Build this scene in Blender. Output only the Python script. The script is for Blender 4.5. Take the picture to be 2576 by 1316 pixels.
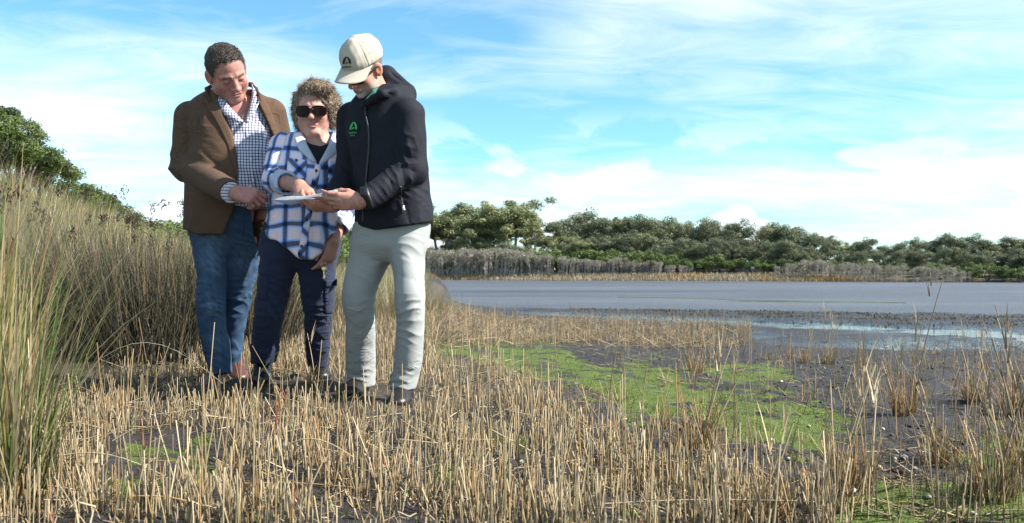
import bpy, bmesh, math, random
import numpy as np
from mathutils import Vector, Matrix

random.seed(7)
rng = np.random.default_rng(11)
scene = bpy.context.scene
for _o in list(bpy.data.objects):
    bpy.data.objects.remove(_o)
COL = scene.collection

# ------------------------------------------------------------------ camera
FOC = 2200.0            # focal length in units of a frame 2576 wide
FW, FH = 2576.0, 1316.0
HOR = 692.0             # row of the horizon
CAMZ = 0.62             # the photographer crouches
cam_data = bpy.data.cameras.new('camera')
cam_data.sensor_width = 36.0
cam_data.lens = 36.0 * FOC / FW
cam_data.shift_y = (HOR - FH / 2) / FW
cam_data.clip_start = 0.05
cam_data.clip_end = 6000.0
cam_data.dof.use_dof = True
cam_data.dof.focus_distance = 4.3
cam_data.dof.aperture_fstop = 7.1
cam = bpy.data.objects.new('camera', cam_data)
cam.location = (0, 0, CAMZ)
cam.rotation_euler = (math.radians(90), 0, 0)
COL.objects.link(cam)
scene.camera = cam

# ------------------------------------------------------------------ light
SUN_EL = math.radians(40)
SUN_AZ = math.radians(79)      # measured from straight behind the camera towards the right
sun_dir = Vector((math.sin(SUN_AZ) * math.cos(SUN_EL), -math.cos(SUN_AZ) * math.cos(SUN_EL), math.sin(SUN_EL)))
sd = bpy.data.lights.new('sun', 'SUN')
sd.energy = 5.0
sd.angle = math.radians(0.6)
sd.color = (1.0, 0.95, 0.87)
sun = bpy.data.objects.new('sun', sd)
sun.rotation_euler = sun_dir.to_track_quat('Z', 'Y').to_euler()
sun.location = (20, -5, 30)
COL.objects.link(sun)

scene.view_settings.view_transform = 'Standard'
scene.view_settings.look = 'None'
scene.view_settings.gamma = 1.0
scene.view_settings.use_curve_mapping = False
scene.view_settings.exposure = 1.34
scene.cycles.max_bounces = 6
scene.cycles.transparent_max_bounces = 12
scene.cycles.use_denoising = True

world = bpy.data.worlds.new('World')
scene.world = world
world.use_nodes = True

# ------------------------------------------------------------------ node helpers
class NT:
    def __init__(s, tree):
        s.t = tree; s.n = tree.nodes; s.l = tree.links
    def new(s, typ, **kw):
        nd = s.n.new(typ)
        for k, v in kw.items():
            setattr(nd, k, v)
        return nd
    def put(s, sock, v):
        if v is None: return
        if hasattr(v, 'is_output') or isinstance(v, bpy.types.NodeSocket):
            s.l.new(v, sock)
        elif isinstance(v, (tuple, list)) and len(v) == 3 and sock.type == 'RGBA':
            sock.default_value = (*v, 1)
        else:
            sock.default_value = v
    def m(s, op, a, b=None, c=None, clamp=False):
        nd = s.new('ShaderNodeMath', operation=op, use_clamp=clamp)
        s.put(nd.inputs[0], a); s.put(nd.inputs[1], b); s.put(nd.inputs[2], c)
        return nd.outputs[0]
    def vm(s, op, a, b=None):
        nd = s.new('ShaderNodeVectorMath', operation=op)
        s.put(nd.inputs[0], a)
        if b is not None: s.put(nd.inputs[1], b)
        return nd.outputs[0]
    def mix(s, f, a, b, blend='MIX'):
        nd = s.new('ShaderNodeMix', data_type='RGBA', blend_type=blend)
        s.put(nd.inputs[0], f); s.put(nd.inputs[6], a); s.put(nd.inputs[7], b)
        return nd.outputs[2]
    def noise(s, vec=None, scale=5, detail=4, rough=0.55, dist=0.0, color=False):
        nd = s.new('ShaderNodeTexNoise')
        s.put(nd.inputs['Vector'], vec)
        nd.inputs['Scale'].default_value = scale
        nd.inputs['Detail'].default_value = detail
        nd.inputs['Roughness'].default_value = rough
        nd.inputs['Distortion'].default_value = dist
        return nd.outputs[1 if color else 0]
    def ramp(s, f, stops, interp='LINEAR'):
        nd = s.new('ShaderNodeValToRGB')
        cr = nd.color_ramp; cr.interpolation = interp
        while len(cr.elements) < len(stops): cr.elements.new(0.5)
        for e, (p, c) in zip(cr.elements, stops):
            e.position = p
            e.color = (*c, 1) if isinstance(c, (tuple, list)) else (c, c, c, 1)
        s.put(nd.inputs[0], f)
        return nd.outputs[0]
    def attr(s, name, out='Color'):
        nd = s.new('ShaderNodeAttribute'); nd.attribute_name = name
        return nd.outputs[out]
    def geo(s, out='Position'):
        return s.new('ShaderNodeNewGeometry').outputs[out]
    def objco(s):
        return s.new('ShaderNodeTexCoord').outputs['Object']

# ================================================================== sky
def build_sky():
    t = NT(world.node_tree)
    bg = world.node_tree.nodes['Background']
    sky = t.new('ShaderNodeTexSky')
    sky.sky_type = 'NISHITA'
    sky.sun_disc = False
    sky.sun_elevation = SUN_EL
    sky.sun_rotation = math.atan2(sun_dir.x, sun_dir.y)
    sky.air_density = 1.0; sky.dust_density = 0.5; sky.ozone_density = 2.6
    d = t.new('ShaderNodeTexCoord').outputs['Generated']
    sx = t.new('ShaderNodeSeparateXYZ'); t.put(sx.inputs[0], d)
    z = t.m('MAXIMUM', sx.outputs[2], 0.0)
    k = t.m('ADD', z, 0.10)
    cx = t.new('ShaderNodeCombineXYZ')
    t.put(cx.inputs[0], t.m('DIVIDE', sx.outputs[0], k)); t.put(cx.inputs[1], t.m('DIVIDE', sx.outputs[1], k))
    flat = cx.outputs[0]
    # high streaky veil
    mp = t.new('ShaderNodeMapping'); t.put(mp.inputs[0], flat)
    mp.inputs['Location'].default_value = (SKYX, SKYY, 0.0); mp.inputs['Scale'].default_value = (0.55, 0.95, 1)
    mp.inputs['Rotation'].default_value = (0, 0, 0.10)
    w = t.noise(mp.outputs[0], 0.9, 3, 0.5, 0.4)
    f = t.noise(mp.outputs[0], 3.4, 6, 0.62, 0.9)
    veil = t.m('ADD', t.m('MULTIPLY', w, 0.72), t.m('MULTIPLY', f, 0.34))
    low = t.m('MULTIPLY', t.m('SUBTRACT', 1.0, t.m('MULTIPLY', z, 2.6, clamp=True)), 0.085)    # more cloud is seen along the flat sight lines near the horizon
    veil = t.ramp(t.m('ADD', veil, low), [(0.475, 0.0), (0.59, 0.38), (0.75, 1.0)])
    # low heaps
    sc = t.new('ShaderNodeMapping'); t.put(sc.inputs[0], d); sc.inputs['Scale'].default_value = (6.0, 6.0, 13.0); sc.inputs['Location'].default_value = (2.3, 1.1, 0.25)
    heap = t.noise(sc.outputs[0], 1.0, 6, 0.55, 0.2)
    band = t.ramp(z, [(0.0, 1.0), (0.10, 0.9), (0.19, 0.0)])
    heap = t.m('MULTIPLY', t.ramp(heap, [(0.50, 0.0), (0.56, 1.0)]), band)
    cov = t.m('MAXIMUM', veil, heap)
    shade = t.noise(sc.outputs[0], 1.7, 4, 0.6)
    sky_c = t.mix(1.0, sky.outputs[0], SKY_TINT, 'MULTIPLY')
    ccol = t.mix(shade, (4.6, 5.1, 5.8), (6.6, 6.8, 7.0))
    t.put(bg.inputs[0], t.mix(t.m('MULTIPLY', cov, 0.86), sky_c, ccol))
    bg.inputs[1].default_value = SKY_STR
SKYX, SKYY, SKY_STR = 3.1, 0.4, 0.092
SKY_TINT = (0.66, 1.0, 0.98)
build_sky()

def material(name):
    mt = bpy.data.materials.new(name)
    mt.use_nodes = True
    t = NT(mt.node_tree)
    b = mt.node_tree.nodes['Principled BSDF']
    return mt, t, b

def bump(t, b, h, strength=0.3, dist=0.01):
    nd = t.new('ShaderNodeBump')
    nd.inputs['Strength'].default_value = strength
    nd.inputs['Distance'].default_value = dist
    t.put(nd.inputs['Height'], h)
    t.l.new(nd.outputs[0], b.inputs['Normal'])

def simple_mat(name, col, rough=0.8, var=0.15, vscale=8, bscale=None, bstr=0.2, bdist=0.003, spec=0.3, attr=None, sheen=0.0, sss=0.0, backlit=0.0, crease=0.0, cscale=7.0):
    """base colour (or colour attribute) broken up by noise, with fine relief"""
    mt, t, b = material(name)
    pos = t.geo()
    c = t.attr(attr) if attr else None
    if c is None:
        c = t.mix(0.0, col, col)
    if var:
        n = t.noise(pos, vscale, 5, 0.6)
        f = t.m('MULTIPLY_ADD', n, 2 * var, 1 - var)
        c = _scale(t, c, f)
    t.put(b.inputs['Base Color'], c)
    b.inputs['Roughness'].default_value = rough
    b.inputs['Specular IOR Level'].default_value = spec
    if sheen:
        b.inputs['Sheen Weight'].default_value = sheen
        b.inputs['Sheen Roughness'].default_value = 0.6
    if sss:
        b.inputs['Subsurface Weight'].default_value = sss
        b.inputs['Subsurface Radius'].default_value = (1.0, 0.35, 0.2)
        b.inputs['Subsurface Scale'].default_value = 0.006
    if crease:
        mp = t.new('ShaderNodeMapping'); t.put(mp.inputs[0], pos); mp.inputs['Scale'].default_value = (0.8, 0.8, 1.5); mp.inputs['Rotation'].default_value = (0.2, 0.45, 0.1)
        n = t.noise(mp.outputs[0], cscale, 2, 0.5, 1.6)
        rdg = t.m('POWER', t.m('SUBTRACT', 1.0, t.m('ABSOLUTE', t.m('MULTIPLY_ADD', n, 4.0, -2.0)), clamp=True), 2.0)
        msk = t.ramp(t.noise(pos, cscale * 0.5, 2, 0.5), [(0.42, 0.0), (0.62, 1.0)])
        hgt = t.m('ADD', t.m('MULTIPLY', t.m('MULTIPLY', rdg, msk), crease), t.m('MULTIPLY', t.noise(pos, bscale or 400, 3, 0.6), bdist * bstr))
        bump(t, b, hgt, 1.0, 1.0)
    elif bscale:
        bump(t, b, t.noise(pos, bscale, 3, 0.6), bstr, bdist)
    if backlit:
        tr = t.new('ShaderNodeBsdfTranslucent')
        t.put(tr.inputs[0], c)
        mx = t.new('ShaderNodeMixShader')
        mx.inputs[0].default_value = backlit
        t.l.new(b.outputs[0], mx.inputs[1]); t.l.new(tr.outputs[0], mx.inputs[2])
        t.l.new(mx.outputs[0], t.n['Material Output'].inputs[0])
    return mt

def _scale(t, c, f):
    nd = t.new('ShaderNodeVectorMath', operation='SCALE')
    t.put(nd.inputs[0], c); t.put(nd.inputs['Scale'], f)
    return nd.outputs[0]

# ------------------------------------------------------------------ object helpers
def tag(o, label=None, cat=None, group=None, kind=None):
    if label: o['label'] = label
    if cat: o['category'] = cat
    if group: o['group'] = group
    if kind: o['kind'] = kind
    return o

ORD = ['first', 'second', 'third', 'fourth', 'fifth', 'sixth', 'seventh', 'eighth', 'ninth', 'tenth', 'eleventh', 'twelfth', 'thirteenth', 'fourteenth', 'fifteenth', 'sixteenth', 'seventeenth', 'eighteenth', 'nineteenth']
TENS = {2: 'twent', 3: 'thirt', 4: 'fort', 5: 'fift', 6: 'sixt', 7: 'sevent', 8: 'eight', 9: 'ninet'}
def ordw(i):
    """0 -> first, 20 -> twenty-first ..."""
    n = i + 1
    if n < 20: return ORD[i]
    return TENS[n // 10] + ('ieth' if n % 10 == 0 else 'y-' + ORD[n % 10 - 1])

def empty(name, loc=(0, 0, 0)):
    o = bpy.data.objects.new(name, None)
    o.empty_display_size = 0.1
    o.location = loc
    COL.objects.link(o)
    return o

def fast_mesh(name, V, F, smooth=True, attrs=None):
    """V (n,3), F (m,3) or (m,4) index arrays; attrs name -> (n,3|4) per vertex"""
    V = np.asarray(V, np.float32); F = np.asarray(F, np.int32)
    me = bpy.data.meshes.new(name)
    n, m, k = len(V), len(F), F.shape[1]
    me.vertices.add(n); me.vertices.foreach_set('co', V.ravel())
    me.loops.add(m * k); me.loops.foreach_set('vertex_index', F.ravel())
    me.polygons.add(m)
    me.polygons.foreach_set('loop_start', np.arange(0, m * k, k, dtype=np.int32))
    if smooth:
        me.polygons.foreach_set('use_smooth', np.ones(m, bool))
    for an, av in (attrs or {}).items():
        av = np.asarray(av, np.float32)
        if an == 'uvw':
            a = me.attributes.new(an, 'FLOAT_VECTOR', 'POINT')
            a.data.foreach_set('vector', np.ascontiguousarray(av[:, :3]).ravel())
        else:
            if av.shape[1] == 3: av = np.concatenate([av, np.ones((len(av), 1), np.float32)], 1)
            a = me.attributes.new(an, 'FLOAT_COLOR', 'POINT')
            a.data.foreach_set('color', np.ascontiguousarray(av).ravel())
    me.update(calc_edges=True)
    me.validate()
    return me

def place(name, me, mat, parent=None, loc=None):
    o = bpy.data.objects.new(name, me)
    COL.objects.link(o)
    if mat is not None and len(me.materials) == 0:
        me.materials.append(mat)
    if parent is not None:
        o.parent = parent
    if loc is not None: o.location = loc
    return o

def wplace(name, me, mat, parent):
    """world-space mesh under a parent Empty/mesh: shift the vertices to the root's location"""
    o = bpy.data.objects.new(name, me)
    COL.objects.link(o)
    if mat is not None and len(me.materials) == 0:
        me.materials.append(mat)
    if parent is not None:
        root = parent
        while root.parent: root = root.parent
        if parent is root or parent.parent is root:
            o.parent = parent
        me.transform(Matrix.Translation(-root.location))
    return o

def PX(x, y, d):
    return np.array([(x - FW / 2) / FOC * d, d, CAMZ + (HOR - y) / FOC * d], np.float32)

def nrm(v):
    v = np.asarray(v, np.float64); return v / (np.linalg.norm(v) + 1e-12)

# ------------------------------------------------------------------ implicit surfaces
def smin(a, b, k):
    h = np.maximum(k - np.abs(a - b), 0) / k
    return np.minimum(a, b) - h * h * k * 0.25

def smax(a, b, k):
    return -smin(-a, -b, k)

def s_cone(a, b, ra, rb):
    a = np.asarray(a, np.float32); b = np.asarray(b, np.float32)
    ab = b - a; L = float(ab @ ab) + 1e-12
    def f(P):
        q = P - a
        t = np.clip(q @ ab / L, 0, 1)
        return np.linalg.norm(q - t[:, None] * ab, axis=1) - (ra + (rb - ra) * t)
    return f

def s_chain(pts, rad, k=0.01):
    fs = [s_cone(pts[i], pts[i + 1], rad[i], rad[i + 1]) for i in range(len(pts) - 1)]
    return s_union(fs, k)

def s_ell(c, r, M=None):
    c = np.asarray(c, np.float32); r = np.asarray(r, np.float32)
    def f(P):
        q = P - c
        if M is not None: q = q @ M.T.astype(np.float32)      # rows of M are the local axes
        k0 = np.linalg.norm(q / r, axis=1); k1 = np.linalg.norm(q / (r * r), axis=1) + 1e-9
        return k0 * (k0 - 1) / k1
    return f

def s_box(c, hs, rnd, M=None):
    c = np.asarray(c, np.float32); hs = np.asarray(hs, np.float32)
    def f(P):
        q = P - c
        if M is not None: q = q @ M.T.astype(np.float32)
        d = np.abs(q) - (hs - rnd)
        return np.linalg.norm(np.maximum(d, 0), axis=1) + np.minimum(d.max(1), 0) - rnd
    return f

def s_union(fs, k):
    def f(P):
        d = fs[0](P)
        for g in fs[1:]:
            d = smin(d, g(P), k) if k > 0 else np.minimum(d, g(P))
        return d
    return f

def cubic_table(z, cols, n=240):
    """monotone-ish smooth interpolation of table columns over z"""
    z = np.asarray(z, float); o = np.argsort(z); z = z[o]
    zz = np.linspace(z[0], z[-1], n)
    out = []
    for c in cols:
        c = np.asarray(c, float)[o]
        dz = np.diff(z); s = np.diff(c) / dz
        m = np.empty_like(c); m[0] = s[0]; m[-1] = s[-1]
        m[1:-1] = np.where(s[:-1] * s[1:] > 0, 2 * s[:-1] * s[1:] / (s[:-1] + s[1:] + 1e-12), 0)
        i = np.clip(np.searchsorted(z, zz) - 1, 0, len(z) - 2)
        h = z[i + 1] - z[i]; t = (zz - z[i]) / h
        out.append((2*t**3-3*t**2+1)*c[i] + (t**3-2*t**2+t)*h*m[i] + (-2*t**3+3*t**2)*c[i+1] + (t**3-t**2)*h*m[i+1])
    return zz, out

def s_loft(z, cx, cy, rx, ry, th=0.0, n=2.0, cap=True, off=0.0):
    """stack of (super)ellipses along z"""
    th = np.full(len(z), th) if np.isscalar(th) else th
    zz, (cx, cy, rx, ry, th) = cubic_table(z, [cx, cy, rx, ry, th])
    z0, z1 = zz[0], zz[-1]
    def f(P):
        Z = P[:, 2]
        ax = np.interp(Z, zz, cx); ay = np.interp(Z, zz, cy)
        a = np.interp(Z, zz, rx) + off; b = np.interp(Z, zz, ry) + off; t = np.interp(Z, zz, th)
        dx = P[:, 0] - ax; dy = P[:, 1] - ay
        u = dx * np.cos(t) + dy * np.sin(t); v = -dx * np.sin(t) + dy * np.cos(t)
        q = ((np.abs(u) / a) ** n + (np.abs(v) / b) ** n) ** (1 / n) + 1e-6
        rad = np.hypot(u, v)
        d = np.where(rad < 1e-5, -np.minimum(a, b), rad * (1 - 1 / q))
        if cap: d = np.maximum(d, np.maximum(z0 - Z, Z - z1))
        return d.astype(np.float32)
    return f

def rows_loft(rows, th=0.0, n=2.0, off=0.0, cap=True, ratio=None):
    """rows of (row, x left, x right, depth, ry): the measured outline of an upright form"""
    z, cx, cy, rx, ry = [], [], [], [], []
    for y, xl, xr, d, r in rows:
        c = PX((xl + xr) / 2, y, d)
        w = (xr - xl) / 2 / FOC * d
        if th:
            w2 = (w * w - (r * math.sin(th)) ** 2) / math.cos(th) ** 2
            w = math.sqrt(max(w2, (0.5 * w) ** 2))
        z.append(c[2]); cx.append(c[0]); cy.append(c[1]); rx.append(w); ry.append(r)
    return s_loft(z, cx, cy, rx, ry, th, n, cap, off)

def mesh_sdf(f, lo, hi, h, B=12, slack=1.7):
    lo = np.asarray(lo, np.float32); hi = np.asarray(hi, np.float32)
    nb = np.maximum(np.ceil((hi - lo) / (h * B)).astype(int), 1)
    bi = np.stack(np.meshgrid(*[np.arange(k) for k in nb], indexing='ij'), -1).reshape(-1, 3)
    cen = lo + (bi + 0.5) * (h * B)
    fc = f(cen.astype(np.float32))
    N = nb * B + 1
    A = np.empty(N, np.float32)
    keep = np.abs(fc) < h * B * 0.87 * slack
    S = np.where(fc < 0, -1.0, 1.0).reshape(nb)
    A[:-1, :-1, :-1] = np.repeat(np.repeat(np.repeat(S, B, 0), B, 1), B, 2)
    A[-1] = 1; A[:, -1] = 1; A[:, :, -1] = 1
    g = np.stack(np.meshgrid(*[np.arange(B + 1)] * 3, indexing='ij'), -1).reshape(-1, 3)
    kb = bi[keep]
    CH = max(1, int(600000 / len(g)))
    for i in range(0, len(kb), CH):
        idx = (kb[i:i + CH, None, :] * B + g[None]).reshape(-1, 3)
        A[idx[:, 0], idx[:, 1], idx[:, 2]] = f((lo + idx * h).astype(np.float32))
    neg = A < 0
    cnt = np.zeros(N - 1, np.int8)
    for dx in (0, 1):
        for dy in (0, 1):
            for dz in (0, 1):
                cnt += neg[dx:N[0]-1+dx, dy:N[1]-1+dy, dz:N[2]-1+dz]
    act = (cnt > 0) & (cnt < 8)
    C = np.argwhere(act)
    if len(C) == 0: raise RuntimeError('empty surface')
    vid = np.full(N - 1, -1, np.int32); vid[act] = np.arange(len(C))
    acc = np.zeros((len(C), 3), np.float32); num = np.zeros(len(C), np.float32)
    cor = np.array([(i, j, k) for i in (0, 1) for j in (0, 1) for k in (0, 1)])
    for a in range(8):
        for b in range(a + 1, 8):
            if np.abs(cor[a] - cor[b]).sum() != 1: continue
            ia = C + cor[a]; ib = C + cor[b]
            va = A[ia[:, 0], ia[:, 1], ia[:, 2]]; vb = A[ib[:, 0], ib[:, 1], ib[:, 2]]
            x = (va < 0) != (vb < 0)
            t = va / (va - vb + 1e-20)
            p = cor[a] + t[:, None] * (cor[b] - cor[a])
            acc[x] += p[x]; num[x] += 1
    V = lo + (C + acc / num[:, None]) * h
    Fs = []
    for ax in range(3):
        o1, o2 = (ax + 1) % 3, (ax + 2) % 3
        s0 = [slice(None)] * 3; s1 = [slice(None)] * 3
        s0[ax] = slice(0, N[ax] - 1); s1[ax] = slice(1, N[ax])
        X = neg[tuple(s0)] != neg[tuple(s1)]
        E = np.argwhere(X)
        E = E[(E[:, o1] > 0) & (E[:, o2] > 0) & (E[:, o1] < N[o1] - 1) & (E[:, o2] < N[o2] - 1)]
        q = []
        for du, dv in ((1, 1), (0, 1), (0, 0), (1, 0)):
            c = E.copy(); c[:, o1] -= du; c[:, o2] -= dv
            q.append(vid[c[:, 0], c[:, 1], c[:, 2]])
        q = np.stack(q, 1)
        fl = neg[E[:, 0], E[:, 1], E[:, 2]]
        q[~fl] = q[~fl][:, ::-1]
        q = q[(q >= 0).all(1)]
        Fs.append(q)
    return V.astype(np.float32), np.concatenate(Fs)

def sdf_normals(f, P, e=0.003):
    g = np.zeros_like(P)
    for i in range(3):
        d = np.zeros(3, np.float32); d[i] = e
        g[:, i] = f(P + d) - f(P - d)
    return g / (np.linalg.norm(g, axis=1, keepdims=True) + 1e-9)

def relax(V, F, it=1, lam=0.5):
    a = np.concatenate([F[:, [0, 1]], F[:, [1, 2]], F[:, [2, 3]], F[:, [3, 0]]]) if F.shape[1] == 4 else np.concatenate([F[:, [0, 1]], F[:, [1, 2]], F[:, [2, 0]]])
    a = np.concatenate([a, a[:, ::-1]])
    for _ in range(it):
        s = np.zeros_like(V)
        for c in range(3): s[:, c] = np.bincount(a[:, 0], V[a[:, 1], c], len(V))
        n = np.bincount(a[:, 0], minlength=len(V))[:, None] + 1e-9
        V = (V + lam * (s / n - V)).astype(np.float32)
    return V

# wrinkles: warped sines, ridged
def wrinkle(P, d, wl, seed=0, warp=1.0, sharp=1.0):
    r = np.random.default_rng(seed)
    d = nrm(d)
    ph = 0
    for i in range(4):
        w = nrm(r.normal(size=3)) * (2 * math.pi / (wl * r.uniform(2.5, 6)))
        ph = ph + r.uniform(0.5, 1.1) * np.sin(P @ w + r.uniform(0, 6.28))
    s = np.sin(P @ (d * 2 * math.pi / wl) + warp * ph + r.uniform(0, 6.28))
    if not sharp: return s
    m = np.clip(0.15 + 1.1 * vnoise(P, wl * 3.2, seed + 50, 2), 0, 1)        # creases come and go
    return ((1 - np.abs(s)) ** 1.3 * 2 - 0.7) * m

def vnoise(P, wl, seed=0, octv=3):
    r = np.random.default_rng(seed); out = 0; amp = 1; tot = 0
    for o in range(octv):
        for i in range(5):
            w = nrm(r.normal(size=3)) * (2 * math.pi / wl) * r.uniform(0.7, 1.4)
            out = out + amp * 0.45 * np.sin(P @ w + r.uniform(0, 6.28))
        tot += amp; amp *= 0.5; wl *= 0.5
    return out / tot

def gauss(P, c, r):
    return np.exp(-(np.linalg.norm(P - np.asarray(c, np.float32), axis=1) / r) ** 2)

def seg_t(P, a, b):
    a = np.asarray(a, np.float32); ab = np.asarray(b, np.float32) - a
    q = P - a; t = q @ ab / (ab @ ab)
    tc = np.clip(t, 0, 1)
    return t, np.linalg.norm(q - tc[:, None] * ab, axis=1)

def folds(P, specs):
    """specs: (p0, p1, width, amplitude) raised or sunk creases between two points"""
    out = np.zeros(len(P), np.float32)
    for a, b, w, amp in specs:
        t, d = seg_t(P, a, b)
        tt = np.clip(t, 0, 1)
        wd = w * (0.35 + 0.65 * np.sin(np.pi * np.clip(tt * 0.9 + 0.05, 0, 1)))
        out += amp * 1.15 * np.exp(-1.5 * d / wd)
    return out

def bounds(pts, pad):
    pts = np.asarray(pts, np.float32).reshape(-1, 3)
    return pts.min(0) - pad, pts.max(0) + pad

def trace_ray(f, px, py, y0):
    """first hit on an implicit surface along the sight line through a frame position"""
    kx = (np.asarray(px, np.float32).ravel() - FW / 2) / FOC
    kz = (HOR - np.asarray(py, np.float32).ravel()) / FOC
    y = np.full_like(kx, y0)
    for _ in range(60):
        d = f(np.stack([kx * y, y, CAMZ + kz * y], 1))
        y = y + np.clip(d, -0.05, 0.1) * 0.8
    return np.stack([kx * y, y, CAMZ + kz * y], 1)

def grid_faces(nu, nv, off=0, closed=False):
    i, j = np.meshgrid(np.arange(nu - 1), np.arange(nv if closed else nv - 1), indexing='ij')
    j2 = (j + 1) % nv
    a = i * nv + j; b = i * nv + j2; c = (i + 1) * nv + j2; d = (i + 1) * nv + j
    return np.stack([a, b, c, d], -1).reshape(-1, 4) + off

def resample(pts, n):
    pts = np.asarray(pts, float)
    s = np.r_[0, np.cumsum(np.linalg.norm(np.diff(pts, axis=0), axis=1))]
    t = np.linspace(0, s[-1], n)
    return np.stack([np.interp(t, s, pts[:, k]) for k in range(pts.shape[1])], 1)

def solid_sheet(G, th, nrmls=None):
    """G (nu,nv,3) front surface; makes a closed thin slab of thickness th behind it"""
    nu, nv = G.shape[:2]
    if nrmls is None:
        du = np.gradient(G, axis=0); dv = np.gradient(G, axis=1)
        nrmls = np.cross(du, dv); nrmls /= np.linalg.norm(nrmls, axis=2, keepdims=True) + 1e-9
    A = G.reshape(-1, 3); Bk = (G - nrmls * th).reshape(-1, 3)
    n = nu * nv
    F = [grid_faces(nu, nv), grid_faces(nu, nv)[:, ::-1] + n]
    def edge(ids):
        ids = np.asarray(ids); a, b = ids[:-1], ids[1:]
        return np.stack([b, a, a + n, b + n], 1)
    idx = np.arange(n).reshape(nu, nv)
    F += [edge(idx[0, :]), edge(idx[-1, ::-1]), edge(idx[::-1, 0]), edge(idx[:, -1])]
    return np.concatenate([A, Bk]), np.concatenate(F)

def patch(name, left, right, d0, f, off, th, mat, parent, nu=16, nv=5, uvfun=None):
    """a flat piece (lapel, pocket, placket) laid on a surface: two outline curves in frame rows, dropped along depth"""
    L = resample(left, nu); R = resample(right, nu)
    t = np.linspace(0, 1, nv)[None, :, None]
    q = L[:, None] * (1 - t) + R[:, None] * t
    G = trace_ray(f, q[..., 0], q[..., 1], d0 - 0.5).reshape(q.shape[:2] + (3,)).astype(np.float32)
    miss = (np.abs(f(G.reshape(-1, 3))) > 0.012).reshape(G.shape[:2])      # sight lines that pass the garment
    if miss.any() and not miss.all():
        yv = float(np.median(G[..., 1][~miss]))
        kx, kz = (q[..., 0] - FW / 2) / FOC, (HOR - q[..., 1]) / FOC
        G[miss] = np.stack([kx * yv, np.full_like(kx, yv), CAMZ + kz * yv], -1)[miss]
    N = sdf_normals(f, G.reshape(-1, 3)).reshape(G.shape)
    G = G + N * off
    V, F = solid_sheet(G, th, N)
    me = fast_mesh(name, V, F, True, {'uvw': uvfun(V)} if uvfun else None)
    return wplace(name, me, mat, parent)
# ================================================================== people: shared builders
def head_frame(yaw, pitch, roll):
    y, p, r = map(math.radians, (yaw, pitch, roll))
    ef = np.array([math.sin(y), -math.cos(y), 0]); ex = np.array([math.cos(y), math.sin(y), 0]); ez = np.array([0, 0, 1.0])
    ef, ez = ef * math.cos(p) - ez * math.sin(p), ez * math.cos(p) + ef * math.sin(p)
    ex, ez = ex * math.cos(r) + ez * math.sin(r), ez * math.cos(r) - ex * math.sin(r)
    return np.stack([ex, ef, ez]).astype(np.float32)        # rows: right, forward, up

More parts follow.
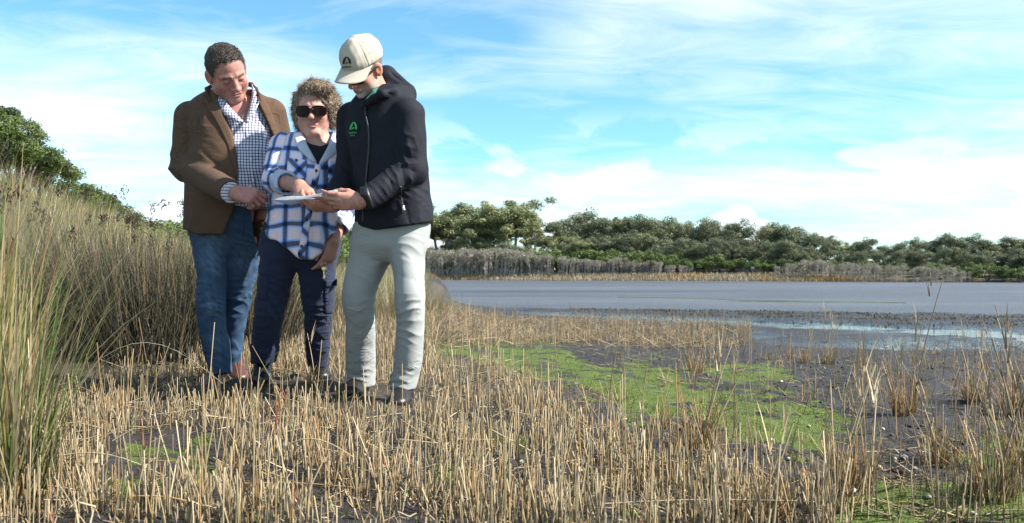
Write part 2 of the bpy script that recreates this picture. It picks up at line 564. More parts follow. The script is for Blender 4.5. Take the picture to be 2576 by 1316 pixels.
class Head:
    """head-local frame: x to the side, y forward, z up; origin between the ears"""
    def __init__(s, c, yaw, pitch, roll, scale, wide=1.0, jowl=0.0, nose=1.0, mouth_open=0.0, lids=0.5, stern=0.0):
        s.c = np.asarray(c, np.float32); s.M = head_frame(yaw, pitch, roll); s.s = scale
        s.wide = wide
        E, C, B = s_ell, s_cone, s_box
        def face(q):
            qa = q.copy(); qa[:, 0] = np.abs(qa[:, 0])
            d = E((0, -0.012, 0.038), (0.077, 0.098, 0.088))(q)
            d = smin(d, E((0, 0.03, -0.028), (0.063, 0.060, 0.084))(q), 0.03)
            d = smin(d, E((0.030, 0.016, -0.062), (0.034 + 0.012 * jowl, 0.045, 0.040))(qa), 0.03)
            d = smin(d, E((0, 0.066, -0.098), (0.026, 0.022, 0.020))(q), 0.022)
            if jowl:
                d = smin(d, E((0, 0.03, -0.108), (0.05, 0.05, 0.028 * jowl))(q), 0.03)
            d = smin(d, E((0.040, 0.058, -0.026), (0.024, 0.022, 0.022))(qa), 0.022)          # cheekbones
            d = smin(d, C((0.012, 0.087, 0.027), (0.046, 0.070, 0.024), 0.008, 0.007)(qa), 0.016)  # brow ridge
            d = smax(d, -E((0.032, 0.100 - 0.002 * stern, 0.004), (0.022, 0.019, 0.0145))(qa), 0.010)           # sockets
            d = smin(d, E((0.031, 0.0735, 0.003), (0.0165, 0.0145, 0.0135))(qa), 0.004)         # lids and balls
            if lids < 1:
                d = smax(d, -C((0.019, 0.0895, -0.003), (0.044, 0.083, -0.004), 0.0016, 0.0016)(qa), 0.002)
            d = smin(d, C((0, 0.086, 0.016), (0, 0.112, -0.026), 0.008, 0.0125 * nose)(q), 0.012)
            d = smin(d, E((0, 0.111, -0.029), (0.014 * nose, 0.014, 0.012))(q), 0.008)
            d = smin(d, E((0.014 * nose, 0.098, -0.032), (0.009, 0.012, 0.009))(qa), 0.006)
            d = smax(d, -E((0.0075, 0.108, -0.0415), (0.0042, 0.006, 0.004))(qa), 0.003)
            d = smin(d, C((-0.018, 0.0872, -0.063), (0.018, 0.0872, -0.063), 0.0056, 0.0056)(q), 0.008)
            d = smin(d, E((0, 0.0882, -0.0735), (0.018, 0.009, 0.0070))(q), 0.008)
            d = smax(d, -E((0, 0.099, -0.068), (0.026, 0.010, 0.0018 + 0.004 * mouth_open))(q - np.array([0, 0, 0.0], np.float32) + np.stack([q[:, 0] * 0, q[:, 0] * 0, 9.0 * stern * q[:, 0] ** 2], 1)), 0.003)
            if stern:
                d = smax(d, -C((0.0055, 0.0925, 0.020), (0.0065, 0.0900, 0.036), 0.0013, 0.0013)(qa), 0.004)     # frown
                for zz in (0.050, 0.062):
                    d = smax(d, -C((0, 0.0905, zz), (0.034, 0.0795, zz + 0.003), 0.0010, 0.0010)(qa), 0.004)
                d = smax(d, -C((0.020, 0.0885, -0.014), (0.042, 0.0775, -0.016), 0.0012, 0.0012)(qa), 0.005)     # bags under the eyes
            d = smax(d, -C((0.023, 0.094, -0.036), (0.033, 0.082, -0.064), 0.0022, 0.0022)(qa), 0.008)   # smile lines
            # ears
            Me = np.array([[0.92, 0.38, 0], [-0.38, 0.92, 0.12], [0, -0.12, 1]])
            er = E((0.081, -0.006, -0.004), (0.009, 0.021, 0.034), Me)(qa)
            er = smax(er, -E((0.092, 0.002, 0.0), (0.009, 0.011, 0.019), Me)(qa), 0.005)
            return smin(d, er, 0.006)
        s.face = face
    def loc(s, P):
        q = ((P - s.c) @ s.M.T / s.s).astype(np.float32)
        q[:, 0] /= s.wide
        return q
    def wor(s, q):
        q = np.array(q, np.float32).reshape(-1, 3).copy(); q[:, 0] *= s.wide
        return (q * s.s @ s.M + s.c).astype(np.float32)
    def f(s, P):
        return s.face(s.loc(P)) * s.s
    def wrap(s, g):
        return lambda P: g(s.loc(P)) * s.s

def skin_colours(q, base, lip, ruddy=0.5, brow=None, beard=None, brow_amt=1.0, seed=3):
    n = len(q)
    c = np.tile(np.array(base, np.float32), (n, 1))
    qa = q.copy(); qa[:, 0] = np.abs(qa[:, 0])
    def blend(mask, col):
        nonlocal c
        c = c * (1 - mask[:, None]) + np.array(col, np.float32) * mask[:, None]
    red = (base[0] * 1.02, base[1] * 0.70, base[2] * 0.66)
    blend(ruddy * np.clip(gauss(qa, (0.042, 0.075, -0.03), 0.028) + gauss(q, (0, 0.118, -0.028), 0.022) + gauss(qa, (0.083, -0.01, 0), 0.03), 0, 1), red)
    v = vnoise(q, 0.03, seed, 3)
    c *= (1 + 0.13 * v)[:, None]
    v2 = np.clip(vnoise(q, 0.018, seed + 4, 2), 0, 1)
    blend(0.35 * ruddy * v2, red)
    blend(0.4 * gauss(qa, (0.032, 0.085, -0.012), 0.014), (base[0] * 0.72, base[1] * 0.58, base[2] * 0.62))
    if beard is not None:
        col, amt = beard
        m = np.exp(-(np.clip(q[:, 2] + 0.060, 0, 1) / 0.018) ** 2) * np.clip((q[:, 1] - 0.0) / 0.03, 0, 1)
        m *= 1 - 0.9 * gauss(q, (0, 0.10, -0.070), 0.014)
        m = np.maximum(m, 0.75 * gauss(q, (0, 0.10, -0.050), 0.013))
        m = np.clip(m * (0.75 + 0.4 * vnoise(q, 0.012, 5, 2)), 0, 1)
        blend(amt * m, col)
    lipm = np.exp(-(q[:, 0] / 0.024) ** 4) * np.exp(-((q[:, 2] + 0.068) / 0.0105) ** 4) * (q[:, 1] > 0.07)
    blend(0.75 * lipm, lip)
    if brow is not None:
        zc = 0.0255 - 0.006 * np.clip((qa[:, 0] - 0.03) / 0.02, 0, 2) ** 2
        m = np.exp(-((q[:, 2] - zc) / 0.0062) ** 2) * np.clip((qa[:, 0] - 0.009) / 0.006, 0, 1) * np.clip((0.053 - qa[:, 0]) / 0.01, 0, 1) * (q[:, 1] > 0.04)
        m *= 0.75 + 0.35 * vnoise(q, 0.006, 9, 1)
        blend(np.clip(brow_amt * m, 0, 1), brow)
    # lash line
    m = np.exp(-((q[:, 2] + 0.0035) / 0.0026) ** 2) * np.clip((qa[:, 0] - 0.017) / 0.004, 0, 1) * np.clip((0.046 - qa[:, 0]) / 0.004, 0, 1) * (q[:, 1] > 0.06)
    blend(0.9 * m, (0.03, 0.018, 0.015))
    m = np.exp(-((q[:, 2] + 0.068 + 0.0) / 0.0022) ** 2) * np.exp(-(q[:, 0] / 0.022) ** 4) * (q[:, 1] > 0.07)
    blend(0.5 * m, (0.10, 0.03, 0.03))
    return c

def hand_sdf(w, d, dorsal, thumb, curls, spread=(8, 2, -3, -9), scale=1.0, tdirs=None, tbase=None):
    """w wrist; d towards the knuckles; dorsal = out of the back of the hand; thumb = side of the thumb.
    curls: four triples of joint bends in degrees"""
    d = nrm(d); n = nrm(dorsal - d * np.dot(dorsal, d)); u = nrm(np.cross(d, n)); u = u if np.dot(u, thumb) > 0 else -u
    S = scale; w = np.asarray(w, float)
    offs = (0.029, 0.0095, -0.010, -0.028); LL = (0.092, 0.095, 0.089, 0.080)
    ph = [(0.044, 0.027, 0.022), (0.048, 0.031, 0.023), (0.044, 0.029, 0.022), (0.034, 0.021, 0.020)]
    rr = [(0.0102, 0.0094, 0.0085, 0.0072), (0.0105, 0.0096, 0.0086, 0.0073), (0.0101, 0.0092, 0.0083, 0.0070), (0.0090, 0.0082, 0.0074, 0.0062)]
    palm, fingers, pts = [], [], [w]
    palm.append(s_ell(w + d * 0.05 * S - n * 0.008 * S, np.array((0.036, 0.048, 0.016)) * S, np.stack([u, d, n])))
    for i in range(4):
        k = w + (d * LL[i] + u * offs[i]) * S - n * abs(offs[i]) * 0.12 * S
        palm.append(s_cone(w + (d * 0.012 + u * offs[i] * 0.55) * S, k, 0.0155 * S, 0.0125 * S))
        a = math.radians(spread[i]); dd = d * math.cos(a) + u * math.sin(a)
        ang = 0; p = k; chain = [k]
        for j in range(3):
            ang += math.radians(curls[i][j])
            p = p + (dd * math.cos(ang) - n * math.sin(ang)) * ph[i][j] * S
            chain.append(p)
        pts += chain
        fingers.append(s_chain(chain, [r * S for r in rr[i]], 0.004))
    if tdirs is None: tdirs = ((0.75, 0.6, -0.25), (0.9, 0.35, -0.2), (0.95, 0.1, -0.25))
    p = w + (d * 0.018 + u * 0.024 - n * 0.008) * S; chain = [p]
    for (a, b, c), L in zip(tdirs, (0.044, 0.034, 0.028)):
        v = nrm(d * a + u * b + n * c); p = p + v * L * S; chain.append(p)
    pts += chain
    fingers.append(s_chain(chain, [0.0150 * S, 0.0122 * S, 0.0105 * S, 0.0080 * S], 0.006))
    pf = s_union(palm, 0.016)
    def f(P):
        dd_ = fingers[0](P)
        for g in fingers[1:]: dd_ = smin(dd_, g(P), 0.0015)
        return smin(pf(P), dd_, 0.010)
    return f, np.array(pts, np.float32)

def polysd(px_, py_, poly):
    """signed distance in frame units, negative inside the outline"""
    P = np.stack([px_, py_], 1); poly = np.asarray(poly, float); n = len(poly)
    d = np.full(len(P), 1e18); inside = np.zeros(len(P), bool)
    for i in range(n):
        a = poly[i]; b = poly[(i + 1) % n]; e = b - a; w = P - a
        t = np.clip((w @ e) / (e @ e), 0, 1)
        d = np.minimum(d, ((w - t[:, None] * e) ** 2).sum(1))
        c = ((a[1] <= P[:, 1]) & (b[1] > P[:, 1])) | ((b[1] <= P[:, 1]) & (a[1] > P[:, 1]))
        with np.errstate(divide='ignore', invalid='ignore'):
            xi = a[0] + (P[:, 1] - a[1]) / (b[1] - a[1]) * e[0]
        inside ^= c & (P[:, 0] < xi)
    return np.where(inside, -1, 1) * np.sqrt(d)

def s_outline(poly, d0, y0, y1):
    """an outline drawn on the front of a garment, pushed through between depths y0 and y1"""
    poly = np.asarray(poly, float)
    # outline as metres in a plane at depth d0 (sight lines diverge only slightly over a garment)
    def f(P):
        k = FOC / np.maximum(P[:, 1], 0.5)
        d = polysd(FW / 2 + P[:, 0] * k, HOR - (P[:, 2] - CAMZ) * k, poly) * d0 / FOC
        return np.maximum(d, np.maximum(y0 - P[:, 1], P[:, 1] - y1)).astype(np.float32)
    return f

def garment(name, f, lo, hi, h, mat, parent, disp=None, uvfun=None, colfun=None, it=1):
    V, F = mesh_sdf(f, lo, hi, h)
    V = relax(V, F, it)
    if disp is not None:
        N = sdf_normals(f, V, 0.006)
        V = V + N * disp(V, N)[:, None].astype(np.float32)
    at = {}
    if uvfun: at['uvw'] = uvfun(V)
    if colfun: at['col'] = colfun(V)
    me = fast_mesh(name, V, F, True, at)
    return wplace(name, me, mat, parent)

def tube_mesh(name, pts, rad, mat, parent, ns=8, closed_ends=True):
    pts = np.asarray(pts, float); n = len(pts)
    rad = np.full(n, rad) if np.isscalar(rad) else np.asarray(rad)
    T = np.gradient(pts, axis=0); T /= np.linalg.norm(T, axis=1, keepdims=True) + 1e-9
    ref = np.array([0, 0, 1.0]) if abs(T[0, 2]) < 0.9 else np.array([1.0, 0, 0])
    U = np.cross(T, ref); U /= np.linalg.norm(U, axis=1, keepdims=True) + 1e-9
    W = np.cross(T, U)
    a = np.linspace(0, 2 * np.pi, ns, endpoint=False)
    R = pts[:, None] + rad[:, None, None] * (np.cos(a)[None, :, None] * U[:, None] + np.sin(a)[None, :, None] * W[:, None])
    V = R.reshape(-1, 3); F = grid_faces(n, ns, 0, True)
    V = np.concatenate([V, pts[[0, -1]]])
    k = n * ns
    j = np.arange(ns); j2 = (j + 1) % ns
    F = np.concatenate([F, np.stack([j2, j, np.full(ns, k), np.full(ns, k)], 1), np.stack([(n - 1) * ns + j, (n - 1) * ns + j2, np.full(ns, k + 1), np.full(ns, k + 1)], 1)])
    bm = bmesh.new()
    vs = [bm.verts.new(v) for v in V]
    for q in F:
        ids = list(dict.fromkeys(int(i) for i in q))
        if len(ids) >= 3:
            try: bm.faces.new([vs[i] for i in ids])
            except ValueError: pass
    for fc in bm.faces: fc.smooth = True
    bmesh.ops.recalc_face_normals(bm, faces=bm.faces)
    me = bpy.data.meshes.new(name); bm.to_mesh(me); bm.free()
    return wplace(name, me, mat, parent)

def hair_locks(name, roots, dirs, length, width, curl, cols, mat, parent, seg=5, seed=1, grav=(0, 0, -1), gk=0.3, nor=None):
    """many thin tapering ribbons; roots (n,3), dirs (n,3)"""
    r = np.random.default_rng(seed)
    n = len(roots)
    d = dirs / (np.linalg.norm(dirs, axis=1, keepdims=True) + 1e-9)
    L = length * r.uniform(0.6, 1.3, n)
    pts = np.zeros((n, seg + 1, 3)); pts[:, 0] = roots
    cur = d.copy(); ax = r.normal(size=(n, 3)); ax /= np.linalg.norm(ax, axis=1, keepdims=True)
    for i in range(seg):
        cur = cur + gk * np.array(grav) * (1.0 / seg) * 2 + np.cross(ax, cur) * curl * r.uniform(0.3, 1.2, (n, 1))
        cur /= np.linalg.norm(cur, axis=1, keepdims=True)
        pts[:, i + 1] = pts[:, i] + cur * (L / seg)[:, None]
    T = np.gradient(pts, axis=1)
    side = np.cross(T, r.normal(size=(n, 1, 3))); side /= np.linalg.norm(side, axis=2, keepdims=True) + 1e-9
    w = width * r.uniform(0.6, 1.3, (n, 1, 1)) * np.array([0.8, 1, 1, 0.9, 0.6, 0.12, 0.1])[:seg + 1][None, :, None]
    A = pts + side * w; Bp = pts - side * w
    V = np.stack([A, Bp], 2).reshape(-1, 3)
    base = (np.arange(n) * (seg + 1) * 2)[:, None]
    k = np.arange(seg)[None] * 2
    F = np.stack([base + k, base + k + 1, base + k + 3, base + k + 2], -1).reshape(-1, 4)
    ci = np.asarray(cols, np.float32)[r.integers(0, len(cols), n)] * r.uniform(0.75, 1.25, (n, 1))
    C = np.repeat(ci, (seg + 1) * 2, 0)
    me = fast_mesh(name, V, F, True, {'col': C})
    return tag(wplace(name, me, mat, parent), kind='stuff')

def shoe(name, heel, toe, width, height, mat, sole_mat, parent, shaft=None):
    """leather boot with a separate welted sole, along heel -> toe on the ground"""
    heel = np.asarray(heel, float); toe = np.asarray(toe, float); d = toe - heel; L = np.linalg.norm(d); d /= L
    s = nrm(np.cross((0, 0, 1), d)); up = np.array((0, 0, 1.0)); M = np.stack([d, s, up])
    hw = width / 2
    parts = [s_ell(heel + d * 0.24 * L + up * 0.045, (0.25 * L, hw * 0.86, 0.05), M),
             s_ell(heel + d * 0.55 * L + up * 0.038, (0.30 * L, hw * 0.95, 0.045), M),
             s_ell(heel + d * 0.76 * L + up * 0.032, (0.24 * L, hw * 1.02, 0.034), M),
             s_cone(heel + d * 0.20 * L + up * 0.05, heel + d * 0.16 * L + up * height, 0.040, 0.045),
             s_cone(heel + d * 0.30 * L + up * 0.075, heel + d * 0.62 * L + up * 0.052, 0.036, 0.026)]
    u = s_union(parts, 0.03)
    f = lambda P: np.maximum(u(P), (heel[2] + 0.014) - P[:, 2]).astype(np.float32)
    lo, hi = bounds([heel - d * 0.06, toe + d * 0.03, heel + up * (height + 0.05), heel - up * 0.01], hw + 0.03)
    def disp(P, N):
        t = (P - heel) @ d / L
        return 0.0022 * np.sin(t * 95 + 3 * vnoise(P, 0.08, 4, 1)) * np.exp(-((t - 0.58) / 0.10) ** 2) * (N[:, 2] > 0.1)
    o = garment(name, f, lo, hi, 0.005, mat, parent, disp)
    g = s_union([s_ell(heel + d * 0.25 * L, (0.27 * L, hw * 0.92, 0.3), M), s_ell(heel + d * 0.70 * L, (0.32 * L, hw * 1.08, 0.3), M)], 0.05)
    fs = lambda P: np.maximum(g(P), np.maximum(heel[2] - P[:, 2], P[:, 2] - heel[2] - 0.016)).astype(np.float32)
    garment('sole', fs, lo - 0.005, hi, 0.005, sole_mat, o, it=0)
    return o

def button_at(p, nvec, r, mat, parent):
    n = nrm(nvec); a = nrm(np.cross(n, (0.3, 0.2, 1))); b = np.cross(n, a)
    t = np.linspace(0, 2 * np.pi, 10, endpoint=False)
    ring = np.asarray(p) + r * (np.cos(t)[:, None] * a + np.sin(t)[:, None] * b)
    V = np.concatenate([ring, ring * 0.25 + np.asarray(p) * 0.75 + n * 0.0022, ring + n * 0.002])
    k = np.arange(10); k2 = (k + 1) % 10
    F = np.concatenate([np.stack([k, k2, k2 + 20, k + 20], 1), np.stack([k + 20, k2 + 20, k2 + 10, k + 10], 1)])
    me = fast_mesh('button', V, F, True)
    return wplace('button', me, mat, parent)

# ------------------------------------------------------------------ cloth materials
def weave_mat(name, stops_u, stops_v, pu, pv, rough=0.85, bscale=900):
    """two striped thread systems crossing: the average of a warp and a weft colour"""
    mt, t, b = material(name)
    uv = t.new('ShaderNodeSeparateXYZ'); t.put(uv.inputs[0], t.attr('uvw', 'Vector'))
    cu = t.ramp(t.m('FRACT', t.m('DIVIDE', uv.outputs[0], pu)), stops_u, 'LINEAR')
    cv = t.ramp(t.m('FRACT', t.m('DIVIDE', uv.outputs[1], pv)), stops_v, 'LINEAR')
    gm = t.new('ShaderNodeGamma'); gm.inputs[1].default_value = 0.5
    t.put(gm.inputs[0], t.mix(1.0, cu, cv, 'MULTIPLY'))
    c = gm.outputs[0]
    n = t.noise(t.geo(), 60, 3, 0.6)
    c = _scale(t, c, t.m('MULTIPLY_ADD', n, 0.2, 0.9))
    t.put(b.inputs['Base Color'], c)
    b.inputs['Roughness'].default_value = rough
    b.inputs['Specular IOR Level'].default_value = 0.2
    b.inputs['Sheen Weight'].default_value = 0.15
    bump(t, b, t.noise(t.geo(), 45, 3, 0.6), 0.25, 0.006)
    return mt

def stripe_stops(items, edge=0.012):
    """items: (start, colour) around one period -> soft-edged ramp stops"""
    st = []
    for i, (p, c) in enumerate(items):
        if i > 0: st.append((max(p - edge, 0), items[i - 1][1]))
        st.append((p, c))
    return st

skin_mat = {}
def make_skin(name, rough=0.5):
    mt = simple_mat(name, None, rough, 0.16, 70, 260, 0.5, 0.003, 0.35, attr='col', sss=0.10)
    return mt
M_skin = make_skin('skin')
M_hair = simple_mat('hair', None, 0.7, 0.2, 200, None, spec=0.18, attr='col')
M_tweed = simple_mat('brown_wool', (0.084, 0.050, 0.032), 0.95, 0.22, 260, 600, 0.35, 0.002, 0.12, sheen=0.04, crease=0.005, cscale=6.0)
M_tweed_d = simple_mat('brown_wool_edge', (0.074, 0.042, 0.025), 0.95, 0.2, 260, 600, 0.35, 0.002, 0.15)
M_check = weave_mat('navy_check_cotton',
                    stripe_stops([(0.0, (0.56, 0.56, 0.60)), (0.62, (0.035, 0.035, 0.09)), (0.98, (0.56, 0.56, 0.60))], 0.06),
                    stripe_stops([(0.0, (0.56, 0.56, 0.60)), (0.62, (0.035, 0.035, 0.09)), (0.98, (0.56, 0.56, 0.60))], 0.06), 0.0150, 0.0150)
_pink, _blu, _lb, _nav, _wh = (0.74, 0.58, 0.63), (0.08, 0.22, 0.70), (0.42, 0.55, 0.80), (0.010, 0.014, 0.038), (0.75, 0.72, 0.76)
M_plaid = weave_mat('pink_blue_plaid',
                    stripe_stops([(0.0, _pink), (0.20, _wh), (0.225, _pink), (0.46, _lb), (0.55, _blu), (0.61, _nav), (0.81, _blu), (0.87, _lb), (0.95, _pink)]),
                    stripe_stops([(0.0, _pink), (0.20, _wh), (0.225, _pink), (0.46, _lb), (0.55, _blu), (0.61, _nav), (0.81, _blu), (0.87, _lb), (0.95, _pink)]), 0.098, 0.098)
M_plaid_in = simple_mat('pale_shirt_lining', (0.38, 0.42, 0.50), 0.9, 0.12, 40, 60, 0.2, 0.004)
M_black_tee = simple_mat('black_cotton', (0.012, 0.012, 0.014), 0.9, 0.2, 40, 60, 0.2)
M_softshell = simple_mat('black_softshell', (0.0085, 0.0098, 0.0155), 0.8, 0.15, 30, 700, 0.2, 0.001, 0.22, crease=0.0018, cscale=6.0)
M_softshell_d = simple_mat('black_trim', (0.008, 0.008, 0.011), 0.45, 0.1, 30, None, spec=0.5)
M_navy = simple_mat('navy_drill', (0.012, 0.018, 0.044), 0.85, 0.2, 30, 500, 0.2, 0.001, 0.25, sheen=0.05, crease=0.006, cscale=8.0)
M_chino = simple_mat('pale_chino', (0.275, 0.286, 0.280), 0.9, 0.07, 12, 500, 0.2, 0.001, 0.2, crease=0.0028, cscale=7.0)
M_brown_leather = simple_mat('brown_leather', (0.085, 0.030, 0.020), 0.33, 0.3, 30, 120, 0.2, 0.002, 0.5)
M_black_leather = simple_mat('black_leather', (0.016, 0.014, 0.015), 0.35, 0.3, 30, 120, 0.2, 0.002, 0.5)
M_sole = simple_mat('rubber_sole', (0.02, 0.017, 0.014), 0.8, 0.3, 30)
M_cap = simple_mat('cap_cotton', (0.40, 0.36, 0.30), 0.92, 0.08, 25, 500, 0.25, 0.001, 0.2)
M_print_black = simple_mat('black_embroidery', (0.012, 0.014, 0.022), 0.8, 0.1, 60)
M_print_green = simple_mat('green_embroidery', (0.06, 0.42, 0.10), 0.7, 0.1, 60)
M_green = simple_mat('green_polo', (0.035, 0.12, 0.09), 0.9, 0.1, 30)
M_dark_button = simple_mat('dark_button', (0.02, 0.02, 0.03), 0.3, 0.0)
M_pale_button = simple_mat('pale_button', (0.7, 0.7, 0.72), 0.3, 0.0)
M_steel = simple_mat('nickel', (0.55, 0.53, 0.48), 0.3, 0.1, 40)
M_steel.node_tree.nodes['Principled BSDF'].inputs['Metallic'].default_value = 1.0
M_brass = simple_mat('brass', (0.62, 0.50, 0.22), 0.3, 0.1, 40)
M_brass.node_tree.nodes['Principled BSDF'].inputs['Metallic'].default_value = 1.0
M_lens = simple_mat('dark_lens', (0.009, 0.003, 0.0035), 0.22, 0.0, spec=0.14)
M_frame = simple_mat('dark_frame', (0.014, 0.006, 0.006), 0.3, 0.0, spec=0.3)

def denim_mat():
    mt, t, b = material('blue_denim')
    pos = t.geo()
    w = t.attr('col')                                     # washed-out places
    n = t.noise(pos, 14, 5, 0.65)
    n2 = t.noise(pos, 260, 2, 0.6)
    base = t.mix(n, (0.022, 0.048, 0.092), (0.046, 0.086, 0.150))
    base = t.mix(t.m('MULTIPLY', w, t.m('MULTIPLY_ADD', n, 0.8, 0.5)), base, (0.17, 0.26, 0.37))
    base = _scale(t, base, t.m('MULTIPLY_ADD', n2, 0.6, 0.7))
    t.put(b.inputs['Base Color'], base)
    b.inputs['Roughness'].default_value = 0.9
    b.inputs['Specular IOR Level'].default_value = 0.2
    bump(t, b, t.noise(pos, 60, 4, 0.6), 0.3, 0.005)
    return mt
M_denim = denim_mat()

def sleeve_uv(P, a, e, w):
    """coordinates along and around a bent sleeve shoulder-elbow-wrist"""
    a, e, w = [np.asarray(q, np.float32) for q in (a, e, w)]
    t1, d1 = seg_t(P, a, e); t2, d2 = seg_t(P, e, w)
    L1 = np.linalg.norm(e - a); L2 = np.linalg.norm(w - e)
    low = d2 < d1
    v = np.where(low, L1 + t2 * L2, t1 * L1)
    ax1 = nrm(e - a); ax2 = nrm(w - e)
    def ang(ax, o):
        r1 = nrm(np.cross(ax, (0.2, 0.9, 0.1))); r2 = np.cross(ax, r1)
        q = P - o
        return np.arctan2(q @ r2, q @ r1)
    u = np.where(low, ang(ax2, e), ang(ax1, a)) * 0.085
    return u, v
# ================================================================== terrain
def sstep(a, b, x):
    t = np.clip((x - a) / (b - a), 0, 1); return t * t * (3 - 2 * t)

WATER_Z = -0.42
def dune_edge(y): return -2.55 - 0.19 * (y - 6.0)
def far_shore(x): return 182.0 - 0.72 * np.clip(x + 14.0, 0, 200)
_tw = [(np.random.default_rng(90 + i).normal(size=2), np.random.default_rng(190 + i).uniform(0, 6.28)) for i in range(40)]
def n2(x, y, wl, s=0, oct_=3):
    out = 0; amp = 1; tot = 0
    for o in range(oct_):
        for i in range(4):
            v, p = _tw[(s * 7 + o * 4 + i) % 40]
            v = v / np.linalg.norm(v) * 2 * np.pi / wl * (0.8 + 0.15 * i)
            out = out + amp * 0.5 * np.sin(x * v[0] + y * v[1] + p + 0.7 * np.sin((x * v[1] - y * v[0]) * 0.6 + p))
        tot += amp; amp *= 0.5; wl *= 0.47
    return out / tot

def ground_z(x, y):
    x = np.asarray(x, float); y = np.asarray(y, float)
    left = sstep(0.6, -1.6, x + 0.02 * (y - 8) + 0.07 * np.clip(y - 14, 0, 400))
    s = sstep(4.3, 15.5, y + 0.55 * x)
    tid = WATER_Z + 0.062 + 0.0 * x                                   # level of the flats
    z = (1 - left) * s * (tid + 0.02 * n2(x, y, 2.2, 3)) + left * 0.02
    # small relief of the mud and litter
    near = sstep(30, 8, y)
    z = z + near * (0.016 * n2(x, y, 0.7, 1) + 0.011 * n2(x, y, 0.17, 2, 2)) * (1 - 0.4 * s)
    # channel with standing water, then the bar, then the open water
    cy = 22.0 - 0.98 * (x - 1.4)
    ch = np.exp(-((y - cy) / (0.85 + 0.10 * np.clip(x, 0, 8))) ** 2) * sstep(-0.8, 1.6, x) * sstep(12.5, 9.0, x)
    z = z - ch * 0.10 * (1 + 0.5 * n2(x, y, 1.6, 4))
    wet2 = np.exp(-(((x - 6.4) / 2.4) ** 2 + ((y - 12.6) / 1.2) ** 2)); z = z - 0.055 * wet2
    edge = 27.0 - 0.32 * np.clip(x, -5, 12) - 0.06 * np.clip(x - 6, 0, 20) ** 1.3
    z = np.where(y > edge - 2, z - (1 - left) * 0.40 * sstep(edge - 1.3, edge + 5.0, y), z)
    # left bank and dune
    e = np.clip(dune_edge(y) - x, 0, 60)
    rise = (0.45 - 0.012 * np.clip(y - 13, 0, 12)) * e * sstep(4.5, 9.0, y) * sstep(46, 20, y)
    rise = np.minimum(rise, 4.6 + 0.3 * n2(x, y, 6, 5))
    bank = 0.22 * sstep(-0.8, -2.6, x + 0.05 * (y - 10)) * sstep(6.5, 9.5, y)
    z = z + bank + rise + 0.10 * n2(x, y, 2.2, 6) * np.clip(rise, 0, 1)
    z = z + 0.052 * np.exp(-(((x + 1.12) / 0.42) ** 2 + ((y - 4.62) / 0.40) ** 2))     # the tussocky rise the woman stands on
    # left of the water the land stays dry behind the dune
    # far shore
    f = y - far_shore(x)
    z = np.where(f > 0, np.maximum(z, -0.45 + 0.95 * sstep(0, 7, f) + 0.07 * np.clip(f - 8, 0, 60) * (0.6 + 0.4 * sstep(60, 0, x))), z)
    return z

PXPOLY_MOSS = [[(1080, 884), (1240, 872), (1420, 884), (1470, 926), (1690, 928), (1760, 972), (1900, 990), (2060, 1022), (2130, 1090), (2060, 1130), (1900, 1120), (1760, 1075), (1600, 1050), (1500, 1000), (1400, 950), (1200, 905)],
               [(2160, 1225), (2330, 1215), (2576, 1240), (2640, 1340), (2100, 1340)], [(2380, 1130), (2576, 1120), (2576, 1165), (2400, 1170)], [(1780, 930), (1960, 925), (2000, 955), (1850, 962)],
               [(330, 1120), (540, 1110), (560, 1200), (480, 1290), (300, 1300), (260, 1200)], [(1180, 1090), (1330, 1080), (1340, 1150), (1220, 1160)], [(1100, 1150), (1200, 1170), (1180, 1240), (1080, 1220)], [(1560, 1280), (1720, 1290), (1700, 1330), (1540, 1330)]]
def to_px(x, y, z):
    return FW / 2 + x / y * FOC, HOR - (z - CAMZ) / y * FOC

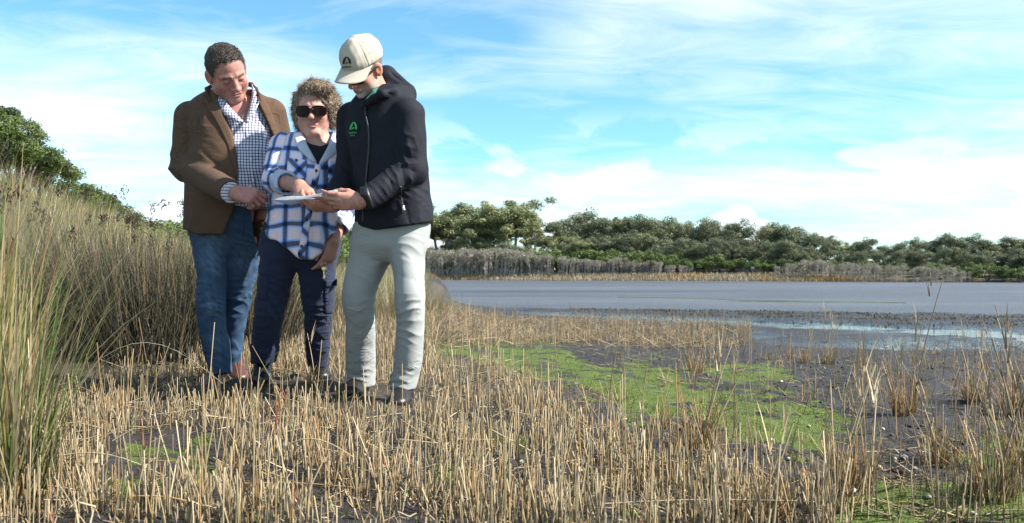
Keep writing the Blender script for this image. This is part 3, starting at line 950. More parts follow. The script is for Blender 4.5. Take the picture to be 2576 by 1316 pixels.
def build_ground():
    rows = np.concatenate([np.geomspace(0.9, 60, 400), np.geomspace(61.5, 420, 60), np.array([700, 1500, 5000.0])])
    cols = np.concatenate([np.linspace(-3.0, -0.9, 18)[:-1], np.linspace(-0.9, 0.9, 400), np.linspace(0.9, 3.0, 18)[1:]])
    Y, T = np.meshgrid(rows, cols, indexing='ij')
    X = T * (Y + 0.6)
    Z = ground_z(X, Y)
    V = np.stack([X, Y, Z], -1).reshape(-1, 3)
    F = grid_faces(len(rows), len(cols))
    x, y, z = V.T
    px, py = to_px(x, y, z)
    moss = np.zeros(len(V))
    sel = (y < 14) & (y > 1.5)
    for i, poly in enumerate(PXPOLY_MOSS):
        d = polysd(px[sel], py[sel], poly)
        lim = 60 if i == 0 else 30
        moss[sel] = np.maximum(moss[sel], np.clip(0.5 - d / lim / 2, 0, 1) * (1.0 if i < 4 else 0.62))
    moss *= 0.55 + 0.75 * np.clip(0.5 + n2(x, y, 0.5, 8), 0, 1)
    wet = np.clip((WATER_Z + 0.075 - z) / 0.07, 0, 1) * (y < 60)
    straw = sstep(1.2, -0.6, x + 0.06 * (y - 5)) * (y < 60) * sstep(-0.35, -0.1, z) * sstep(3.0, 5.2, y)
    sand = sstep(0.25, 0.6, z) * (y < 100)
    far = (y > far_shore(x) - 1) * 1.0
    me = fast_mesh('ground', V, F[:, ::-1], True, {'zone': np.stack([moss, wet, straw, np.maximum(sand, far)], 1)})
    mt, t, b = material('marsh_ground')
    zone = t.new('ShaderNodeSeparateColor'); at = t.new('ShaderNodeAttribute'); at.attribute_name = 'zone'
    t.put(zone.inputs[0], at.outputs['Color'])
    ms, wt, st = zone.outputs[0], zone.outputs[1], zone.outputs[2]; sd_ = at.outputs['Alpha']
    pos = t.geo()
    n1 = t.noise(pos, 2.2, 6, 0.62); n2_ = t.noise(pos, 26, 5, 0.65); n3 = t.noise(pos, 120, 3, 0.6)
    mud = t.mix(t.m('MULTIPLY_ADD', n1, 1.6, -0.3, clamp=True), (0.0135, 0.0112, 0.0108), (0.052, 0.043, 0.039))
    mud = t.mix(t.m('MULTIPLY_ADD', n2_, 1.8, -0.55, clamp=True), mud, (0.020, 0.016, 0.0145))
    speck = t.ramp(t.noise(pos, 75, 2, 0.7), [(0.66, 0.0), (0.74, 1.0)])
    mud = t.mix(t.m('MULTIPLY', speck, 0.5), mud, (0.13, 0.12, 0.10))
    lit = t.mix(n2_, (0.040, 0.030, 0.019), (0.115, 0.086, 0.050))
    c = t.mix(t.m('MULTIPLY', st, t.m('MULTIPLY_ADD', n1, 1.2, 0.1, clamp=True)), mud, lit)
    mo = t.mix(n2_, (0.050, 0.085, 0.007), (0.175, 0.250, 0.016))
    mo = t.mix(t.m('MULTIPLY_ADD', n1, 1.5, -0.5, clamp=True), mo, (0.085, 0.098, 0.020))
    mf = t.ramp(t.m('ADD', ms, t.m('ADD', t.m('MULTIPLY_ADD', t.noise(pos, 9, 6, 0.68), 1.5, -0.75), t.m('MULTIPLY_ADD', t.noise(pos, 1.9, 4, 0.6), 1.5, -0.75))), [(0.34, 0.0), (0.54, 1.0)])
    c = t.mix(mf, c, mo)
    sandc = t.mix(n2_, (0.11, 0.088, 0.05), (0.065, 0.065, 0.03))
    c = t.mix(sd_, c, sandc)
    wf = t.m('MULTIPLY', wt, 1.0)
    c = t.mix(t.m('MULTIPLY', wf, 0.55), c, (0.030, 0.027, 0.028))
    t.put(b.inputs['Base Color'], c)
    rg = t.m('SUBTRACT', 0.68, t.m('MULTIPLY', wf, t.m('MULTIPLY_ADD', n1, 0.5, 0.42)))
    t.put(b.inputs['Roughness'], rg)
    b.inputs['Specular IOR Level'].default_value = 0.4
    h = t.m('ADD', t.m('MULTIPLY', n2_, 0.7), t.m('MULTIPLY', n3, 0.35))
    h = t.m('ADD', h, t.m('MULTIPLY', mf, t.m('MULTIPLY_ADD', t.noise(pos, 160, 3, 0.6), 0.7, 0.3)))
    bump(t, b, h, 1.0, 0.035)
    o = place('ground', me, mt)
    tag(o, kind='structure')

    # open water and the standing water in the channel share one level
    mt, t, b = material('lagoon_water')
    pos = t.geo()
    mp = t.new('ShaderNodeMapping'); t.put(mp.inputs[0], pos); mp.inputs['Scale'].default_value = (0.55, 1.0, 1)
    wv = t.noise(mp.outputs[0], 7.5, 4, 0.6, 0.3)
    mp2 = t.new('ShaderNodeMapping'); t.put(mp2.inputs[0], pos); mp2.inputs['Scale'].default_value = (0.02, 0.10, 1)
    big = t.noise(mp2.outputs[0], 1.0, 7, 0.72)
    c = t.mix(t.m('MULTIPLY_ADD', big, 3.0, -1.0, clamp=True), (0.050, 0.049, 0.055), (0.128, 0.130, 0.146))
    t.put(b.inputs['Base Color'], c)
    b.inputs['Roughness'].default_value = 0.22
    t.put(b.inputs['Roughness'], t.m('MULTIPLY_ADD', big, 0.25, 0.25))
    b.inputs['IOR'].default_value = 1.33
    b.inputs['Specular IOR Level'].default_value = 0.16
    calm = t.ramp(t.new('ShaderNodeSeparateXYZ').outputs[1], [(0, 0), (1, 1)]) if False else None
    bump(t, b, wv, 1.0, 0.11)
    ys = np.concatenate([np.linspace(9, 30, 12), np.linspace(34, 200, 12)])
    xs = np.linspace(-60, 150, 40)
    Yg, Xg = np.meshgrid(ys, xs, indexing='ij')
    Vw = np.stack([Xg, Yg, np.full_like(Xg, WATER_Z)], -1).reshape(-1, 3)
    Fw = grid_faces(len(ys), len(xs))
    cz = Vw[Fw].mean(1)
    ow = place('lagoon_water', fast_mesh('lagoon_water', Vw, Fw[cz[:, 0] > -6 - 0.5 * (cz[:, 1] - 9)][:, ::-1]), mt)
    tag(ow, kind='structure')
    # calm water lying in the channel and the pools: smooth, so it mirrors the sky
    mtp, tp, bp = material('calm_water')
    tp.put(bp.inputs['Base Color'], (0.03, 0.03, 0.035))
    bp.inputs['Roughness'].default_value = 0.08; bp.inputs['IOR'].default_value = 1.33
    bump(tp, bp, tp.noise(tp.geo(), 5.0, 3, 0.6), 0.25, 0.03)
    def pool(xs_, yc, wd):
        xs_ = np.asarray(xs_); n = len(xs_)
        V = np.stack([np.stack([xs_, yc + k * wd, np.full(n, WATER_Z + 0.005)], 1) for k in np.linspace(-1, 1, 9)], 1).reshape(-1, 3)
        tag(place('pool', fast_mesh('pool', V, grid_faces(n, 9)), mtp), kind='structure')
    s_ = np.linspace(1.0, 11.5, 80); pool(s_, 22.0 - 0.98 * (s_ - 1.4), 1.2 + 0.12 * s_)
    s_ = np.linspace(4.2, 9.0, 50); pool(s_, np.full(50, 12.6), 1.2 * np.sqrt(np.clip(1 - ((s_ - 6.6) / 2.45) ** 2, 0.01, 1)))
    s_ = np.linspace(8.6, 14.4, 40); pool(s_, 34.9 - 0.42 * (s_ - 8.6), 0.55 * np.sin(np.pi * (s_ - 8.6) / 5.8) ** 0.7 + 0.02)
    # a low green weed bar showing in the open water
    n = 60; s = np.linspace(0, 1, n)
    bx = 5.0 + 9.5 * s; by = 41.0 - 9.0 * s + 0.5 * np.sin(s * 9)
    wdt = 0.8 * np.sin(np.pi * s) ** 0.6 * (1 + 0.3 * np.sin(s * 31)) + 0.03
    rowsb = [(-1, -0.012), (-0.4, 0.02), (0.4, 0.025), (1, -0.012)]
    V = np.stack([np.stack([bx, by + k * wdt, np.full(n, WATER_Z + zz)], 1) for k, zz in rowsb], 1).reshape(-1, 3)
    ob = place('weed_bar', fast_mesh('weed_bar', V, grid_faces(n, 4)), simple_mat('weed', (0.055, 0.075, 0.030), 0.7, 0.4, 3, 40, 0.5, 0.02))
    tag(ob, kind='structure')

# ================================================================== blades and stalks
def stalks(base, height, lean, az, radius, col, bend=0.15, seg=3, sides=3, tip=0.55, r=None, col_tip=None, cut=True):
    """one mesh of many stalks: base (n,3), arrays of height, lean (rad), azimuth, radius, colour (n,3)"""
    n = len(base); r = r or np.random.default_rng(1)
    d0 = np.stack([np.sin(lean) * np.cos(az), np.sin(lean) * np.sin(az), np.cos(lean)], 1)
    bd = np.stack([np.cos(az), np.sin(az), np.zeros(n)], 1)
    t = np.linspace(0, 1, seg + 1)
    bend = np.broadcast_to(bend, (n,))
    P = base[:, None] + height[:, None, None] * (t[None, :, None] * d0[:, None] + (bend[:, None] * t[None] ** 2)[..., None] * bd[:, None] - (0.5 * bend[:, None] ** 2 * t[None] ** 2)[..., None] * np.array([0, 0, 1.0]))
    sx = np.stack([-np.sin(az), np.cos(az), np.zeros(n)], 1); sy = np.cross(d0, sx)
    rr = radius[:, None] * (1 - (1 - tip) * t[None])
    if sides >= 3:
        a = np.linspace(0, 2 * np.pi, sides, endpoint=False)
        R = P[:, :, None] + rr[..., None, None] * (np.cos(a)[None, None, :, None] * sx[:, None, None] + np.sin(a)[None, None, :, None] * sy[:, None, None])
        V = R.reshape(-1, 3); k = sides
        i, j = np.meshgrid(np.arange(seg), np.arange(k), indexing='ij'); j2 = (j + 1) % k
        q = np.stack([i * k + j, i * k + j2, (i + 1) * k + j2, (i + 1) * k + j], -1).reshape(-1, 4)
    else:                                                      # flat blade
        R = np.stack([P - rr[..., None] * sx[:, None], P + rr[..., None] * sx[:, None]], 2)
        V = R.reshape(-1, 3); k = 2
        i = np.arange(seg); q = np.stack([i * 2, i * 2 + 1, i * 2 + 3, i * 2 + 2], 1)
    F = (np.arange(n)[:, None, None] * (seg + 1) * k + q[None]).reshape(-1, 4)
    ct = col if col_tip is None else col_tip
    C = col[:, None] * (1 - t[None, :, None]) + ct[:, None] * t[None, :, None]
    C = np.repeat(C.reshape(-1, 3), k, 0)
    return V, F, C

def join(parts):
    off = 0; Vs, Fs, Cs = [], [], []
    for V, F, C in parts:
        Vs.append(V); Fs.append(F + off); Cs.append(C); off += len(V)
    return np.concatenate(Vs), np.concatenate(Fs), np.concatenate(Cs)

M_straw = simple_mat('dry_reed', None, 0.75, 0.25, 40, None, spec=0.25, attr='col', backlit=0.12)
M_blade = simple_mat('sedge_blade', None, 0.6, 0.2, 30, None, spec=0.3, attr='col', backlit=0.25)
M_clod = simple_mat('mud_clod', None, 0.85, 0.3, 90, None, spec=0.3, attr='col')
M_moss = simple_mat('moss_leaf', None, 0.8, 0.3, 30, None, spec=0.2, attr='col', backlit=0.3)

STRAW = np.array([(0.50, 0.38, 0.22), (0.40, 0.30, 0.17), (0.58, 0.47, 0.31), (0.33, 0.25, 0.15), (0.44, 0.35, 0.23), (0.27, 0.23, 0.14), (0.22, 0.17, 0.115), (0.36, 0.23, 0.11)])
def straw_cols(r, n, lo=0.75, hi=1.15):
    return 1.02 * STRAW[r.integers(0, len(STRAW), n)] * r.uniform(lo, hi, (n, 1))

def in_poly_mask(x, y, polys, soft=0):
    px, py = to_px(x, y, ground_z(x, y))
    d = np.full(len(x), 1e9)
    for p in polys: d = np.minimum(d, polysd(px, py, p))
    return d

FEET = [(-1.53, 4.7), (-1.5, 4.95), (-1.27, 4.55), (-1.04, 4.7), (-0.75, 4.36), (-0.53, 4.12)]
def clear_of_feet(x, y, rad=0.11):
    m = np.ones(len(x), bool)
    keep = np.random.default_rng(3).uniform(size=len(x)) < 0.12
    for fx, fy in FEET: m &= keep | (np.hypot((x - fx * (y / fy)) / 0.14, (y - fy + 0.32) / 0.40) > 1)
    for fx, fy in FEET: m &= np.hypot(x - fx, (y - fy) * 0.65) > rad
    return m

def build_stubble():
    r = np.random.default_rng(21)
    dense = [[(60, 985), (300, 950), (520, 930), (800, 905), (1060, 905), (1250, 935), (1360, 985), (1460, 1060), (1590, 1130), (1780, 1190), (1990, 1240), (2120, 1310), (2160, 1500), (-100, 1500), (-100, 1050)]]
    bare = [[(290, 1110), (420, 1085), (560, 1090), (600, 1150), (520, 1205), (430, 1280), (270, 1280), (230, 1190)]]
    mid = [[(1065, 768), (1240, 770), (1400, 800), (1560, 806), (1900, 826), (1860, 872), (1700, 880), (1480, 868), (1250, 874), (1070, 880)]]
    behind = [[(480, 800), (1075, 770), (1090, 905), (480, 960)]]
    parts = []
    # near field
    N = 24000
    y = 2.0 + 5.2 * r.uniform(0, 1, N) ** 1.25; x = r.uniform(-0.78, 0.62, N) * y
    clump = 0.5 + n2(x, y, 0.55, 5, 3) * 0.9
    dd = in_poly_mask(x, y, dense); db = in_poly_mask(x, y, bare)
    keep = (dd < 14 * r.normal(size=N)) & (r.uniform(size=N) < np.clip(0.10 + 0.95 * clump, 0.06, 1)) & ((db > 6 * r.normal(size=N)) | (r.uniform(size=N) < 0.07)) & clear_of_feet(x, y)
    x, y = x[keep], y[keep]; n = len(x)
    h = np.where(r.uniform(size=n) < 0.80, r.uniform(0.05, 0.15, n), r.uniform(0.13, 0.25, n)) * (1 - 0.45 * np.exp(-((y - 4.2) / 0.35) ** 2) * (x < 0))
    hi = (r.uniform(size=n) < 0.010); h = np.where(hi, r.uniform(0.28, 0.46, n), h)
    c = straw_cols(r, n)
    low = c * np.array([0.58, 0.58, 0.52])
    base = np.stack([x, y, ground_z(x, y) - 0.01], 1)
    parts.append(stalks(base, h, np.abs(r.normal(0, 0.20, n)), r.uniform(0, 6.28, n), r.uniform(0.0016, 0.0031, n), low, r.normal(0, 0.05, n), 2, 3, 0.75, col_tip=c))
    # fallen and leaning straws
    N = 1900
    y = 2.0 + 5.5 * r.uniform(0, 1, N) ** 1.2; x = r.uniform(-0.72, 0.62, N) * y
    dd = in_poly_mask(x, y, dense); db = in_poly_mask(x, y, bare)
    keep = (dd < 25) & ((db > 0) | (r.uniform(size=N) < 0.25)) & clear_of_feet(x, y, 0.12)
    x, y = x[keep], y[keep]; n = len(x)
    base = np.stack([x, y, ground_z(x, y) + r.uniform(0.005, 0.05, n)], 1)
    parts.append(stalks(base, r.uniform(0.06, 0.20, n) * sstep(1.6, 3.2, y), r.uniform(1.1, 1.62, n), r.uniform(0, 6.28, n), r.uniform(0.0014, 0.0030, n), straw_cols(r, n, 0.6, 1.15), r.normal(0, 0.10, n), 2, 3, 0.7))
    # short dry litter leaves
    N = 16000
    y = 2.0 + 8.5 * r.uniform(0, 1, N) ** 1.2; x = r.uniform(-0.75, 0.55, N) * y
    dd = np.minimum(in_poly_mask(x, y, dense), in_poly_mask(x, y, behind)); db = in_poly_mask(x, y, bare)
    keep = (dd < 20) & ((db > 0) | (r.uniform(size=N) < 0.15))
    x, y = x[keep], y[keep]; n = len(x)
    base = np.stack([x, y, ground_z(x, y) - 0.003], 1)
    cl = straw_cols(r, n, 0.45, 1.0); gm = r.uniform(size=(n, 1)) < 0.16
    cl = np.where(gm, np.array([0.14, 0.17, 0.06]) * r.uniform(0.6, 1.3, (n, 1)), cl); rd = r.uniform(size=(n, 1)) < 0.05
    cl = np.where(rd, np.array([0.22, 0.07, 0.05]), cl)
    parts.append(stalks(base, r.uniform(0.02, 0.09, n), r.uniform(0.3, 1.45, n), r.uniform(0, 6.28, n), r.uniform(0.0015, 0.0035, n), cl, r.normal(0.1, 0.2, n), 2, 2, 0.3))
    V, F, C = join(parts)
    o = place('reed_stubble', fast_mesh('reed_stubble', V, F, True, {'col': C}), M_straw)
    tag(o, 'broken straw-coloured reed stubble covering the foreground', 'reeds', kind='stuff')
    # middle distance reeds
    parts = []
    N = 19000
    y = r.uniform(6.5, 19, N); x = r.uniform(-0.14, 0.40, N) * y - 0.0
    dd = in_poly_mask(x, y, mid)
    keep = (dd < 5 * r.normal(size=N)) & (r.uniform(size=N) < np.clip(0.45 + 0.9 * n2(x, y, 1.1, 4, 3), 0.05, 1))
    x, y = x[keep], y[keep]; n = len(x)
    h = r.uniform(0.06, 0.26, n) * np.where(r.uniform(size=n) < 0.12, 1.7, 1.0); c = straw_cols(r, n, 0.55, 1.0)
    base = np.stack([x, y, ground_z(x, y) - 0.01], 1)
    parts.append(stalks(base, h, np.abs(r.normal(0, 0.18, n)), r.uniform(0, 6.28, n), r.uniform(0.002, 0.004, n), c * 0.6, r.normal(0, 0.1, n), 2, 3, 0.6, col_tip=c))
    m = n // 2
    parts.append(stalks(base[:m] + np.array([0, 0, 0.03]), r.uniform(0.08, 0.4, m), r.uniform(1.0, 1.6, m), r.uniform(0, 6.28, m), r.uniform(0.002, 0.0045, m), straw_cols(r, m, 0.6, 1.1), r.normal(0, 0.1, m), 2, 3, 0.6))
    # dry turf behind the people
    N = 19000
    y = r.uniform(4.9, 13, N); x = r.uniform(-0.42, -0.06, N) * y
    dd = in_poly_mask(x, y, behind)
    keep = (dd < 8) & clear_of_feet(x, y, 0.12); x, y = x[keep], y[keep]; n = len(x)
    base = np.stack([x, y, ground_z(x, y) - 0.005], 1)
    cl = straw_cols(r, n, 0.5, 1.05); gm = r.uniform(size=(n, 1)) < 0.15
    cl = np.where(gm, np.array([0.13, 0.15, 0.05]) * r.uniform(0.6, 1.3, (n, 1)), cl); rd = r.uniform(size=(n, 1)) < 0.10
    cl = np.where(rd, np.array([0.20, 0.085, 0.05]), cl)
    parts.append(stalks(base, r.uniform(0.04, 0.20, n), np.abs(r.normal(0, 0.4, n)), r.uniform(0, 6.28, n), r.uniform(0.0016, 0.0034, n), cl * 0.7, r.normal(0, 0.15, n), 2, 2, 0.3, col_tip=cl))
    # dark weed on the bar between the channel and the open water
    N = 22000
    x = r.uniform(0.3, 13.5, N); cy = 22.0 - 0.98 * (x - 1.4); ed = 27.0 - 0.32 * np.clip(x, -5, 12) - 0.06 * np.clip(x - 6, 0, 20) ** 1.3
    y = cy + 1.0 + (ed - cy - 0.6) * r.uniform(0, 1, N)
    q_ = (y - cy - 1.0) / (ed - cy - 0.6); keep = (n2(x, y, 2.2, 7, 3) > -0.05 + 0.35 * r.normal(size=N) + 1.2 * (q_ - 0.5) ** 2 * 2) & (ground_z(x, y) > WATER_Z - 0.01) & (x > 1.5 + 2.5 * r.uniform(size=N)); x, y = x[keep], y[keep]; n = len(x)
    base = np.stack([x, y, ground_z(x, y) - 0.005], 1)
    c = np.array([(0.060, 0.054, 0.036), (0.072, 0.074, 0.034), (0.048, 0.042, 0.032), (0.14, 0.12, 0.075)])[r.integers(0, 4, n)] * r.uniform(0.7, 1.2, (n, 1))
    parts.append(stalks(base, r.uniform(0.015, 0.055, n), r.uniform(0, 0.9, n), r.uniform(0, 6.28, n), r.uniform(0.006, 0.014, n), c, 0.1, 2, 2, 0.3))
    # scattered stalks on the mud to the right
    N = 4000
    y = 2.2 + 14 * r.uniform(0, 1, N) ** 1.5; x = r.uniform(0.10, 0.64, N) * y
    keep = r.uniform(size=N) < np.clip(0.16 + 0.9 * n2(x, y, 1.0, 6, 2) + 0.25 * sstep(0.40, 0.5, x / y), 0.03, 1) * np.where(in_poly_mask(x, y, PXPOLY_MOSS[:1]) < 0, 0.25, 1); x, y = x[keep], y[keep]; n = len(x)
    base = np.stack([x, y, ground_z(x, y) - 0.01], 1); c = straw_cols(r, n, 0.5, 1.0)
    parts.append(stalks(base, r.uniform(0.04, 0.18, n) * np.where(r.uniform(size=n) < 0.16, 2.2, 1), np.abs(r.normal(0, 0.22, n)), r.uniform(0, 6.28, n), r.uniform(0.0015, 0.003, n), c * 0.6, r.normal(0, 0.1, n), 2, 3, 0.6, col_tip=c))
    # broken straw washed over the mud
    N = 7000
    y = 2.2 + 12 * r.uniform(0, 1, N) ** 1.4; x = r.uniform(0.05, 0.64, N) * y
    keep = r.uniform(size=N) < np.clip(0.2 + 0.9 * n2(x, y, 0.8, 3, 3), 0.04, 1); x, y = x[keep], y[keep]; n = len(x)
    base = np.stack([x, y, ground_z(x, y) + 0.004], 1)
    parts.append(stalks(base, r.uniform(0.015, 0.11, n), r.uniform(1.2, 1.6, n), r.uniform(0, 6.28, n), r.uniform(0.0012, 0.003, n), straw_cols(r, n, 0.3, 0.9), 0.05, 1, 3, 0.8))
    V, F, C = join(parts)
    o = place('reed_field', fast_mesh('reed_field', V, F, True, {'col': C}), M_straw)
    tag(o, 'dry reeds and turf in the middle distance behind the people', 'reeds', kind='stuff')
    # clods and grit on the open mud
    N = 5200
    y = 2.2 + 11 * r.uniform(0, 1, N) ** 1.3; x = r.uniform(0.05, 0.64, N) * y
    keep = (r.uniform(size=N) < np.clip(0.35 + 0.8 * n2(x, y, 0.9, 5, 3), 0.05, 1)) & (in_poly_mask(x, y, PXPOLY_MOSS) > 5); x, y = x[keep], y[keep]; n = len(x)
    o8 = np.array([(1, 0, 0), (0, 1, 0), (-1, 0, 0), (0, -1, 0), (0, 0, 0.8), (0, 0, -0.6)], float)
    f8 = np.array([(0, 1, 4), (1, 2, 4), (2, 3, 4), (3, 0, 4), (1, 0, 5), (2, 1, 5), (3, 2, 5), (0, 3, 5)])
    s = 0.004 + 0.012 * r.uniform(0, 1, n) ** 3
    a = r.uniform(0, 6.28, n); ca, sa = np.cos(a), np.sin(a)
    vv = o8[None] * (s[:, None, None] * r.uniform(0.6, 1.3, (n, 6, 1)))
    vv = np.stack([vv[..., 0] * ca[:, None] - vv[..., 1] * sa[:, None], vv[..., 0] * sa[:, None] + vv[..., 1] * ca[:, None], vv[..., 2]], -1) + np.stack([x, y, ground_z(x, y) + 0.2 * s], 1)[:, None]
    cc = np.array([(0.022, 0.018, 0.016), (0.045, 0.036, 0.030), (0.075, 0.062, 0.05), (0.16, 0.14, 0.11)])[r.choice(4, n, p=[0.45, 0.35, 0.15, 0.05])]
    o = place('mud_clods', fast_mesh('mud_clods', vv.reshape(-1, 3), (np.arange(n)[:, None, None] * 6 + f8[None]).reshape(-1, 3), True, {'col': np.repeat(cc, 6, 0)}), M_clod)
    tag(o, 'dark clods and grit scattered over the open mud', 'mud', kind='stuff')
    # moss: tiny upright leaves
    N = 100000
    y = 2.1 + 8.5 * r.uniform(0, 1, N); x = r.uniform(-0.5, 0.66, N) * y
    dd = in_poly_mask(x, y, PXPOLY_MOSS)
    keep = (dd < 14 * r.normal(size=N)) & (n2(x, y, 0.5, 8) > -0.10 + 0.35 * r.normal(size=N)) & ((x > 0.3) | (r.uniform(size=N) < 0.3)); x, y = x[keep], y[keep]; n = len(x)
    base = np.stack([x, y, ground_z(x, y) - 0.002], 1)
    tone = np.clip(0.45 + 1.1 * n2(x, y, 0.55, 2, 4) + r.normal(0, 0.2, n), 0, 1)[:, None]
    c = (np.array([0.075, 0.105, 0.012]) * (1 - tone) + np.array([0.24, 0.34, 0.028]) * tone) * r.uniform(0.7, 1.25, (n, 1))
    V, F, C = stalks(base, r.uniform(0.004, 0.012, n), r.uniform(0, 1.1, n), r.uniform(0, 6.28, n), r.uniform(0.002, 0.0045, n), c * 0.8, r.normal(0, 0.3, n), 1, 2, 0.4, col_tip=c)
    o = place('moss', fast_mesh('moss', V, F, True, {'col': C}), M_moss)
    tag(o, 'bright green moss spread over the dark mud', 'moss', kind='stuff')

def tussock(name, bx, by, n, hgt, spread, label, group=None, seed=0, tall=(), green=0.1, rad=0.035, mat=None, cat='reed tussock', warm=1.0):
    """one reed clump: a part for its short skirt, its upright stems, and each tall stem"""
    r = np.random.default_rng(seed)
    root = empty(name, (bx, by, float(ground_z(bx, by))))
    tag(root, label, cat, group)
    a = r.uniform(0, 6.28, n); rr = rad * np.sqrt(r.uniform(0, 1, n))
    base = np.stack([rr * np.cos(a), rr * np.sin(a), np.full(n, -0.012)], 1)
    c = straw_cols(r, n, 0.6, 1.1) * np.array([1.08, 0.92, 0.76]) * warm
    g = r.uniform(size=(n, 1)) < green
    c = np.where(g, np.array([0.16, 0.19, 0.05]) * r.uniform(0.7, 1.2, (n, 1)), c)
    h = hgt * r.uniform(0.25, 1.0, n)
    m = int(n * 0.55)
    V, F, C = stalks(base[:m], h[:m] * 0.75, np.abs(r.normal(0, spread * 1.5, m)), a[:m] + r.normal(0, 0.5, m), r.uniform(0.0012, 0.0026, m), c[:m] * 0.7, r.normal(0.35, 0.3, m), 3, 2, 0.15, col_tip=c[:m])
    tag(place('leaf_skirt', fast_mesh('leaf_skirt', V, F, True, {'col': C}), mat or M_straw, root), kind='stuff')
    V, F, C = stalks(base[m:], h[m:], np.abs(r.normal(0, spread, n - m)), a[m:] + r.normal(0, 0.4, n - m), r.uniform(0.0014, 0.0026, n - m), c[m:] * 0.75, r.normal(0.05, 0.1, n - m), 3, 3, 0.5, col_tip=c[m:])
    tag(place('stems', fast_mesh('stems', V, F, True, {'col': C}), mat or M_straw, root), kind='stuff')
    for th, tl, ta in tall:
        p = np.array([[r.normal(0, rad * 0.4), r.normal(0, rad * 0.4), -0.01]])
        c1 = straw_cols(r, 1, 0.85, 1.1)
        V, F, C = stalks(p, np.array([th]), np.array([tl]), np.array([ta]), np.array([0.0030]), c1 * 0.8, np.array([0.08]), 6, 4, 0.6, col_tip=c1)
        # feathery sheath near the top
        d = np.array([math.sin(tl) * math.cos(ta), math.sin(tl) * math.sin(ta), math.cos(tl)])
        q = p + d * th * r.uniform(0.72, 0.95, (5, 1))
        V2, F2, C2 = stalks(q, r.uniform(0.05, 0.12, 5), r.uniform(0.05, 0.3, 5), r.uniform(0, 6.28, 5), np.full(5, 0.0035), np.repeat(c1, 5, 0), 0.1, 3, 2, 0.1)
        V, F, C = join([(V, F, C), (V2, F2, C2)])
        place('tall_stem', fast_mesh('tall_stem', V, F, True, {'col': C}), mat or M_straw, root)
    return root

def gxy(px, py):
    """ground point seen at a frame position"""
    d = 1.5
    for _ in range(400):
        x = (px - FW / 2) / FOC * d
        z = CAMZ + (HOR - py) / FOC * d
        if z <= float(ground_z(x, d)): break
        d *= 1.01
    return x, d

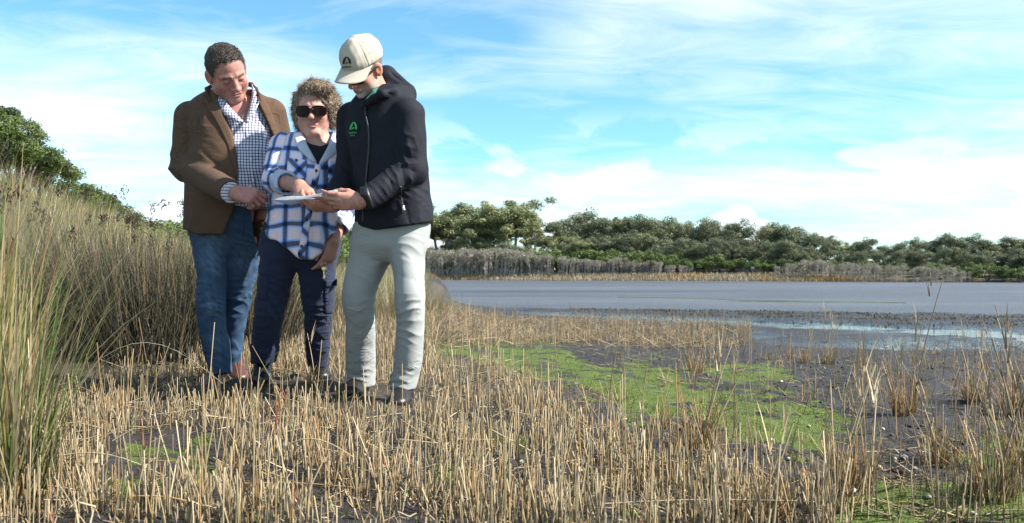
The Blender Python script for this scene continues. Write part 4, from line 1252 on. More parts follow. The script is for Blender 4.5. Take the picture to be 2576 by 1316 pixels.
def build_tussocks():
    T = [  # frame position of the foot, stems, height, spread, label, tall stems (height, lean, azimuth)
        (1750, 938, 150, 0.30, 0.20, 'bushy straw tussock at the back edge of the bright moss', [(0.55, 0.06, 0.2), (0.5, 0.1, 2.5), (0.45, 0.12, 0.6)]),
        (1755, 1130, 210, 0.36, 0.20, 'large leaning straw tussock in front of the moss, tall stems bending right', [(0.62, 0.16, 0.1), (0.66, 0.10, 0.3), (0.55, 0.30, -0.2), (0.5, 0.05, 2.8)]),
        (1931, 905, 60, 0.14, 0.18, 'small round tussock, leftmost of the mud-edge row', []),
        (1987, 903, 70, 0.20, 0.15, 'small upright tussock, second of the mud-edge row', [(0.32, 0.05, 1.0)]),
        (2026, 912, 80, 0.26, 0.14, 'upright tussock with two tall stems, third of the mud-edge row', [(0.72, 0.03, 0.5), (0.5, 0.12, 0.2)]),
        (2083, 918, 110, 0.34, 0.15, 'greenish upright tussock with tall feathery stems at the end of the mud-edge row', [(0.82, 0.03, 2.8), (0.70, 0.02, 0.5), (0.74, 0.16, 0.0), (0.55, 0.1, 0.3)]),
        (2278, 1042, 160, 0.40, 0.12, 'narrow tussock with one very tall leaning stem on the right-hand mud', [(1.02, 0.09, 0.0), (0.72, 0.05, 0.3), (0.5, 0.1, 3.0)]),
        (2300, 912, 40, 0.12, 0.18, 'tiny green-footed tuft on the wet mud', []),
        (2356, 894, 70, 0.13, 0.25, 'small brown mound of reeds standing in the wet mud', []),
        (2140, 1215, 230, 0.34, 0.16, 'thick foreground tussock with a fan of upright stems beside the pale shells', [(0.62, 0.10, 0.3), (0.66, 0.04, 1.5), (0.58, 0.14, 0.1), (0.52, 0.05, 2.5), (0.60, 0.2, 0.2), (0.5, 0.02, 0.8)]),
        (2365, 1178, 180, 0.34, 0.20, 'brown tussock on bare mud near the right edge, second moss patch below it', [(0.5, 0.1, 0.4), (0.44, 0.15, 2.8)]),
        (2495, 1248, 200, 0.40, 0.15, 'tall brown tussock in the lower right corner beside green moss', [(0.62, 0.08, 0.2), (0.58, 0.14, 0.0), (0.5, 0.1, 2.9)]),
        (2560, 1040, 220, 0.40, 0.18, 'dense tussock cut by the right edge of the picture', [(0.9, 0.03, 0.5), (0.8, 0.05, 2.9), (0.7, 0.08, 2.6)]),
        (2450, 1010, 160, 0.28, 0.20, 'loose tussock of grey-brown stems left of the right-edge tussock', [(0.5, 0.05, 0.3), (0.56, 0.08, 2.7)]),
        (2575, 1190, 200, 0.42, 0.16, 'bristling tussock low on the right edge of the picture', [(0.7, 0.05, 2.8), (0.6, 0.1, 2.6)]),
        (2090, 1290, 170, 0.26, 0.18, 'short thick tussock at the bottom edge, left of the second moss patch', [(0.34, 0.1, 0.3)]),
        (1930, 1300, 190, 0.26, 0.20, 'matted straw tussock at the bottom edge, lower right of centre', [(0.4, 0.2, 0.3), (0.36, 0.15, 2.6)]),
        (1948, 1046, 16, 0.10, 0.22, 'sprig of short curved stubs standing on the moss', []),
        (2014, 1004, 16, 0.14, 0.12, 'few thin stubs behind the moss, right of its bright middle', []),
        (1560, 1010, 26, 0.16, 0.2, 'thin tuft of stubs at the left edge of the moss', [(0.26, 0.05, 0.6)]),
        (1660, 1075, 60, 0.22, 0.22, 'straw tuft on the near edge of the moss', [(0.34, 0.1, 0.5)]),
        (2470, 930, 40, 0.22, 0.2, 'sparse upright stems far right, standing by the blue pool', [(0.55, 0.03, 0.5), (0.5, 0.04, 2.6), (0.52, 0.02, 1.1)]),
        (780, 960, 46, 0.26, 0.25, 'tangled orange-brown tuft at the feet between woman and capped man', [(0.42, 0.08, 2.6), (0.36, 0.18, 2.9)]),
    ]
    for i, (px, py, n, h, sp, lab, tall) in enumerate(T):
        x, y = gxy(px, py)
        if py > 1150: h *= 0.85
        k = 0.92
        h *= 0.68; n = int(n * 0.75); tall = [(a * 0.62, b + 0.06, c) for a, b, c in tall]; sp *= 1.35
        tussock('reed_tussock', x, y, n, h, sp, lab, 'reed tussocks on the mud flat', 400 + i, tall, 0.35 if 'green' in lab else 0.08, 0.03 + 0.0002 * n, warm=0.95)
# ================================================================== left bank: sedge, rushes, dune grass
def blades_part(name, parent, r, n, rad, h0, h1, spread, cols, w0, w1, droop, mat, seg=5, ell=(1, 1), azb=None, azs=0.6, sides=2, tan=0.35):
    a = r.uniform(0, 6.28, n); q = np.sqrt(r.uniform(0, 1, n)) * rad
    base = np.stack([q * np.cos(a) * ell[0], q * np.sin(a) * ell[1], np.full(n, -0.02)], 1)
    base[:, 2] += ground_z(base[:, 0] + parent.location.x, base[:, 1] + parent.location.y) - parent.location.z
    az = a + r.normal(0, 0.6, n) if azb is None else np.where(r.uniform(size=n) < 0.65, azb + r.normal(0, azs, n), a)
    cols = np.asarray(cols); c = cols[r.integers(0, len(cols), n)] * r.uniform(0.7, 1.25, (n, 1))
    tipc = np.where(r.uniform(size=(n, 1)) < 1 - tan, c * 1.1, np.array([0.34, 0.26, 0.14]) * r.uniform(0.6, 1.1, (n, 1)))
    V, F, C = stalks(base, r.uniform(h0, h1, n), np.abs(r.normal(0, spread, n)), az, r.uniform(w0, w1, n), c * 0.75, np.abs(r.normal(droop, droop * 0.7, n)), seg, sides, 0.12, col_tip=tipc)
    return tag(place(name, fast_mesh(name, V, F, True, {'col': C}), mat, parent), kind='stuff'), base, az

def seed_heads(parent, r, tops, size=0.03, col=(0.022, 0.013, 0.010)):
    """small dark branching heads, each its own part"""
    for p in tops:
        n = 26
        b = np.asarray(p)[None] + r.normal(0, size * 0.45, (n, 3)) * np.array([1, 1, 1.5])
        c = np.array(col) * r.uniform(0.6, 2.0, (n, 1))
        V, F, C = stalks(b, r.uniform(0.010, 0.024, n), r.uniform(0, 1.2, n), r.uniform(0, 6.28, n), r.uniform(0.003, 0.0055, n), c, 0.0, 2, 3, 0.3)
        tag(place('seed_head', fast_mesh('seed_head', V, F, True, {'col': C}), M_straw, parent), kind='stuff')

def build_left_bank():
    r = np.random.default_rng(77)
    GREEN = [(0.065, 0.125, 0.018), (0.095, 0.155, 0.028), (0.045, 0.090, 0.016), (0.05, 0.10, 0.018), (0.16, 0.17, 0.04), (0.26, 0.20, 0.07), (0.30, 0.24, 0.13), (0.20, 0.17, 0.12), (0.26, 0.13, 0.045)]
    TAN = [(0.30, 0.24, 0.13), (0.25, 0.20, 0.11), (0.20, 0.18, 0.10), (0.34, 0.28, 0.18), (0.16, 0.165, 0.07), (0.13, 0.145, 0.05)]
    GREY = [(0.040, 0.038, 0.028), (0.075, 0.068, 0.052), (0.024, 0.028, 0.016), (0.16, 0.145, 0.115), (0.020, 0.025, 0.013), (0.016, 0.020, 0.010), (0.024, 0.030, 0.015)]
    S = [  # x, y, n, radius, h, spread
        (-1.36, 2.32, 260, 0.13, (0.40, 0.78), 0.09, 'green and gold sedge clump filling the lower left corner'),
        (-1.66, 2.75, 300, 0.17, (0.5, 0.92), 0.10, 'green sedge clump just behind the lower left corner clump'),
        (-2.06, 3.15, 380, 0.24, (0.6, 1.10), 0.11, 'tall sedge clump at the left edge, third from the corner'),
        (-2.34, 3.65, 360, 0.24, (0.6, 1.05), 0.12, 'leaning sedge clump between the corner clumps and the dark rushes'),
        (-2.85, 3.95, 380, 0.30, (0.8, 1.30), 0.13, 'tallest sedge clump against the left edge with dark seed heads'),
        (-3.15, 4.7, 360, 0.30, (0.7, 1.15), 0.15, 'grey-gold sedge clump behind the tallest clump, with seed heads'),
        (-3.75, 5.5, 380, 0.40, (0.8, 1.30), 0.16, 'brown-topped sedge clump at left below the dune scrub'),
    ]
    for i, (x, y, n, rad, h, sp, lab) in enumerate(S):
        root = empty('sedge_clump', (x, y, float(ground_z(x, y))))
        tag(root, lab, 'sedge', 'sedge clumps at the left edge')
        cols = GREEN if i < 4 else GREEN[2:] + TAN[:3]
        blades_part('green_blade_tuft', root, r, int(n * 0.62), rad, h[0] * 0.7, h[1], sp * 1.3, cols, 0.0024, 0.0056, 0.12, M_blade)
        blades_part('dry_blade_tuft', root, r, int(n * 0.6), rad * 1.1, h[0] * 0.35, h[1] * 0.75, sp * 2.2, TAN + [(0.13, 0.12, 0.09), (0.20, 0.18, 0.14)], 0.0018, 0.0040, 0.30, M_blade)
        o, base, az = blades_part('arching_blade_tuft', root, r, 16, rad, h[1] * 0.7, h[1] * 1.05, sp * 1.4, [(0.16, 0.17, 0.06), (0.45, 0.38, 0.24)], 0.0022, 0.0036, 0.35, M_blade, 8, azb=0.1, azs=0.5)
        if i >= 3:
            seed_heads(root, r, [(r.normal(0, rad * 0.6), r.normal(-0.05, rad * 0.5), h[1] * r.uniform(0.62, 0.92)) for _ in range(12)], 0.036, (0.05, 0.030, 0.02))
    # papery dead leaves caught in the sedge
    # the dark spiky rush
    for j, (x, y, rad, n, lab) in enumerate([(-2.55, 6.2, 0.48, 2300, 'dark spiky rush clump with black seed heads beside the man in blazer'),
                                             (-3.20, 6.7, 0.40, 900, 'grey-brown rush clump left of the dark spiky one'),
                                             (-2.10, 6.8, 0.38, 1300, 'grey rush clump half hidden behind the man in blazer')]):
        root = empty('rush_clump', (x, y, float(ground_z(x, y))))
        tag(root, lab, 'rush', 'rush clumps behind the man in blazer')
        blades_part('stem_tuft', root, r, n, rad, 0.50, 1.02, 0.30, GREY, 0.0022, 0.0042, 0.07, M_blade, 4, tan=0.26, azb=2.9 if j == 0 else None, azs=1.1, sides=3)
        blades_part('dead_stem_tuft', root, r, int(n * 0.5), rad * 1.15, 0.3, 0.75, 0.75, [(0.11, 0.098, 0.076), (0.07, 0.058, 0.042), (0.20, 0.18, 0.14)], 0.0018, 0.0034, 0.15, M_blade, 4)
        seed_heads(root, r, [(r.normal(0.1, rad * 0.75), r.normal(-0.1, rad * 0.4), r.uniform(0.80, 1.12)) for _ in range(22)], 0.036)
    # dune grass: one mass
    parts = []
    N = 78000
    y = r.uniform(7.7, 34, N); x = -0.10 * y - r.uniform(0, 1, N) ** 1.35 * (0.95 * y)
    px, py = to_px(x, y, ground_z(x, y))
    cl = n2(x, y, 1.3, 3, 3)
    e = dune_edge(y) - x
    ok = (r.uniform(size=N) < np.clip(0.5 + 0.6 * cl, 0.12, 1)) & (x < -1.25 - 0.05 * (y - 8) + 0.35 * cl) & ~((px > 640) & (py > 790)) & ~((y < 8.4) & (x > -2.2))
    ok &= (ground_z(x, y) > -0.12)
    x, y, cl, e = x[ok], y[ok], cl[ok], e[ok]; n = len(x)
    base = np.stack([x, y, ground_z(x, y) - 0.02], 1)
    pal = np.array(TAN); c = pal[r.integers(0, len(pal), n)] * r.uniform(0.85, 1.6, (n, 1)) * (1 + 0.25 * cl[:, None])
    h = r.uniform(0.30, 0.72, n) * (1 + 0.25 * cl) * (1 - 0.30 * sstep(0.3, 1.3, base[:, 2]))
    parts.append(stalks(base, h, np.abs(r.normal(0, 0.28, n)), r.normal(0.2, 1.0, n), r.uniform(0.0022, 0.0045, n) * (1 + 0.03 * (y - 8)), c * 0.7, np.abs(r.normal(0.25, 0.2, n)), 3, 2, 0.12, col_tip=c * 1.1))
    V, F, C = join(parts)
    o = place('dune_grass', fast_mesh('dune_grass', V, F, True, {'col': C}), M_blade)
    tag(o, 'tan tussocky grass covering the dune slope on the left', 'grass', kind='stuff')
    # windblown tufts by the capped man's knee
    for i, (px_, py_, nn, hh, lab) in enumerate([(1085, 790, 90, 0.55, 'windblown straw-coloured tuft beside the capped man, bending right'), (985, 800, 120, 0.6, 'pale grass tuft seen between the capped man\'s legs'), (860, 800, 120, 0.65, 'pale grass tuft seen between woman and capped man')]):
        x, y = gxy(px_, py_)
        root = empty('grass_tuft', (x, y, float(ground_z(x, y)))); tag(root, lab, 'grass tuft', 'grass tufts behind the people')
        blades_part('blade_tuft', root, r, nn * 3, 0.22, hh * 0.5, hh, 0.35, TAN, 0.002, 0.004, 0.35, M_blade, 5, azb=0.2, azs=0.7)
        blades_part('seed_stalk_tuft', root, r, nn // 3, 0.15, hh * 0.8, hh * 1.2, 0.3, [(0.5, 0.42, 0.28)], 0.002, 0.003, 0.35, M_blade, 6, azb=0.1, azs=0.5)

def build_litter():
    r = np.random.default_rng(5)
    # long arching blades lying over the stubble
    defs = [(150, 1010, 560, 965, 0.22, (0.34, 0.32, 0.25), 'long grey blade arching right across the ground towards the brown boot'),
            (650, 955, 800, 1010, 0.06, (0.42, 0.35, 0.18), 'tan blade bridging the ground in front of the woman\'s boots'),
            (640, 985, 735, 870, 0.04, (0.38, 0.36, 0.2), 'straight pale blade leaning up in front of the woman\'s trousers'),
            (470, 1252, 1000, 1240, 0.02, (0.40, 0.24, 0.09), 'long orange-brown stem lying level across the lower middle stubble'),
            (600, 1290, 890, 1150, 0.10, (0.45, 0.36, 0.18), 'pale straw leaning up to the right in the lower middle stubble'),
            (690, 1120, 720, 1010, 0.10, (0.30, 0.06, 0.05), 'short dark red stem rising from the middle stubble'),
            (640, 1050, 760, 1190, 0.05, (0.40, 0.13, 0.07), 'red-orange stem slanting down to the right in the middle stubble'),
            (1450, 1300, 2050, 1262, 0.01, (0.42, 0.36, 0.24), 'long grey-tan reed lying along the bottom edge right of centre'),
            (230, 1290, 620, 1330, 0.04, (0.45, 0.27, 0.10), 'thin orange blade drooping along the bottom left'),
            (1500, 1240, 1620, 1020, 0.0, (0.46, 0.37, 0.22), 'single straight reed leaning right in the centre foreground'),
            (1370, 1250, 1440, 1050, 0.0, (0.48, 0.38, 0.22), 'pale reed leaning right, just left of the single straight one'),
            (0, 1245, 430, 1205, 0.08, (0.44, 0.38, 0.25), 'pale straw reaching in from the lower left edge')]
    for (x0, y0, x1, y1, up, col, lab) in defs:
        a = np.array(gxy(x0, y0)); d = a[1]
        A = np.array([a[0], d, float(ground_z(*a)) + 0.02])
        B = PX(x1, y1, d * 0.97)
        B[2] = max(B[2], float(ground_z(B[0], B[1])) + 0.01)
        s = np.linspace(0, 1, 12)[:, None]
        P = A * (1 - s) + B * s + np.array([0, 0, up]) * np.sin(np.pi * s)
        me_o = tube_mesh('fallen_blade', P, 0.0026 * (1 - 0.6 * s[:, 0]), simple_mat('blade_' + lab[:12].replace(' ', '_'), col, 0.7, 0.2, 60), None, 5)
        tag(me_o, lab, 'blade', 'single blades lying over the stubble')
    # shells and stones
    pos8 = [(995, 1145), (1145, 1010), (1238, 955), (740, 762), (1168, 780), (1295, 950), (495, 410), (580, 512), (520, 850), (1352, 1022), (1655, 1055), (620, 970), (830, 425), (970, 245), (1435, 1210), (1690, 1270), (50, 1240), (385, 1130), (1620, 870), (880, 905)]
    pts = [(1714 + X * 0.4339, 745 + Y * 0.4339) for X, Y in pos8]
    pos7 = [(1525, 980), (1600, 995), (1540, 1245), (1075, 1055), (1655, 905), (1970, 605), (1705, 625), (1255, 915), (1520, 1160), (130, 770)]
    pts += [(857 + X * 0.3632, 838.4 + Y * 0.3632) for X, Y in pos7]
    pts += [(790, 868), (800, 884), (1010, 878)]
    M_shell = simple_mat('bleached_shell', (0.40, 0.36, 0.30), 0.6, 0.25, 60, 150, 0.3, 0.003)
    bm = bmesh.new()
    bmesh.ops.create_icosphere(bm, subdivisions=2, radius=1)
    rr = random.Random(4)
    for v in bm.verts:
        x, y, z = v.co
        v.co = Vector((x * (1 + 0.15 * x), y * 0.8, max(z, -0.35) * 0.62 * (1 + 0.08 * math.sin(9 * math.atan2(y, x)))))
    for f in bm.faces: f.smooth = True
    me = bpy.data.meshes.new('shell'); bm.to_mesh(me); bm.free(); me.materials.append(M_shell)
    spots = {0: 'brightest white shell beside the thick foreground tussock', 1: 'pale shell right of the thick foreground tussock', 2: 'round pale shell on the mud above the brown tussock', 3: 'shell on the far edge of the moss', 4: 'shell on the mud below the narrow tall tussock', 30: 'white stone on the turf between the woman\'s legs', 31: 'small white stone just below the larger one behind the woman', 32: 'white stone behind the capped man\'s legs'}
    rank = {30: 0, 31: 1, 32: 2}
    rank.update({k: n for n, k in enumerate(sorted(range(20), key=lambda k: -pts[k][1]))})
    rank.update({k: n for n, k in enumerate(sorted(range(20, 30), key=lambda k: -pts[k][1]))})
    for i, (px, py) in enumerate(pts):
        x, y = gxy(px, py)
        o = bpy.data.objects.new('shell' if i < 30 else 'stone', me); COL.objects.link(o)
        s = rr.uniform(0.008, 0.012) if i >= 2 else 0.014
        if i >= 30: s = 0.03
        o.scale = (s, s * rr.uniform(0.8, 1.1), s); o.rotation_euler = (rr.uniform(-0.3, 0.3), rr.uniform(-0.3, 0.3), rr.uniform(0, 6.28))
        o.location = (x, y, float(ground_z(x, y)) + s * 0.25)
        tag(o, spots[i] if i in spots else ('small bleached shell on the dark mud, %s by distance from the camera' % ordw(rank[i]) if i < 20 else 'tiny pale shell among the foreground stubble, %s by distance from the camera' % ordw(rank[i])), 'shell' if i < 30 else 'stone', ('shells on the mud' if i < 20 else 'shells among the stubble') if i < 30 else 'white stones behind the people')

# ================================================================== trees
def leaf_cards(r, cen, rad, n, size, col, jit=0.25, flat=1.0):
    """n small leaf faces through each of the clumps; cen (k,3), rad (k,3)"""
    k = len(cen)
    i = np.repeat(np.arange(k), n)
    v = r.normal(size=(k * n, 3)); v /= np.linalg.norm(v, axis=1, keepdims=True)
    rr = r.uniform(0.25, 1.0, (k * n, 1)) ** 0.5
    P = cen[i] + v * rr * rad[i]
    nn = v + r.normal(0, 0.45, (k * n, 3)); nn /= np.linalg.norm(nn, axis=1, keepdims=True)
    u = np.cross(nn, r.normal(size=(k * n, 3))); u /= np.linalg.norm(u, axis=1, keepdims=True) + 1e-9
    w = np.cross(nn, u)
    s = size * r.uniform(0.6, 1.4, (k * n, 1))
    V = np.stack([P - u * s, P - w * s * 0.6, P + u * s, P + w * s * 0.6], 1).reshape(-1, 3)
    F = np.arange(k * n * 4).reshape(-1, 4)
    cc = np.asarray(col)[r.integers(0, len(col), k)][i] * r.uniform(1 - jit, 1 + jit, (k * n, 1))
    return V, F, np.repeat(cc, 4, 0)

def limb(pts, rad, ns=5):
    pts = np.asarray(pts, float); n = len(pts)
    T = np.gradient(pts, axis=0); T /= np.linalg.norm(T, axis=1, keepdims=True) + 1e-9
    U = np.cross(T, (0.31, 0.87, 0.11)); U /= np.linalg.norm(U, axis=1, keepdims=True) + 1e-9
    W = np.cross(T, U); a = np.linspace(0, 2 * np.pi, ns, endpoint=False)
    R = pts[:, None] + np.asarray(rad)[:, None, None] * (np.cos(a)[None, :, None] * U[:, None] + np.sin(a)[None, :, None] * W[:, None])
    return R.reshape(-1, 3), grid_faces(n, ns, 0, True)

def make_tree(kind, seed):
    """returns (trunk mesh, crown mesh) for a tree of unit-ish real size"""
    r = np.random.default_rng(seed)
    tv, tf, off = [], [], 0
    def add(p, rd, ns=5):
        nonlocal off
        V, F = limb(p, rd, ns); tv.append(V); tf.append(F + off); off += len(V)
    cen, rad = [], []
    if kind == 'gum':
        H = 16.0; bend = r.normal(0, 0.6, 2)
        top = np.array([bend[0], bend[1], H * 0.62])
        s = np.linspace(0, 1, 6)[:, None]
        tr = top * s + np.array([0.3 * r.normal(), 0.3 * r.normal(), 0]) * np.sin(np.pi * s)
        add(tr, 0.30 * (1 - 0.6 * s[:, 0]))
        for i in range(11):
            t0 = r.uniform(0.5, 1.0); b = tr[min(int(t0 * 5), 5)]
            a = r.uniform(0, 6.28); L = r.uniform(2.2, 4.6); e = b + np.array([math.cos(a) * L * 0.75, math.sin(a) * L * 0.75, L * r.uniform(0.55, 1.25)])
            e[2] = min(e[2], H * 0.94)
            q = np.linspace(0, 1, 4)[:, None]; add(b * (1 - q) + e * q + np.array([0, 0, -0.3]) * np.sin(np.pi * q), 0.10 * (1 - 0.75 * q[:, 0]), 4)
            for k in range(3):
                cen.append(e + r.normal(0, 0.75, 3) * np.array([1, 1, 0.6])); rad.append(np.array([1.2, 1.2, 0.85]) * r.uniform(0.65, 1.35))
        n, size, col = 240, 0.15, [(0.21, 0.225, 0.10), (0.18, 0.20, 0.09), (0.25, 0.255, 0.12), (0.14, 0.165, 0.08)]
    elif kind == 'dense':
        H = 12.0
        add(np.array([[0, 0, 0], [0.2, 0.1, 3], [0.1, 0.3, 7]]), [0.3, 0.22, 0.1])
        for i in range(34):
            z = H * (0.16 + 0.74 * r.uniform() ** 0.9); w = 3.5 * math.sin(min(1, (z / H) * 0.85 + 0.18) * math.pi) ** 0.6 + 0.4
            a = r.uniform(0, 6.28); q = w * r.uniform(0.35, 1.0)
            cen.append(np.array([math.cos(a) * q, math.sin(a) * q, z])); rad.append(np.array([1.5, 1.5, 1.1]) * r.uniform(0.7, 1.25))
            if i % 4 == 0: add(np.array([[0.1, 0.1, z * 0.6], [cen[-1][0] * 0.6, cen[-1][1] * 0.6, z * 0.9], cen[-1]]), [0.08, 0.05, 0.02], 4)
        n, size, col = 230, 0.15, [(0.130, 0.148, 0.080), (0.108, 0.128, 0.072), (0.170, 0.182, 0.096), (0.090, 0.108, 0.064)]
    elif kind == 'scrub':
        H = 5.0
        for a in r.uniform(0, 6.28, 4): add(np.array([[0, 0, 0], [math.cos(a) * 0.7, math.sin(a) * 0.7, 1.6], [math.cos(a) * 1.6, math.sin(a) * 1.6, 3.2]]), [0.12, 0.08, 0.03], 4)
        for i in range(26):
            a = r.uniform(0, 6.28); q = 2.6 * math.sqrt(r.uniform()); z = H * (0.82 - 0.42 * (q / 2.6) ** 2) * r.uniform(0.75, 1.0)
            cen.append(np.array([math.cos(a) * q, math.sin(a) * q, z])); rad.append(np.array([0.85, 0.85, 0.55]) * r.uniform(0.8, 1.25))
        n, size, col = 150, 0.12, [(0.10, 0.145, 0.042), (0.082, 0.122, 0.036), (0.125, 0.165, 0.048)]
    elif kind == 'bare':
        H = 5.2
        for i in range(16):
            b = np.array([r.normal(0, 1.3), r.normal(0, 1.0), 0]); e = b + np.array([r.normal(0, 0.35), r.normal(0, 0.35), H * r.uniform(0.65, 0.95)])
            q = np.linspace(0, 1, 4)[:, None]; add(b * (1 - q) + e * q + r.normal(0, 0.12, 3) * np.sin(np.pi * q), 0.042 * (1 - 0.7 * q[:, 0]), 4)
            for k in range(7):
                m = b * 0.45 + e * 0.55 + (e - b) * r.uniform(-0.1, 0.4); f_ = m + np.array([r.normal(0, 0.5), r.normal(0, 0.5), r.uniform(0.3, 0.9)])
                add(np.array([m, (m + f_) / 2 + r.normal(0, 0.06, 3), f_]), [0.03, 0.02, 0.010], 3)
            cen.append(e + np.array([0, 0, -0.1])); rad.append(np.array([0.7, 0.7, 0.75]))
        n, size, col = 90, 0.10, [(0.30, 0.27, 0.235), (0.25, 0.23, 0.19), (0.20, 0.195, 0.13)]
    elif kind == 'coast':
        H = 1.5                                                     # wind-clipped shrub seen close, small leaves
        for a in r.uniform(0, 6.28, 5): add(np.array([[0, 0, -0.1], [math.cos(a) * 0.25, math.sin(a) * 0.25, 0.45], [math.cos(a) * 0.7, math.sin(a) * 0.7, 1.0]]), [0.045, 0.03, 0.012], 4)
        for i in range(30):
            a = r.uniform(0, 6.28); q = 0.95 * math.sqrt(r.uniform()); z = H * (0.78 - 0.40 * (q / 0.95) ** 2) * r.uniform(0.7, 1.05)
            cen.append(np.array([math.cos(a) * q, math.sin(a) * q, z])); rad.append(np.array([0.28, 0.28, 0.17]) * r.uniform(0.7, 1.3))
        n, size, col = 260, 0.026, [(0.082, 0.118, 0.026), (0.062, 0.094, 0.022), (0.108, 0.140, 0.032), (0.048, 0.068, 0.025)]
    V, F = np.concatenate(tv), np.concatenate(tf)
    bark = {'gum': (0.50, 0.46, 0.40), 'dense': (0.14, 0.12, 0.10), 'scrub': (0.16, 0.13, 0.11), 'bare': (0.36, 0.33, 0.30), 'coast': (0.13, 0.105, 0.09)}[kind]
    trunk = fast_mesh('trunk', V, F); 
    if ('bark_' + kind) not in bpy.data.materials: simple_mat('bark_' + kind, bark, 0.9, 0.35, 1.5 if kind != 'coast' else 12)
    trunk.materials.append(bpy.data.materials['bark_' + kind])
    Vc, Fc, Cc = leaf_cards(r, np.array(cen), np.array(rad), n, size, col)
    crown = fast_mesh('crown', Vc, Fc, False, {'col': Cc}); crown.materials.append(M_leaf)
    return trunk, crown
M_leaf = simple_mat('leaf', None, 0.6, 0.2, 0.5, None, spec=0.3, attr='col', backlit=0.2)

def plant_tree(kindname, meshes, x, y, h, H0, label, group, r, wide=1.0, cat='tree', z=None):
    root = empty(kindname, (x, y, float(ground_z(x, y)) - 0.05 if z is None else z))
    s = h / H0
    root.scale = (s * wide, s * wide, s); root.rotation_euler = (0, 0, r.uniform(0, 6.28))
    for nm, me in zip(('trunk', 'crown'), meshes):
        o = bpy.data.objects.new(nm, me); COL.objects.link(o); o.parent = root
    tag(root, label, cat, group)

